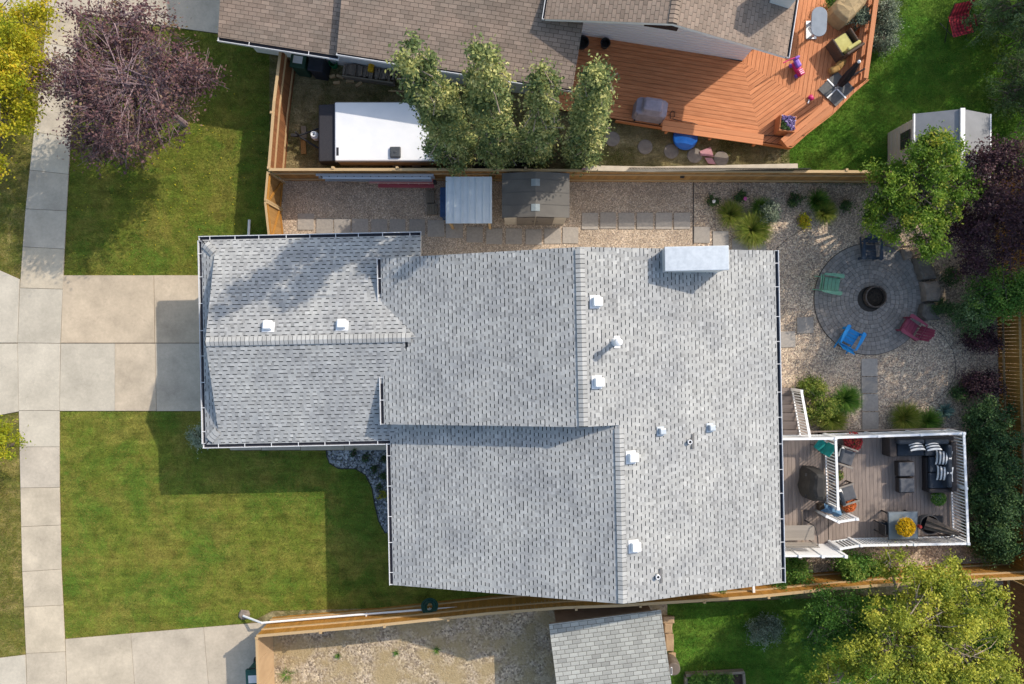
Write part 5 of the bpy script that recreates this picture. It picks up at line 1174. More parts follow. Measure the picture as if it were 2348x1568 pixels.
# bench with slatted seat
be = thing('garden_bench', 'grey slatted wooden garden bench beside the white privacy wall', 'bench', tz(220, 930, LD))
m_bw = M('grey_bench_wood', hx('9a9288'), hx('877f76'), 3, .8, .2, 40, rnd=.08, stretch=(1.5, 12, 4))
for k in range(6): a_, c_2 = tz(98, 872 + k * 17, LD + .75), tz(318, 868 + k * 17, LD + .75); bar('seat_slat', m_bw, be, a_, c_2, .095, .025)
for k in range(3): a_, c_2 = tz(100, 984 + k * 9, LD + .95 + k * .14), tz(330, 984 + k * 9, LD + .95 + k * .14); bar('back_rail', m_bw, be, a_, c_2, .03, .06)
for k in range(22): a_ = tz(102 + k * 10.6, 985, LD + .9); piece('back_slat', m_bw, be, Vector((a_.x, a_.y - .02, LD + 1.05)), (.03, .02, .4), rot=Matrix.Rotation(R(12), 3, 'X'))
b = MB(); a_ = tz(322, 868, LD + .9); c_2 = tz(345, 1005, LD + 1.1); b.tube([(a_.x, a_.y, LD), tuple(a_), tuple(a_.lerp(c_2, .5) + Vector((0, 0, .1))), tuple(c_2)], .018, 6); b.tube([(c_2.x, c_2.y, LD), tuple(c_2)], .018, 6); b.build('end_frame', m_black, be)
b = MB(); a_ = tz(100, 868, LD + .9); c_2 = tz(104, 1005, LD + 1.1); b.tube([(a_.x, a_.y, LD), tuple(a_), tuple(c_2)], .018, 6); b.build('end_frame', m_black, be)
# covered grill
gr = thing('covered_barbecue', 'black covered barbecue grill on the upper deck landing', 'barbecue', tz(330, 590, UD))
b = MB(); outl = [(-.5, -.30), (-.36, -.42), (.36, -.42), (.5, -.30), (.52, .22), (.40, .34), (.12, .36), (-.12, .44), (-.40, .34), (-.52, .22)]
c = tz(318, 580, UD + .6); rings = [(0, 1.05, 1.1), (.55, 1.0, 1.0), (.85, .96, .9), (1.02, .82, .62), (1.08, .6, .35)]
for z, sx, sy in rings:
    for i, (x, y) in enumerate(outl): wv = 1 + random.uniform(-.03, .03); b.v.append((c.x - y * sy * .82 * wv, c.y + x * sx * 1.12 * wv, UD + .02 + z))
n = len(outl)
for k in range(len(rings) - 1):
    for q in range(n): b.f.append((k * n + q, k * n + (q + 1) % n, (k + 1) * n + (q + 1) % n, (k + 1) * n + q)); b.m.append(0); b.t.append(.5)
b.f.append(tuple((len(rings) - 1) * n + q for q in range(n))); b.m.append(0); b.t.append(.5)
b.build('cover', M('black_cover', hx('3a3836'), hx('2f2d2c'), 4, .75, .3, 14, .03), gr)
for s_ in (-.4, .4): piece('side_handle', m_black, gr, Vector((c.x - .38, c.y + s_, UD + .75)), (.04, .1, .04))
b = MB(); c = tz(360, 728, UD); b.box((c.x, c.y, UD + .13), (.32, .26, .26)); tr_ = one('drip_box', b, M('brown_bin', hx('4d4238'), hx('3a322b'), 9, .9), 'small brown box below the covered barbecue', 'box', bevel=.02)
# teal folding chair
tc_ = thing('camp_chair', 'teal fabric folding chair against the inner white railing', 'chair', tz(380, 310, UD)); m_teal = M('teal_fabric', hx('1f8f86'), hx('19776f'), 6, .8)
c = tz(378, 312, UD + .45); f = R(-38)
cush('seat', tc_, m_teal, Vector((c.x - .05, c.y - .02, UD + .42)), (.42, .42, .03), f, .012); cush('backrest', tc_, m_teal, Vector((c.x + .1, c.y - .12, UD + .7)), (.03, .5, .5), f, .012, rot=Matrix.Rotation(f, 3, 'Z') @ Matrix.Rotation(R(18), 3, 'Y'))
for sx in (-1, 1):
    for sy in (-1, 1): q = Matrix.Rotation(f, 3, 'Z') @ Vector((sx * .2, sy * .2, 0)); b = MB(); b.tube([(c.x + q.x, c.y + q.y, UD), (c.x - q.x * .3 + .02, c.y + q.y, UD + .45)], .012, 6); b.build('leg', m_black, tc_)
# blue jeans on the rail
b = MB(); m_den = M('denim', hx('5d7d99'), hx('3f5f7c'), 9, .9, .3, 30)
pts = [(392, 745), (430, 762), (470, 775), (508, 792)]
for k in range(3):
    a_, c_2 = tz(*pts[k], LD + 1.0), tz(*pts[k + 1], LD + 1.0)
    for s_, zz in ((-1, -.25), (1, -.22)):
        y = Vector((-(c_2 - a_).y, (c_2 - a_).x, 0)).normalized() * .16 * s_
        b.poly([a_, c_2, c_2 + y * random.uniform(.7, 1.1) + Vector((0, 0, zz)), a_ + y + Vector((0, 0, zz))])
one('jeans', b, m_den, 'pale blue jeans hung over the short white handrail', 'clothing')

# ================================================================ round patio, fire pit, chairs, boulders
pc = Z(rF, 697, 682); PR = 2.24
m_paver = M('grey_paver', hx('979088'), hx('857f79'), 6, .88, .25, 50, rnd=.16)
b = MB(); b.lathe([(PR, .004), (PR, .022), (.001, .022)], (pc.x, pc.y, 0), 72); pat = struct('patio', b, M('joint_sand', hx('4c4640'), hx('3d3833'), 20, .95), 'round grey paver patio with rings of stones')
rad = .5; nring = 0; cnt = 0; rest = MB(); ringw = .172
while rad < PR - .05:
    w_ = min(ringw, PR - rad); nseg = max(8, int(2 * math.pi * (rad + w_ / 2) / .185)); a0 = random.random()
    key = []
    me = MB(); da = 2 * math.pi / nseg; g_ = .005
    pr = [((rad + g_) * math.cos(t_) - (rad + w_ / 2), (rad + g_) * math.sin(t_)) for t_ in (-da / 2 + g_ / rad, da / 2 - g_ / rad)] + [((rad + w_ - g_) * math.cos(t_) - (rad + w_ / 2), (rad + w_ - g_) * math.sin(t_)) for t_ in (da / 2 - g_ / rad, -da / 2 + g_ / rad)]
    me.prism(pr, .02, .05); mesh = me.mesh('paver', m_paver)
    for k in range(nseg):
        t_ = a0 + k * da; 
        if cnt < 298:
            o = bpy.data.objects.new('paver', mesh); COL.objects.link(o); o.parent = pat; o.location = (pc.x + (rad + w_ / 2) * math.cos(t_), pc.y + (rad + w_ / 2) * math.sin(t_), random.uniform(-.003, .003)); o.rotation_euler = (0, 0, t_); cnt += 1
        else:
            ca, sa = math.cos(t_), math.sin(t_); dz = random.uniform(-.003, .003)
            rest.prism([(pc.x + (rad + w_ / 2) * ca + p[0] * ca - p[1] * sa, pc.y + (rad + w_ / 2) * sa + p[0] * sa + p[1] * ca) for p in pr], .02 + dz, .05 + dz, t=random.random())
    rad += ringw; nring += 1
m_paver2 = M('grey_paver_rest', hx('979088'), hx('857f79'), 6, .88, .25, 50, tint=.16)
o = rest.build('pavers', m_paver2, pat); o['kind'] = 'stuff'
fp = thing('fire_pit', 'round steel ringed fire pit in the middle of the patio', 'fire pit', pc); fc = Z(rF, 722, 668)
b = MB(); b.lathe([(.43, 0), (.44, .22), (.425, .25), (.385, .25), (.375, .05)], (fc.x, fc.y, .02), 40, close=False); b.build('ring', M('rusty_steel', hx('6b625b'), hx('4d443e'), 14, .6, metal=.4), fp)
b = MB(); b.lathe([(.455, .05), (.465, .02), (.46, .0)], (fc.x, fc.y, .03), 36, close=False); b.build('base_flange', m_black, fp)
b = MB(); b.lathe([(.375, .08), (.2, .11), (.001, .10)], (fc.x, fc.y, .02), 24, close=False, wob=.08); b.build('ash', M('ash', hx('3d342b'), hx('211c18'), 18, .95, .8, 30), fp)
def adirondack(label, col, x, y, ang, reg=rF):
    c = Z(reg, x, y, .35); t = thing('adirondack_chair', label, 'chair', (c.x, c.y, .05), ang, 'adirondack chairs round the fire pit'); m = col
    B = lambda n_, cc, s_, rot=None: piece(n_, m, t, Vector(cc), s_, rot=rot or Matrix.Identity(3), world=False)
    tilt = Matrix.Rotation(R(-9), 3, 'Y')
    for k in range(4): B('seat_slat', (.26 - k * .135, 0, .36 - k * .028 * 1), (.125, .50, .022), Matrix.Rotation(R(-11), 3, 'Y'))
    rec = Matrix.Rotation(R(-26), 3, 'Y')
    for k in range(5):
        yy = (k - 2) * .108; hgt = .72 - abs(k - 2) * .05
        B('back_slat', (-.30 - .16, yy * 1.08, .26 + hgt / 2 * .9), (.022, .102, hgt), Matrix.Rotation(R((k - 2) * 2.2), 3, 'X') @ rec)
    B('back_brace', (-.38, 0, .5), (.03, .62, .07)); B('front_apron', (.34, 0, .31), (.022, .54, .11))
    for s_ in (-1, 1):
        bb = MB(); bb.prism([(.40, s_ * .26), (.42, s_ * .36), (.36, s_ * .42), (.0, s_ * .41), (-.36, s_ * .37), (-.38, s_ * .30), (.0, s_ * .29)], .545, .57); bb.build('armrest', m, t, world=False)
        B('front_leg', (.31, s_ * .29, .27), (.1, .025, .54)); B('rear_leg', (-.12, s_ * .265, .17), (.9, .025, .10), Matrix.Rotation(R(-14), 3, 'Y'))
    return t
def pcol(n_, a, b_): return M(n_, hx(a), hx(b_), 4, .55, .1, 30, rnd=.05)
adirondack('navy black adirondack chair at the top of the patio', pcol('navy_plastic', '3f4a58', '353f4c'), 698, 345, R(-92)); adirondack('pale green adirondack chair at the left of the patio', pcol('green_plastic', '7fae8e', '709f80'), 425, 578, R(-8))
adirondack('bright blue adirondack chair at the lower left of the patio', pcol('blue_plastic', '2b8fd0', '2280bf'), 560, 950, R(62)); adirondack('red adirondack chair at the lower right of the patio', pcol('red_chair_plastic', '8f4155', '81384b'), 985, 880, R(148))
# boulders
m_rock = M('sandstone', hx('8d8073'), hx('6c635a'), 3, .9, .7, 9, .06); m_rock2 = M('grey_rock', hx('6d675f'), hx('544f4a'), 3, .9, .7, 9, .06)
def boulder(label, reg, pts, h, mat, group='flat boulders behind the patio', name='boulder', z0=.02):
    q = [Z(reg, x, y, h * .8) for x, y in pts]; c = sum(q, Vector()) / len(q); b_ = MB(); n = len(q) * 2; ring = []
    for i in range(len(q)):
        ring.append(q[i]); ring.append((q[i] + q[(i + 1) % len(q)]) / 2 * 1.0 + Vector((random.uniform(-.03, .03), random.uniform(-.03, .03), 0)))
    if sum(ring[k].x * ring[(k + 1) % n].y - ring[(k + 1) % n].x * ring[k].y for k in range(n)) < 0: ring = ring[::-1]
    for f, z in ((1.0, z0), (1.03, h * .55), (.95, h * .9), (.7, h)):
        for p in ring: b_.v.append((c.x + (p.x - c.x) * f, c.y + (p.y - c.y) * f, z + (random.uniform(-.04, .04) * h if z > z0 else 0)))
    for k in range(3):
        for i in range(n): j = (i + 1) % n; b_.f.append((k * n + i, k * n + j, (k + 1) * n + j, (k + 1) * n + i)); b_.m.append(0); b_.t.append(.5)
    b_.f.append(tuple(3 * n + i for i in range(n))); b_.m.append(0); b_.t.append(.5)
    return one(name, b_, mat, label, 'boulder', group)
boulder('brownish boulder next to the navy chair', rF, [(790, 262), (870, 240), (935, 300), (900, 340), (830, 310)], .28, m_rock)
boulder('small tan boulder under the green tree edge', rF, [(925, 335), (985, 345), (990, 400), (950, 410)], .3, m_rock); boulder('tan topped stone just right of the small tan boulder', rF, [(970, 345), (1035, 335), (1050, 375), (995, 385)], .32, M('tan_rock', hx('a88d6d'), hx('8f775b'), 3, .9, .5, 9, .05))
boulder('largest grey boulder right of the patio', rF, [(1015, 400), (1085, 388), (1150, 480), (1160, 540), (1060, 548), (1035, 480)], .42, m_rock2); boulder('brownish square boulder below the largest grey one', rF, [(1065, 560), (1165, 550), (1200, 640), (1180, 700), (1085, 695)], .42, m_rock)
boulder('dark grey boulder above the red chair', rF, [(1070, 712), (1150, 705), (1140, 770), (1190, 820), (1090, 830), (1050, 790)], .4, m_rock2)
# hook post in the gravel
b = MB(); a_ = Z(rF, 188, 1290, 0); b.tube([tuple(a_), (a_.x, a_.y, 1.0), (a_.x + .15, a_.y - .1, 1.1), (a_.x + .35, a_.y - .25, .95)], .012, 6); one('plant_hook', b, m_black, 'thin black plant hook in the gravel by the stairs', 'plant hook')
# ================================================================ trailer yard
m_trw = M('trailer_white', (.80, .80, .80), (.74, .75, .76), 1.5, .4); m_trb = M('trailer_charcoal', hx('3e3d40'), hx('333236'), 30, .8, .3, 80); m_trs = M('trailer_side', hx('b59c80'), hx('a88f74'), 3, .6)
TH_ = 1.22
tr = thing('travel_trailer', 'low folded camping trailer with white roof and charcoal front box', 'trailer', P(900, 330))
q0, q1 = P(768, 234, TH_), P(1010, 369, TH_); cx, cy = (q0.x + q1.x) / 2, (q0.y + q1.y) / 2; Lx, Wy = q1.x - q0.x, q0.y - q1.y
b = MB(); b.box((cx, cy, .78), (Lx - .04, Wy - .06, .72)); b.build('body', m_trs, tr, bevel=.04)
b = MB(); b.box((cx, cy, TH_ - .04), (Lx + .02, Wy - .0, .10)); b.build('roof', m_trw, tr, bevel=.05, seg=3)
for s_ in (-1, 1): b = MB(); b.box((cx, cy + s_ * (Wy / 2 + .01), TH_ - .07), (Lx, .03, .05)); b.build('roof_trim', M('trim_grey', hx('75706c'), hx('66615d'), 5, .5), tr)
b = MB()     # sloped charcoal nose
x1 = q0.x + .02; x0 = P(729, 300, 1.05).x; zs = [(x1, .55, TH_ - .05), (x0 + .1, .55, 2.15), (x0, .6, 1.7)]
pr = [(x1, .45), (x0 + .06, .45), (x0, .55), (x0, .98), (x0 + .05, 1.05), (x1, 1.12)]
for s_ in (-1, 1): b.v += [(p[0], cy + s_ * (Wy / 2 - .03), p[1]) for p in pr]
n = len(pr); b.f += [tuple(range(n)), tuple(range(2 * n - 1, n - 1, -1))] + [(i + n, (i + 1) % n + n, (i + 1) % n, i) for i in range(n)]; b.m += [0] * (n + 2); b.t += [.5] * (n + 2)
b.build('nose', m_trb, tr, bevel=.03)
b = MB(); b.box((x1 - .02, cy, 1.14), (.10, Wy - .02, .10)); b.build('nose_band', M('band_dark', hx('2b2b33'), hx('22222a'), 5, .5), tr, bevel=.02)
b = MB(); b.box((x1 + .08, cy - Wy * .34, TH_ + .005), (.10, .32, .02)); b.build('marker_light', m_black, tr, bevel=.02)
v = P(906, 348, TH_ + .1); b = MB(); b.box((v.x, v.y, TH_ + .06), (.42, .42, .11), taper=.94); vo = b.build('roof_hatch', M('hatch_grey', hx('4c4f52'), hx('43464a'), 4, .5), tr, bevel=.03)
b = MB(); b.lathe([(.06, 0), (.05, .02), (.001, .025)], (v.x, v.y, TH_ + .115), 10); b.build('hatch_knob', MATS['hatch_grey'], vo)
for xx in (.55, .74): 
    c = Vector((q0.x + Lx * xx, cy - Wy / 2 + .14, .30)); b = MB(); b.tube([(c.x, c.y - .1, c.z), (c.x, c.y + .12, c.z)], .29, 20); wo = b.build('wheel', m_black, tr); b = MB(); b.tube([(c.x, c.y - .11, c.z), (c.x, c.y - .09, c.z)], .18, 16); b.build('rim', m_alu, wo)
b = MB(); b.box((cx, cy, .42), (Lx * .98, Wy * .7, .12)); b.build('chassis', m_black, tr)
hp = Z(rY, 230, 1030, .5); b = MB(); b.tube([(x0 + .3, cy + .5, .45), (hp.x + .1, hp.y, .45)], .04, 6); b.tube([(x0 + .3, cy - .7, .45), (hp.x + .1, hp.y, .45)], .04, 6); b.build('hitch_frame', m_black, tr)
b = MB(); b.tube([(hp.x + .15, hp.y, .02), (hp.x + .15, hp.y, .95)], .035, 8); b.box((hp.x - .02, hp.y, .5), (.3, .12, .1)); b.build('tongue_jack', m_black, tr, bevel=.01)
pp = Z(rY, 420, 1018, .85); b = MB(); b.lathe([(.12, 0), (.155, .05), (.155, .3), (.11, .38), (.06, .4)], (pp.x, pp.y, .42), 20); po = b.build('propane_tank', m_trw, tr)
b = MB(); b.lathe([(.10, .36), (.105, .46), (.095, .46), (.09, .36)], (pp.x, pp.y, .42), 16, close=False); b.build('collar', m_trw, po); b = MB(); b.lathe([(.03, .36), (.03, .44), (.001, .44)], (pp.x, pp.y, .42), 8); b.build('valve', m_black, po)
for (x0_, y0_, x1_, y1_), lab in (((315, 935, 325, 1060), 'grey board lying under the trailer hitch'), ((312, 1080, 320, 1225), 'brown plank lying below the trailer hitch')):
    a_, c_ = Z(rY, x0_, y0_, .06), Z(rY, x1_, y1_, .06); ang = math.atan2((c_ - a_).y, (c_ - a_).x); b = MB(); b.box((a_ + c_) / 2, ((c_ - a_).length, .2, .06), ang); one('plank', b, m_oldwood if 'grey' in lab else m_wood, lab, 'plank')
# bins and wood against the brown house
def bin_(label, x, y, w_, d_2, col, h=1.05, rz=NT, paper=False, reg=rY, name='waste_bin', wheels=True):
    c = Z(reg, x, y, h); t = thing(name, label, 'bin', (c.x, c.y, 0), rz)
    b_ = MB(); b_.box((0, 0, h * .46), (w_ * .86, d_2 * .84, h * .9)); bb = b_
    for k in range(4, 8): pass
    bb.build('body', col, t, world=False, bevel=.04); b_ = MB(); b_.box((0, 0, h - .03), (w_, d_2, .09), taper=.93); lo = b_.build('lid', col, t, world=False, bevel=.03, seg=3)
    b_ = MB(); b_.tube([(-w_ * .4, d_2 * .5, h - .06), (w_ * .4, d_2 * .5, h - .06)], .02, 8); b_.build('handle', m_black, t, world=False)
    for s_ in (-1, 1): b_ = MB(); b_.tube([(s_ * w_ * .46, d_2 * .4, .12), (s_ * w_ * .38, d_2 * .4, .12)], .12, 14); b_.build('wheel', m_black, t, world=False)
    if paper:
        b_ = MB(); b_.box((0, -.02, h + .018), (w_ * .58, d_2 * .42, .004)); po_ = b_.build('paper_label', M('paper_white', (.7, .7, .69), (.64, .64, .64), 6, .8), lo, world=False)
        for k in range(4): b_ = MB(); b_.box((-.02 + (k % 2) * .04, .05 - k * .045, h + .0215), (w_ * (.42 - .06 * (k % 2)), .012, .002)); 
    return t
m_bing = M('bin_green', hx('2f4f3f'), hx('284437'), 5, .6); m_bind = M('bin_dark', hx('2a2f38'), hx('22262e'), 5, .6)
bin_('dark green waste bin with white paper label under the brown eave', 258, 235, .62, .68, m_bing, paper=True); bin_('black waste bin next to the green one under the brown eave', 445, 268, .62, .7, m_bind)
bin_('teal green waste bin with white label on the lower driveway', 135, 1530, .6, .7, M('bin_teal', hx('2f5a50'), hx('274c44'), 5, .6), rz=R(3), paper=True, reg=rL)
c = Z(rY, 620, 270, .35); b = MB(); b.lathe([(.13, 0), (.165, .36), (.15, .36), (.12, .03), (.001, .03)], (c.x, c.y, 0), 20); one('bucket', b, M('green_plastic_bucket', hx('1f7a4d'), hx('1a6a42'), 5, .5), 'bright green open bucket beside the black bin', 'bucket')
rk = thing('firewood_rack', 'low rack filled with split grey firewood under the brown eave', 'firewood rack', Z(rY, 1000, 370))
m_log = M('split_wood', hx('8a7d70'), hx('6a5f55'), 6, .9, .4, 30, rnd=.22); a_, c_ = Z(rY, 730, 330, .5), Z(rY, 1265, 405, .5); ang = math.atan2((c_ - a_).y, (c_ - a_).x); yv = Vector((-math.sin(ang), math.cos(ang), 0))
for o_ in (-.24, .24): bar('rack_rail', m_oldwood, rk, Vector((a_.x, a_.y, .08)) + yv * o_, Vector((c_.x, c_.y, .08)) + yv * o_, .07, .1)
p0, p1 = Vector((a_.x, a_.y, .45)) - yv * .30, Vector((c_.x, c_.y, .45)) - yv * .30; bar('front_board', m_oldwood, rk, p0, p1, .05, .2)
n = 24
for k in range(n):
    for j in range(2):
        if random.random() < .12: continue
        p = a_.lerp(c_, (k + .5) / n); p = Vector((p.x, p.y, .2 + j * .2 + random.uniform(0, .08))); piece('log', m_log, rk, p + yv * random.uniform(-.05, .03), (random.uniform(.06, .105), random.uniform(.36, .46), random.uniform(.08, .15)), rz=ang + R(random.uniform(-8, 8)))
c = Z(rY, 1018, 315, .65); b = MB(); b.box((c.x, c.y, .58), (.22, .34, .16), ang); b.box((c.x, c.y + .05, .68), (.1, .16, .05), ang); one('fuel_can', b, M('yellow_plastic', hx('d2a31c'), hx('b98c14'), 4, .5), 'yellow plastic can lying on the firewood rack', 'can', bevel=.03)
for i, (x, y, l_, r_, lab) in enumerate(((615, 410, .22, 15, 'left split log of the loose pile on the grass'), (697, 415, .30, -22, 'second split log of the loose pile on the grass'), (800, 462, .31, 2, 'flat split log right of the loose pile'), (893, 492, .28, 38, 'slanting split log farthest from the rack'), (660, 478, .26, 8, 'dark split log at the bottom of the loose pile'), (1305, 415, .34, 72, 'split log leaning at the end of the firewood rack'))):
    c = Z(rY, x, y, .1); b = MB(); b.prism([(-l_ / 2, -.05), (l_ / 2, -.06), (l_ / 2, .05), (-l_ / 2, .055)], 0, .1); o = b.build('split_log', m_woodpale, None); o.location = (c.x, c.y, .01); o.rotation_euler = (0, 0, R(r_)); tag(o, lab, 'log', 'loose firewood')
a_, c_ = Z(rY, 1200, 565, .04), Z(rY, 1530, 585, .04); b = MB(); b.box((a_ + c_) / 2, ((c_ - a_).length, .06, .04), math.atan2((c_ - a_).y, (c_ - a_).x)); one('plank', b, m_woodpale, 'thin pale board lying on the dry grass behind the trailer', 'plank')
c = Z(rY, 1430, 440, .5); b = MB(); b.box((c.x, c.y, .25), (.55, .6, .5), NT); one('crate', b, M('old_crate', hx('4f4a48'), hx('3d3937'), 4, .85), 'dark square box under the eave at the end of the woodpile', 'box', bevel=.02)

# ================================================================ gravel side yard
ld = thing('extension_ladder', 'silver extension ladder hung sideways on the fence', 'ladder', P(860, 415)); h1, h2 = 1.45, 1.08
a_, c_ = Z(rY, 445, 1458, h1), Z(rY, 1675, 1462, h1); 
for z, w_ in ((h1, .095), (h2, .095)):
    p0, p1 = Vector((a_.x, a_.y, z)), Vector((c_.x - (0 if z == h1 else 0), c_.y, z)); bar('side_rail', m_alu, ld, p0 + Vector((0, .055, 0)), p1 + Vector((0, .055, 0)), w_, .03); bar('side_rail', m_alu, ld, p0 + Vector((.25, -.05, -.02)), p1 + Vector((-.1, -.05, -.02)), w_, .03)
for k in range(14): p = a_.lerp(c_, (k + .6) / 14.2); b = MB(); b.tube([(p.x, p.y, h2 - .01), (p.x, p.y, h1 + .02)], .018, 8); b.build('rung', m_black if False else m_gutin, ld)
sl = thing('step_ladder', 'red fibreglass step ladder hung on the fence below the silver ladder', 'ladder', P(930, 420)); m_redf = M('red_fibreglass', hx('b0545a'), hx('9c464c'), 5, .5)
a_, c_ = Z(rY, 1000, 1500, 1.0), Z(rY, 1670, 1503, 1.0)
for z, o_, l_ in ((1.0, 0, 1), (.62, -.12, .86)): bar('side_rail', m_redf, sl, Vector((a_.x + (1 - l_) * 2, a_.y + o_, z)), Vector((c_.x, c_.y + o_, z)), .15, .03)
bar('rail_edge', M('pink_edge', hx('d8a69a'), hx('c99488'), 5, .5), sl, Vector((a_.x, a_.y - .1, .99)), Vector((c_.x, c_.y - .1, .99)), .03, .03)
for k in range(6): p = a_.lerp(c_, (k + .7) / 6.2); piece('rung', m_alu, sl, Vector((p.x, p.y - .02, .81)), (.05, .08, .4))
for f in (.26, .34, .47): p = a_.lerp(c_, f); piece('sticker', MATS['paper_white'], sl, Vector((p.x, p.y + .005, 1.017)), (.10 if f != .34 else .06, .04, .004))
piece('foot', m_black, sl, Vector((c_.x + .05, c_.y - .03, .85)), (.12, .12, .3))
# metal lean-to roof
sm = thing('metal_shelter', 'small shelter with pale corrugated metal roof in the side yard', 'shelter', P(1075, 470)); hS = 1.85
a_, c_ = P(1022, 405, hS), P(1128, 512, hS); ccx, ccy = (a_.x + c_.x) / 2, (a_.y + c_.y) / 2; wS, dS = c_.x - a_.x, a_.y - c_.y
m_roofm = M('pale_metal_sheet', hx('cfd6da'), hx('c3cbd0'), 2.5, .45, metal=0, spec=.5)
b = MB(); b.box((ccx, ccy, hS - .01), (wS, dS, .02)); b.build('roof_panel', m_roofm, sm)
for k in range(7):
    for o_ in ((-.012, .022),): piece('rib', m_roofm, sm, Vector((a_.x + wS * (k + .18) / 6.4, ccy, hS + .012)), (.03, dS, .028))
for k in range(4): piece('rib', m_roofm, sm, Vector((a_.x + wS * (k * 2 + 1.1) / 8, ccy, hS + .004)), (.012, dS, .012))
for sx in (-1, 1):
    for sy in (-1, 1): piece('post', m_woodpale, sm, Vector((ccx + sx * (wS / 2 - .12), ccy + sy * (dS / 2 - .12), hS / 2 - .02)), (.09, .09, hS - .04))
c = Z(rB, 1672, 1390, .9); b = MB(); b.box((c.x + .16, c.y, .42), (.5, 1.1, .84)); t = thing('deck_box', 'blue plastic storage box under the metal shelter', 'storage box', (c.x + .16, c.y, 0)); m_blueb = M('blue_box', hx('33507a'), hx('2a4468'), 5, .6); b.build('body', m_blueb, t, bevel=.05)
b = MB(); b.box((c.x + .16, c.y, .88), (.56, 1.16, .09)); b.build('lid', m_blueb, t, bevel=.04)
for k in range(5): piece('lid_rib', m_blueb, t, Vector((c.x + .16, c.y - .44 + k * .22, .93)), (.46, .04, .02))
pl_ = thing('pallet', 'small grey wooden pallet stack beside the blue box', 'pallet', Z(rQ, 1925, 480))
for x0, y0, x1, y1, z in ((1870, 350, 1968, 500, .18), (1878, 515, 2005, 640, .10)):
    a_, c_ = Z(rQ, x0, y0, z), Z(rQ, x1, y1, z); n = 4
    for k in range(n): piece('slat', m_oldwood, pl_, Vector(((a_.x + (c_.x - a_.x) * (k + .5) / n), (a_.y + c_.y) / 2, z)), ((c_.x - a_.x) / n - .02, a_.y - c_.y, .025))
    for f in (.1, .9): piece('bearer', m_oldwood, pl_, Vector(((a_.x + c_.x) / 2, a_.y + (c_.y - a_.y) * f, z / 2)), (c_.x - a_.x, .07, z - .03))
# resin storage shed
a_, c_ = P(1151, 397, 1.85), P(1306, 499, 1.85); hR = 2.12
s3 = thing('resin_shed', 'grey and beige resin storage shed against the fence', 'shed', ((a_.x + c_.x) / 2, (a_.y + c_.y) / 2, 0)); W3, D3 = c_.x - a_.x, a_.y - c_.y
m_r1 = M('charcoal_resin_roof', hx('66635e'), hx('5b5854'), 2, .7, .15, 60); m_r2 = M('beige_resin', hx('b3aa9c'), hx('a69d90'), 3, .7); m_r3 = M('brown_resin_door', hx('6f675f'), hx('615a53'), 3, .7)
rdg = P(1228, 448, hR).x - (a_.x + c_.x) / 2
for sgn, xe in ((-1, -W3 / 2), (1, W3 / 2)):
    b = MB(); roofslab(b, [(rdg, -D3 / 2, hR), (rdg, D3 / 2, hR), (xe, D3 / 2, 1.85), (xe, -D3 / 2, 1.85)], .05); ro = b.build('roof', [m_r1, m_r1], s3, world=False)
    for k in range(3): f = (k + 1) / 3.6; piece('seam', m_r1, ro, Vector((rdg + (xe - rdg) * .5, -D3 / 2 + D3 * f, (hR + 1.85) / 2 + .008)), (abs(xe - rdg) / math.cos(.24) - .03, .016, .012), rot=Matrix.Rotation(sgn * math.atan((hR - 1.85) / abs(xe - rdg)), 3, 'Y'), world=False)
for yy in (.26, -.30):
    b = MB()
    for sgn in (-1, 1): roofslab(b, [(rdg, yy * D3 - .13, hR + .02), (rdg, yy * D3 + .13, hR + .02), (rdg + sgn * .16, yy * D3 + .13, hR - .015), (rdg + sgn * .16, yy * D3 - .13, hR - .015)], .02)
    b.build('skylight', M('skylight_plastic', hx('8d979a'), hx('818b8e'), 4, .3), s3, world=False)
b = MB(); b.box((0, 0, .92), (W3 - .16, D3 - .12, 1.84)); b.build('wall', m_r2, s3, world=False)
for sgn in (-1, 1):
    b = MB(); b.box((sgn * .36, -D3 / 2 + .04, .9), (.68, .05, 1.6)); do = b.build('door', m_r3, s3, world=False); b = MB(); b.box((sgn * .08, -D3 / 2 + .005, 1.0), (.03, .03, .2)); b.build('handle', m_black, do, world=False)
b = MB(); b.poly([(-W3 / 2 + .05, -D3 / 2 + .055, 1.83), (W3 / 2 - .05, -D3 / 2 + .055, 1.83), (rdg, -D3 / 2 + .055, hR - .04)]); b.build('gable_wall', m_r2, s3, world=False)
# pale panels leaning on the fence
for x0, x1, lab in ((1385, 1850, 'left pale board leaning behind the fence cap'), (0, 0, '')):
    pass
for i, (x0, y0, x1, y1, lab) in enumerate(((130, 1140, 610, 1150, 'left pale panel leaning behind the golden fence'), (610, 1148, 1095, 1140, 'middle pale panel leaning behind the golden fence'), (1095, 1138, 1590, 1128, 'right pale panel leaning behind the golden fence'))):
    p0, p1 = Z(rD, x0, y0, 1.95), Z(rD, x1, y1, 1.95); b = MB(); d0, d1 = Vector((0, -.22, -.1)), Vector((0, .35, -1.9)); th_ = Vector((0, .03, .02))
    q = [p0, p1, p1 + Vector((0, -.17, -.02)), p0 + Vector((0, -.17, -.02))]; g0 = [Vector((p.x, p.y + .02, 0)) for p in (p0, p1)]
    b.box((p0 + p1) / 2 - Vector((0, .085, .012)), ((p1 - p0).length, .17, .03), math.atan2((p1 - p0).y, (p1 - p0).x)); b.box(((p0 + p1) / 2).xy.to_3d() + Vector((0, .01, .97)), ((p1 - p0).length, .03, 1.93), math.atan2((p1 - p0).y, (p1 - p0).x))
    one('leaning_panel', b, M('pale_panel', hx('c2b49e'), hx('b3a58f'), 3, .8), lab, 'panel', 'pale panels behind the fence')
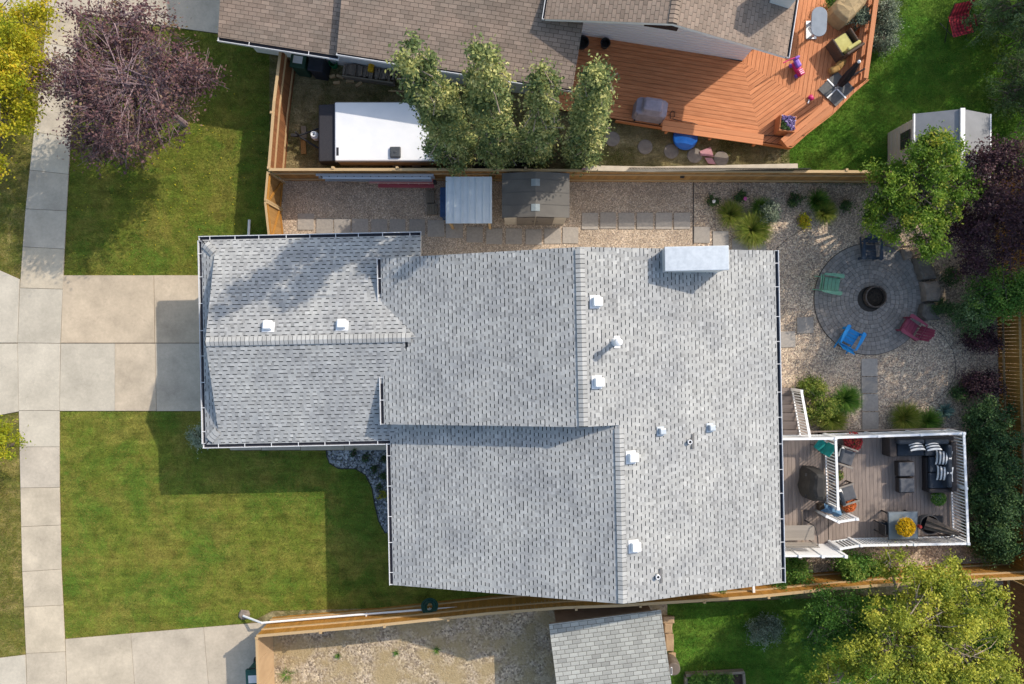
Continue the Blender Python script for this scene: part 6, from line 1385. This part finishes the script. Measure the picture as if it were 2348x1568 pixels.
b = MB(); c = Z(rD, 795, 1217, 1.2); b.box(c, (.16, .05, .10)); b.box(c - Vector((0, .03, 0)), (.12, .02, .07)); one('solar_light', b, m_black, 'small black box lamp mounted on the golden fence', 'lamp', bevel=.01)

# wire lattice standing on the fence
lt = thing('wire_lattice', 'row of thin dark upright bars along the top of the golden fence', 'lattice', P(1620, 415))
la, lb = P(1440, 386.5, 1.84), P(1850, 388, 1.84); nb = 118
for k in range(nb): p = la.lerp(lb, k / (nb - 1)); piece('bar', m_black, lt, Vector((p.x, p.y - .05, 2.0)), (.026, .012, .34))
for z in (1.84, 2.17): bar('wire', m_black, lt, Vector((la.x, la.y - .05, z)), Vector((lb.x, lb.y - .05, z)), .014, .014)

# ================================================================ lower fence fittings
def fpt(x, y, z): return P(x, y, z)
pip = thing('drain_pipe', 'long white drain pipe running along the lower fence', 'pipe', P(600, 1425))
b = MB(); b.tube([P(558, 1412, .12), P(600, 1428, .75), P(800, 1411, .8), P(985, 1397, .8), P(1180, 1386, .8), P(1287, 1376, .8), P(1423, 1371, .8)], .042, 8); b.build('pipe_run', m_vinyl, pip)
for x, y in ((840, 1409), (985, 1397), (1120, 1390), (1250, 1379)): c = P(x, y, .8); piece('bracket', m_vinyl, pip, c, (.04, .11, .11))
c = P(558, 1410, .1); b = MB(); b.lathe([(.2, 0), (.22, .06), (.16, .1), (.001, .11)], (c.x, c.y, 0), 9, wob=.2); one('splash_stone', b, m_rock, 'stone under the low end of the white drain pipe', 'stone')
b = MB()
for k in range(9):
    r_ = .31 - .022 * k + .01 * math.sin(k * 2.1); c = P(985, 1391, .9 + .04 * math.sin(k * 1.7)); pts = [(c.x + r_ * math.cos(a) * (1 + .05 * math.sin(3 * a + k)), c.y - .0 + r_ * .85 * math.sin(a), c.z + .16 * math.sin(a) * -1) for a in [2 * math.pi * q / 22 for q in range(23)]]; b.tube(pts, .026, 6, cap=False)
one('garden_hose', b, M('dark_green_hose', hx('1f4a3f'), hx('183b33'), 8, .5), 'coiled dark green hose hanging on the lower fence', 'hose')
p2_ = thing('downspout_pipe', 'white downspout pieces between roof edge and lower fence', 'pipe', P(1690, 1355)); p0, p1 = P(1656, 1362, .5), P(1722, 1357, .5); bar('horizontal_pipe', m_vinyl, p2_, p0, p1, .1, .08)
p0 = P(1727, 1340, 1.4); p1 = P(1729, 1366, 1.4); bar('cross_pipe', m_vinyl, p2_, p0, p1, .09, .08); piece('upright', m_vinyl, p2_, Vector((p0.x, p0.y + .0, .75)), (.08, .08, 1.3))
# stones and rain barrel by the small shed
for i, (x0, y0, x1, y1, mt, lab) in enumerate(((1350, 1105, 1430, 1150, m_rock, 'brownish stone at the top beside the small shed'), (1360, 1150, 1418, 1218, m_rock, 'tan stone second beside the small shed'), (1368, 1228, 1424, 1345, m_rock, 'long tan stone third beside the small shed'), (1390, 1358, 1440, 1392, m_rock, 'small tan stone above the rain barrel'))):
    boulder(lab, rN, [(x0, y0), (x1, y0), (x1, y1), (x0, y1)], .14, M('sand_stone', hx('b59a78'), hx('a0866a'), 3, .9, .3, 12, .03), 'edging stones beside the small shed', 'edging_stone')
c = Z(rN, 1425, 1465, .85); b = MB(); b.lathe([(.24, 0), (.29, .3), (.29, .6), (.25, .85), (.22, .87), (.001, .88)], (c.x, c.y, 0), 22); t = thing('rain_barrel', 'brown rain barrel beside the small shed', 'barrel', (c.x, c.y, 0)); b.build('drum', M('barrel_brown', hx('756a60'), hx('655b52'), 4, .7), t)
b = MB(); b.box((c.x - .1, c.y - .06, .885), (.06, .3, .02)); b.build('slot', m_vinyl, t); b = MB(); b.box((c.x - .1, c.y - .06, .898), (.03, .25, .006)); b.build('opening', m_black, t)

# ================================================================ things on and beside the red deck
cv = thing('covered_barbecue', 'barbecue under a grey fitted cover on the red deck edge', 'barbecue', Z(rD, 570, 770, DH))
b = MB(); c = Z(rD, 572, 745, DH + .9); base = Z(rD, 560, 790, DH)
prof = [(-.62, .30, 0), (.62, .30, 0), (.62, -.30, 0), (-.62, -.30, 0)]
rg_ = [(0, .62, .34, .0), (.72, .60, .33, 0), (.80, .40, .30, 0), (1.05, .36, .24, 0), (1.12, .30, .12, 0)]
for z, sx, sy, o_ in rg_:
    for (x, y) in ((-1, -.75), (-.8, -1), (.8, -1), (1, -.75), (1, .75), (.8, 1), (-.8, 1), (-1, .75)): q = Matrix.Rotation(NT, 3, 'Z') @ Vector((x * sx, y * sy, 0)); b.v.append((base.x + q.x, base.y + q.y + .05, DH + .01 + z))
for k in range(4):
    for q in range(8): b.f.append((k * 8 + q, k * 8 + (q + 1) % 8, (k + 1) * 8 + (q + 1) % 8, (k + 1) * 8 + q)); b.m.append(0); b.t.append(.5)
b.f.append(tuple(32 + q for q in range(8))); b.m.append(0); b.t.append(.5)
b.build('cover', M('grey_cover', hx('9d94a0'), hx('8b838d'), 4, .8, .3, 10, .04), cv, bevel=.02); 
for s_ in (-1, 1): q = Matrix.Rotation(NT, 3, 'Z') @ Vector((s_ * .5, -.3, 0)); piece('caster', m_black, cv, Vector((base.x + q.x, base.y + q.y, DH + .04)), (.06, .06, .08))
b = MB(); pts = [Z(rD, x, y, DH + .03) for x, y in ((715, 815), (712, 785), (725, 762), (745, 770), (742, 800), (725, 815), (780, 830), (870, 845), (900, 858), (905, 880))]; b.tube(pts, .014, 6); one('cable', b, m_black, 'black cable looped on the red deck by the grey barbecue', 'cable')
b = MB(); b.tube([Z(rD, x, y, DH + .03) for x, y in ((1120, 920), (1250, 935), (1380, 930), (1480, 940), (1580, 915), (1640, 930))], .014, 6); one('cable', b, m_black, 'thin dark cable along the lower red deck edge by the flower box', 'cable')
# oval table
ot_ = thing('oval_table', 'oval grey topped table on the red deck', 'table', Z(rX, 510, 330, DH)); c = Z(rX, 512, 305, 1.25); ang = R(-3); ws, hs_ = .30, .27
out2 = [(ws * math.cos(a), hs_ + ws * math.sin(a)) for a in [math.pi * k / 10 for k in range(11)]] + [(ws * math.cos(a), -hs_ + ws * math.sin(a)) for a in [math.pi + math.pi * k / 10 for k in range(11)]]
b = MB(); b.prism([(c.x + (Matrix.Rotation(ang, 2) @ Vector(p)).x, c.y + (Matrix.Rotation(ang, 2) @ Vector(p)).y) for p in out2], 1.21, 1.25); b.build('table_top', M('slate_top', hx('7c8794'), hx('6f7a87'), 3, .5), ot_, bevel=.012)
for sy in (-1, 1): piece('leg', m_alu, ot_, Vector((c.x, c.y + sy * .28, .86)), (.08, .08, .7))
piece('foot_bar', m_alu, ot_, Vector((c.x, c.y, .53)), (.4, .7, .05))
# tan covered furniture
b = MB(); cpts = [(640, 130), (690, 70), (790, -40), (1000, -140), (1185, 0), (1110, 120), (960, 290), (850, 385), (760, 330), (660, 220)]; t = thing('covered_furniture', 'patio furniture under a crumpled tan cover at the top of the red deck', 'covered furniture', Z(rX, 900, 100, DH))
q = [Z(rX, x, y, DH + .35) for x, y in cpts]; cc = sum(q, Vector()) / len(q)
if sum(q[k].x * q[(k + 1) % len(q)].y - q[(k + 1) % len(q)].x * q[k].y for k in range(len(q))) < 0: q = q[::-1]
n = len(q)
for f, z in ((1.0, DH + .01), (1.02, DH + .3), (.97, DH + .62), (.8, DH + .78), (.4, DH + .82)):
    for p in q: b.v.append((cc.x + (p.x - cc.x) * f, cc.y + (p.y - cc.y) * f, z + random.uniform(-.03, .03) * (z > DH + .1)))
for k in range(4):
    for i in range(n): b.f.append((k * n + i, k * n + (i + 1) % n, (k + 1) * n + (i + 1) % n, (k + 1) * n + i)); b.m.append(0); b.t.append(.5)
b.f.append(tuple(4 * n + i for i in range(n))); b.m.append(0); b.t.append(.5)
b.build('cover', M('tan_cover', hx('ad9772'), hx('9a8563'), 3, .85, .3, 7, .05), t, bevel=.03)
# wicker armchair with yellow cushions
ac = thing('wicker_armchair', 'brown wicker armchair with pale yellow cushions on the red deck', 'armchair', Z(rX, 800, 690, DH), R(33)); m_yel = M('yellow_cushion', hx('c2bb78'), hx('b0a968'), 4, .9, .2, 40)
f = lambda n_, m_, cc, s_, bv=.04, rot=None: cush(n_, ac, m_, root_matrix(ac) @ Vector(cc), s_, R(33), bv, rot=(Matrix.Rotation(R(33), 3, 'Z') @ rot) if rot else None)
f('base', m_wbrown, (0, 0, .17), (.74, .78, .34), .03); f('seat_cushion', m_yel, (-.04, .04, .41), (.58, .62, .14), .05); f('back_cushion', m_yel, (.05, -.30, .62), (.6, .14, .4), .06, Matrix.Rotation(R(-12), 3, 'X'))
f('backrest', m_wbrown, (0, -.42, .42), (.8, .1, .84), .04); f('armrest', m_wbrown, (-.4, 0, .3), (.09, .78, .62), .04); f('armrest', m_wbrown, (.4, 0, .3), (.09, .78, .62), .04)
# tan sacks
for i, (x, y, s_, r_, lab) in enumerate(((735, 985, .24, 20, 'tan cloth sack left of the closed black umbrella'), (825, 905, .26, 50, 'tan cloth sack right below the wicker armchair'))):
    c = Z(rX, x, y, DH + .2); b = MB(); b.box((0, 0, .14), (s_ * 1.7, s_ * 1.1, .28)); o = b.build('cloth_sack', M('tan_sack', hx('a8854f'), hx('8f6f40'), 5, .9, .5, 8, .05), None, bevel=.09, seg=3); o.location = (c.x, c.y, DH); o.rotation_euler = (0, 0, R(r_)); tag(o, lab, 'sack', 'tan sacks')
# umbrella, its base slabs
bs = thing('umbrella_base', 'square umbrella base of four dark grey slabs beyond the red deck', 'umbrella base', Z(rX, 750, 1270, .45)); m_sl = M('charcoal_slab', hx('6a6a68'), hx('5c5c5b'), 5, .8)
cc = Z(rX, 752, 1268, .52); e1 = (Z(rX, 1020, 1235, .52) - Z(rX, 750, 1500, .52)); e1 = Vector((e1.x, e1.y, 0)); e2 = (Z(rX, 490, 1250, .52) - Z(rX, 750, 1500, .52)); e2 = Vector((e2.x, e2.y, 0))
for i in (-1, 1):
    for j in (-1, 1): p = cc + e1 * .25 * i + e2 * .25 * j; piece('slab', m_sl, bs, Vector((p.x, p.y, .52)), (e1.length * .48, e2.length * .48, .06), rz=math.atan2(e1.y, e1.x))
for i in (-1, 1): piece('cross_bar', m_alu, bs, Vector((cc.x, cc.y, .56)), (e1.length, .05, .02), rz=math.atan2(e1.y, e1.x) + (0 if i > 0 else math.pi / 2))
piece('support_block', m_dark, bs, Vector((cc.x, cc.y, .24)), (e1.length * .8, e2.length * .8, .47), rz=math.atan2(e1.y, e1.x))
ub = thing('patio_umbrella', 'closed black umbrella standing on its slab base beside the red deck', 'umbrella', (cc.x, cc.y, .55)); tp = Z(rX, 1078, 878, 2.9); bt = Vector((cc.x, cc.y, .75))
ax = (tp - bt).normalized(); y = ax.cross(Vector((0, 0, 1))).normalized(); z = y.cross(ax); b = MB(); n = 12
for fr, r_ in ((.12, .13), (.3, .16), (.6, .14), (.85, .09), (.97, .04)):
    for q in range(n): rr = r_ * (1.12 if q % 2 else .8); an = 2 * math.pi * q / n; b.v.append(tuple(bt.lerp(tp, fr) + (y * math.cos(an) + z * math.sin(an)) * rr))
for k in range(4):
    for q in range(n): i = k * n + q; j = k * n + (q + 1) % n; b.f.append((i, j, j + n, i + n)); b.m.append(0); b.t.append(.5)
b.f += [tuple(range(n - 1, -1, -1)), tuple(4 * n + q for q in range(n))]; b.m += [0, 0]; b.t += [.5, .5]
b.build('canopy', M('black_canvas', hx('2b2b30'), hx('232328'), 8, .9), ub); b = MB(); b.tube([tuple(Vector((cc.x, cc.y, .55))), tuple(bt), tuple(tp)], .025, 8); b.build('pole', m_alu, ub)
b = MB(); b.lathe([(.001, -.05), (.055, -.02), (.06, .02), (.03, .06), (.001, .07)], tp, 12); b.build('finial', m_vinyl, ub, smooth=True)
a_, c_ = Z(rX, 790, 1190, .9), Z(rX, 1165, 975, 1.6); b = MB(); b.tube([Vector((a_.x, a_.y, .58)), tuple(a_), tuple(c_)], .035, 8); one('grey_post', b, M('brown_grey_post', hx('6b5d56'), hx('5a4d47'), 5, .7), 'brown grey post leaning beside the closed black umbrella', 'post')
# ride-on toy
ty = thing('ride_on_toy', 'pink and purple ride on toy with handle on the red deck', 'toy', Z(rX, 170, 990, DH), R(-62)); m_pink = M('pink_plastic', hx('c8286c'), hx('b0215e'), 5, .45); m_pur = M('purple_plastic', hx('8a5fc0'), hx('7a52b0'), 5, .45)
f = lambda n_, m_, cc, s_, bv=.04, rot=None: cush(n_, ty, m_, root_matrix(ty) @ Vector(cc), s_, R(-62), bv, rot=(Matrix.Rotation(R(-62), 3, 'Z') @ rot) if rot else None)
f('body', m_pink, (.05, 0, .17), (.62, .26, .2), .08); f('seat', m_pur, (-.12, 0, .34), (.34, .22, .16), .07); f('backrest', m_pur, (-.3, 0, .44), (.1, .22, .24), .045); f('tray', m_pink, (.24, 0, .30), (.24, .2, .06), .025)
for k in range(3): f('stripe', m_vinyl, (.16 + k * .07, 0, .338), (.025, .15, .01), .004)
for sx in (-.2, .26):
    for sy in (-1, 1):
        p = root_matrix(ty) @ Vector((sx, sy * .14, .08)); b = MB(); d = Matrix.Rotation(R(-62), 3, 'Z') @ Vector((0, .03, 0)); b.tube([p - d, p + d], .08, 14); b.build('wheel', m_pur, ty)
b = MB(); p0 = root_matrix(ty) @ Vector((-.33, 0, .45)); p1 = Z(rX, 0, 895, DH + .75); b.tube([tuple(p0), tuple((p0 + p1) / 2 + Vector((0, 0, .1))), tuple(p1)], .022, 8); b.build('push_handle', m_pink, ty)
c = Z(rX, 400, 1385, DH + .1); t = thing('small_toy', 'small pink plastic toy on the red deck near the umbrella base', 'toy', (c.x, c.y, DH)); b = MB(); b.lathe([(.02, .0), (.1, .03), (.11, .08), (.06, .13), (.001, .14)], (c.x, c.y, DH), 10, wob=.15); b.build('body', m_pink, t); b = MB(); b.box((c.x - .08, c.y - .14, DH + .03), (.05, .18, .05), R(-20)); b.build('handle', m_vinyl, t, bevel=.015)
# flower box
fb = thing('flower_box', 'square wooden flower box with purple flowers on the red deck corner', 'planter', Z(rE, 95, 880, DH), R(-6)); sz = .62
for sx, sy, l_ in ((0, 1, sz), (0, -1, sz), (1, 0, sz), (-1, 0, sz)): piece('side_board', m_red2, fb, Vector((sx * (sz / 2 - .02), sy * (sz / 2 - .02), .3)), (sz if sy else .04, .04 if sy else sz - .08, .6), world=False)
b = MB(); b.box((0, 0, .5), (sz - .09, sz - .09, .04)); b.build('soil', MATS['soil'], fb, world=False)
n = 420; q = np.stack([RNG.uniform(-.26, .26, n), RNG.uniform(-.26, .26, n), RNG.uniform(.53, .68, n)], 1); k = q[:, 0] + q[:, 1] > -.1
o = bpy.data.objects.new('flowers', leafmesh('flowers', q[k], .065, RNG.normal(.5, .2, k.sum()), leafmat('lilac_petal', [hx('4f3a6b'), hx('7a62a0'), hx('a594c4'), hx('cfc6de')], .2), 1.5, .8)); COL.objects.link(o); o.parent = fb
o = bpy.data.objects.new('foliage', leafmesh('foliage', q[~k], .07, RNG.normal(.5, .2, (~k).sum()), lf_dark)); COL.objects.link(o); o.parent = fb
# blue tub, pink stones, round stepping stones
c = Z(rD, 818, 965, .3); t = thing('sand_tub', 'shiny blue plastic tub half under the red deck bench', 'tub', (c.x, c.y, 0)); b = MB(); b.lathe([(.42, 0), (.47, .2), (.5, .26), (.47, .3), (.40, .29), (.2, .33), (.001, .34)], (c.x, c.y + .12, 0), 28); b.build('lid', M('blue_gloss', hx('1f62b8'), hx('1a57a6'), 4, .2, spec=.6), t, smooth=True)
for i, (x, y, lab) in enumerate(((315, 955, 'first round stepping stone under the aspen'), (540, 1010, 'second round stepping stone from the aspens'), (720, 1040, 'third round stepping stone, touching the blue tub'), (880, 1070, 'fourth round stepping stone beside the pink slab'), (1063, 1090, 'fifth round stepping stone right of the pink slab'))):
    c = Z(rD, x, y, .04); b = MB(); b.lathe([(.29, 0), (.30, .03), (.28, .045), (.001, .045)], (c.x, c.y, .006), 24); one('round_stepping_stone', b, M('round_slab', hx('8a8178'), hx('7a726a'), 6, .9, .3, 30, rnd=.08), lab, 'stepping stone', 'round stepping stones below the red deck')
m_pk = M('pink_slab', hx('c08f95'), hx('b07f86'), 4, .8)
for i, (pts, lab) in enumerate((([(915, 1040), (990, 1010), (1012, 1078), (925, 1070)], 'large pink stone piece among the round stepping stones'), ([(950, 1085), (1000, 1085), (1025, 1130), (975, 1125)], 'smaller pink stone piece by the fence'), ([(105, 1160), (135, 1125), (140, 1150), (115, 1170)], 'pink triangular board at the left end of the pale panels'))):
    q = [Z(rD, x, y, .08 if i < 2 else 1.9) for x, y in pts]; b = MB(); b.prism([(p.x, p.y) for p in q], .05 if i < 2 else 1.88, .09 if i < 2 else 1.92); 
    if i == 2: b.box((sum(p.x for p in q) / 4, sum(p.y for p in q) / 4, .94), (.03, .1, 1.88))
    one('pink_stone' if i < 2 else 'pink_board', b, m_pk, lab, 'stone' if i < 2 else 'board')
# black pots at the white wall
for x, y, r_, lab in ((268, 290, .19, 'small black round pot at the white gable wall'), (108, 285, .26, 'larger black pot at the corner of white wall and brown roof')):
    c = Z(rD, x, y, DH + .35); b = MB(); b.lathe([(r_ * .7, 0), (r_, .3), (r_ * 1.05, .32), (r_ * .85, .32), (r_ * .75, .1), (.001, .1)], (c.x, c.y, DH), 18); one('black_pot', b, m_black, lab, 'pot', 'black pots on the red deck')
# plaid camp chair
pcx = Z(rE, 1322, 175, .45); pch = thing('camp_chair', 'red and black plaid camp chair on the neighbour lawn', 'chair', (pcx.x, pcx.y, 0), R(14)); pch.scale = (1.35, 1.35, 1.2)
m_, n_, b_, o_ = newmat('red_plaid'); tcn = node(n_, 'ShaderNodeTexCoord').outputs['Object']; ck = []
for ax_, rot_ in (('X', 0), ('Y', 0)):
    wv = node(n_, 'ShaderNodeTexWave', bands_direction=ax_); wv.inputs['Scale'].default_value = 3.2; n_.links.new(tcn, wv.inputs[0]); ck.append(mrange(n_, wv.outputs['Fac'], .45, .55, 0, 1))
c1 = mixc(n_, ck[0], hx('d03a48'), hx('8a2630')); c2 = mixc(n_, ck[1], c1, hx('5a1820')); mx = mixc(n_, .5, c1, c2); n_.links.new(mx, b_.inputs['Base Color']); b_.inputs['Roughness'].default_value = .9
plaid = MATS['red_plaid']
b = MB(); n = 6
def sag(i, j): x, y = i / n - .5, j / n - .5; return (x * .62, y * .60, .42 - .12 * (1 - 4 * x * x) * (1 - 4 * y * y))
for i in range(n):
    for j in range(n): b.poly([sag(i, j), sag(i + 1, j), sag(i + 1, j + 1), sag(i, j + 1)])
b.build('seat', plaid, pch, world=False, smooth=True)
b = MB()
for i in range(n):
    for j in range(n):
        g = lambda i, j: ((i / n - .5) * .62, .30 + j / n * .22, .42 + j / n * .42 - .05 * (1 - 4 * (i / n - .5) ** 2)); b.poly([g(i, j), g(i + 1, j), g(i + 1, j + 1), g(i, j + 1)])
b.build('backrest', plaid, pch, world=False, smooth=True)
for s_ in (-1, 1):
    b = MB(); b.tube([(s_ * .32, -.3, 0), (s_ * .32, .3, .5), (s_ * .31, .52, .86)], .012, 6); b.tube([(s_ * .32, .32, 0), (s_ * .32, -.3, .45)], .012, 6); b.build('frame', m_black, pch, world=False); cush('armrest', pch, plaid, root_matrix(pch) @ Vector((s_ * .34, 0, .58)), (.07, .5, .03), R(14), .01)

# ================================================================ tall trees standing just outside the picture, shading patio and deck
for i, (x, y, h, r_, n, lab) in enumerate(((2420, 400, 6.5, 2.0, 9000, 'tall tree beyond the right edge level with the purple tree'), (2455, 600, 6.8, 1.9, 8500, 'tall tree beyond the right edge level with the back fence top'), (2470, 840, 6.2, 1.7, 7000, 'tall tree beyond the right edge level with the deck'), (2560, 330, 8.5, 1.9, 8500, 'tallest tree beyond the right edge near the upper corner'))):
    g = P(x, y); tree('poplar_tree', lab, (g.x, g.y), [(g.x, g.y, h, r_, r_, 1.8), (g.x + .6, g.y + .8, h - 1.5, r_ * .8, r_ * .8, 1.2), (g.x - .3, g.y - .8, h + 1.2, r_ * .7, r_ * .7, 1.2)], n, .13, lf_dark, m_bark, .15, 130, .38, group='tall trees beyond the back fence', shell=.45)
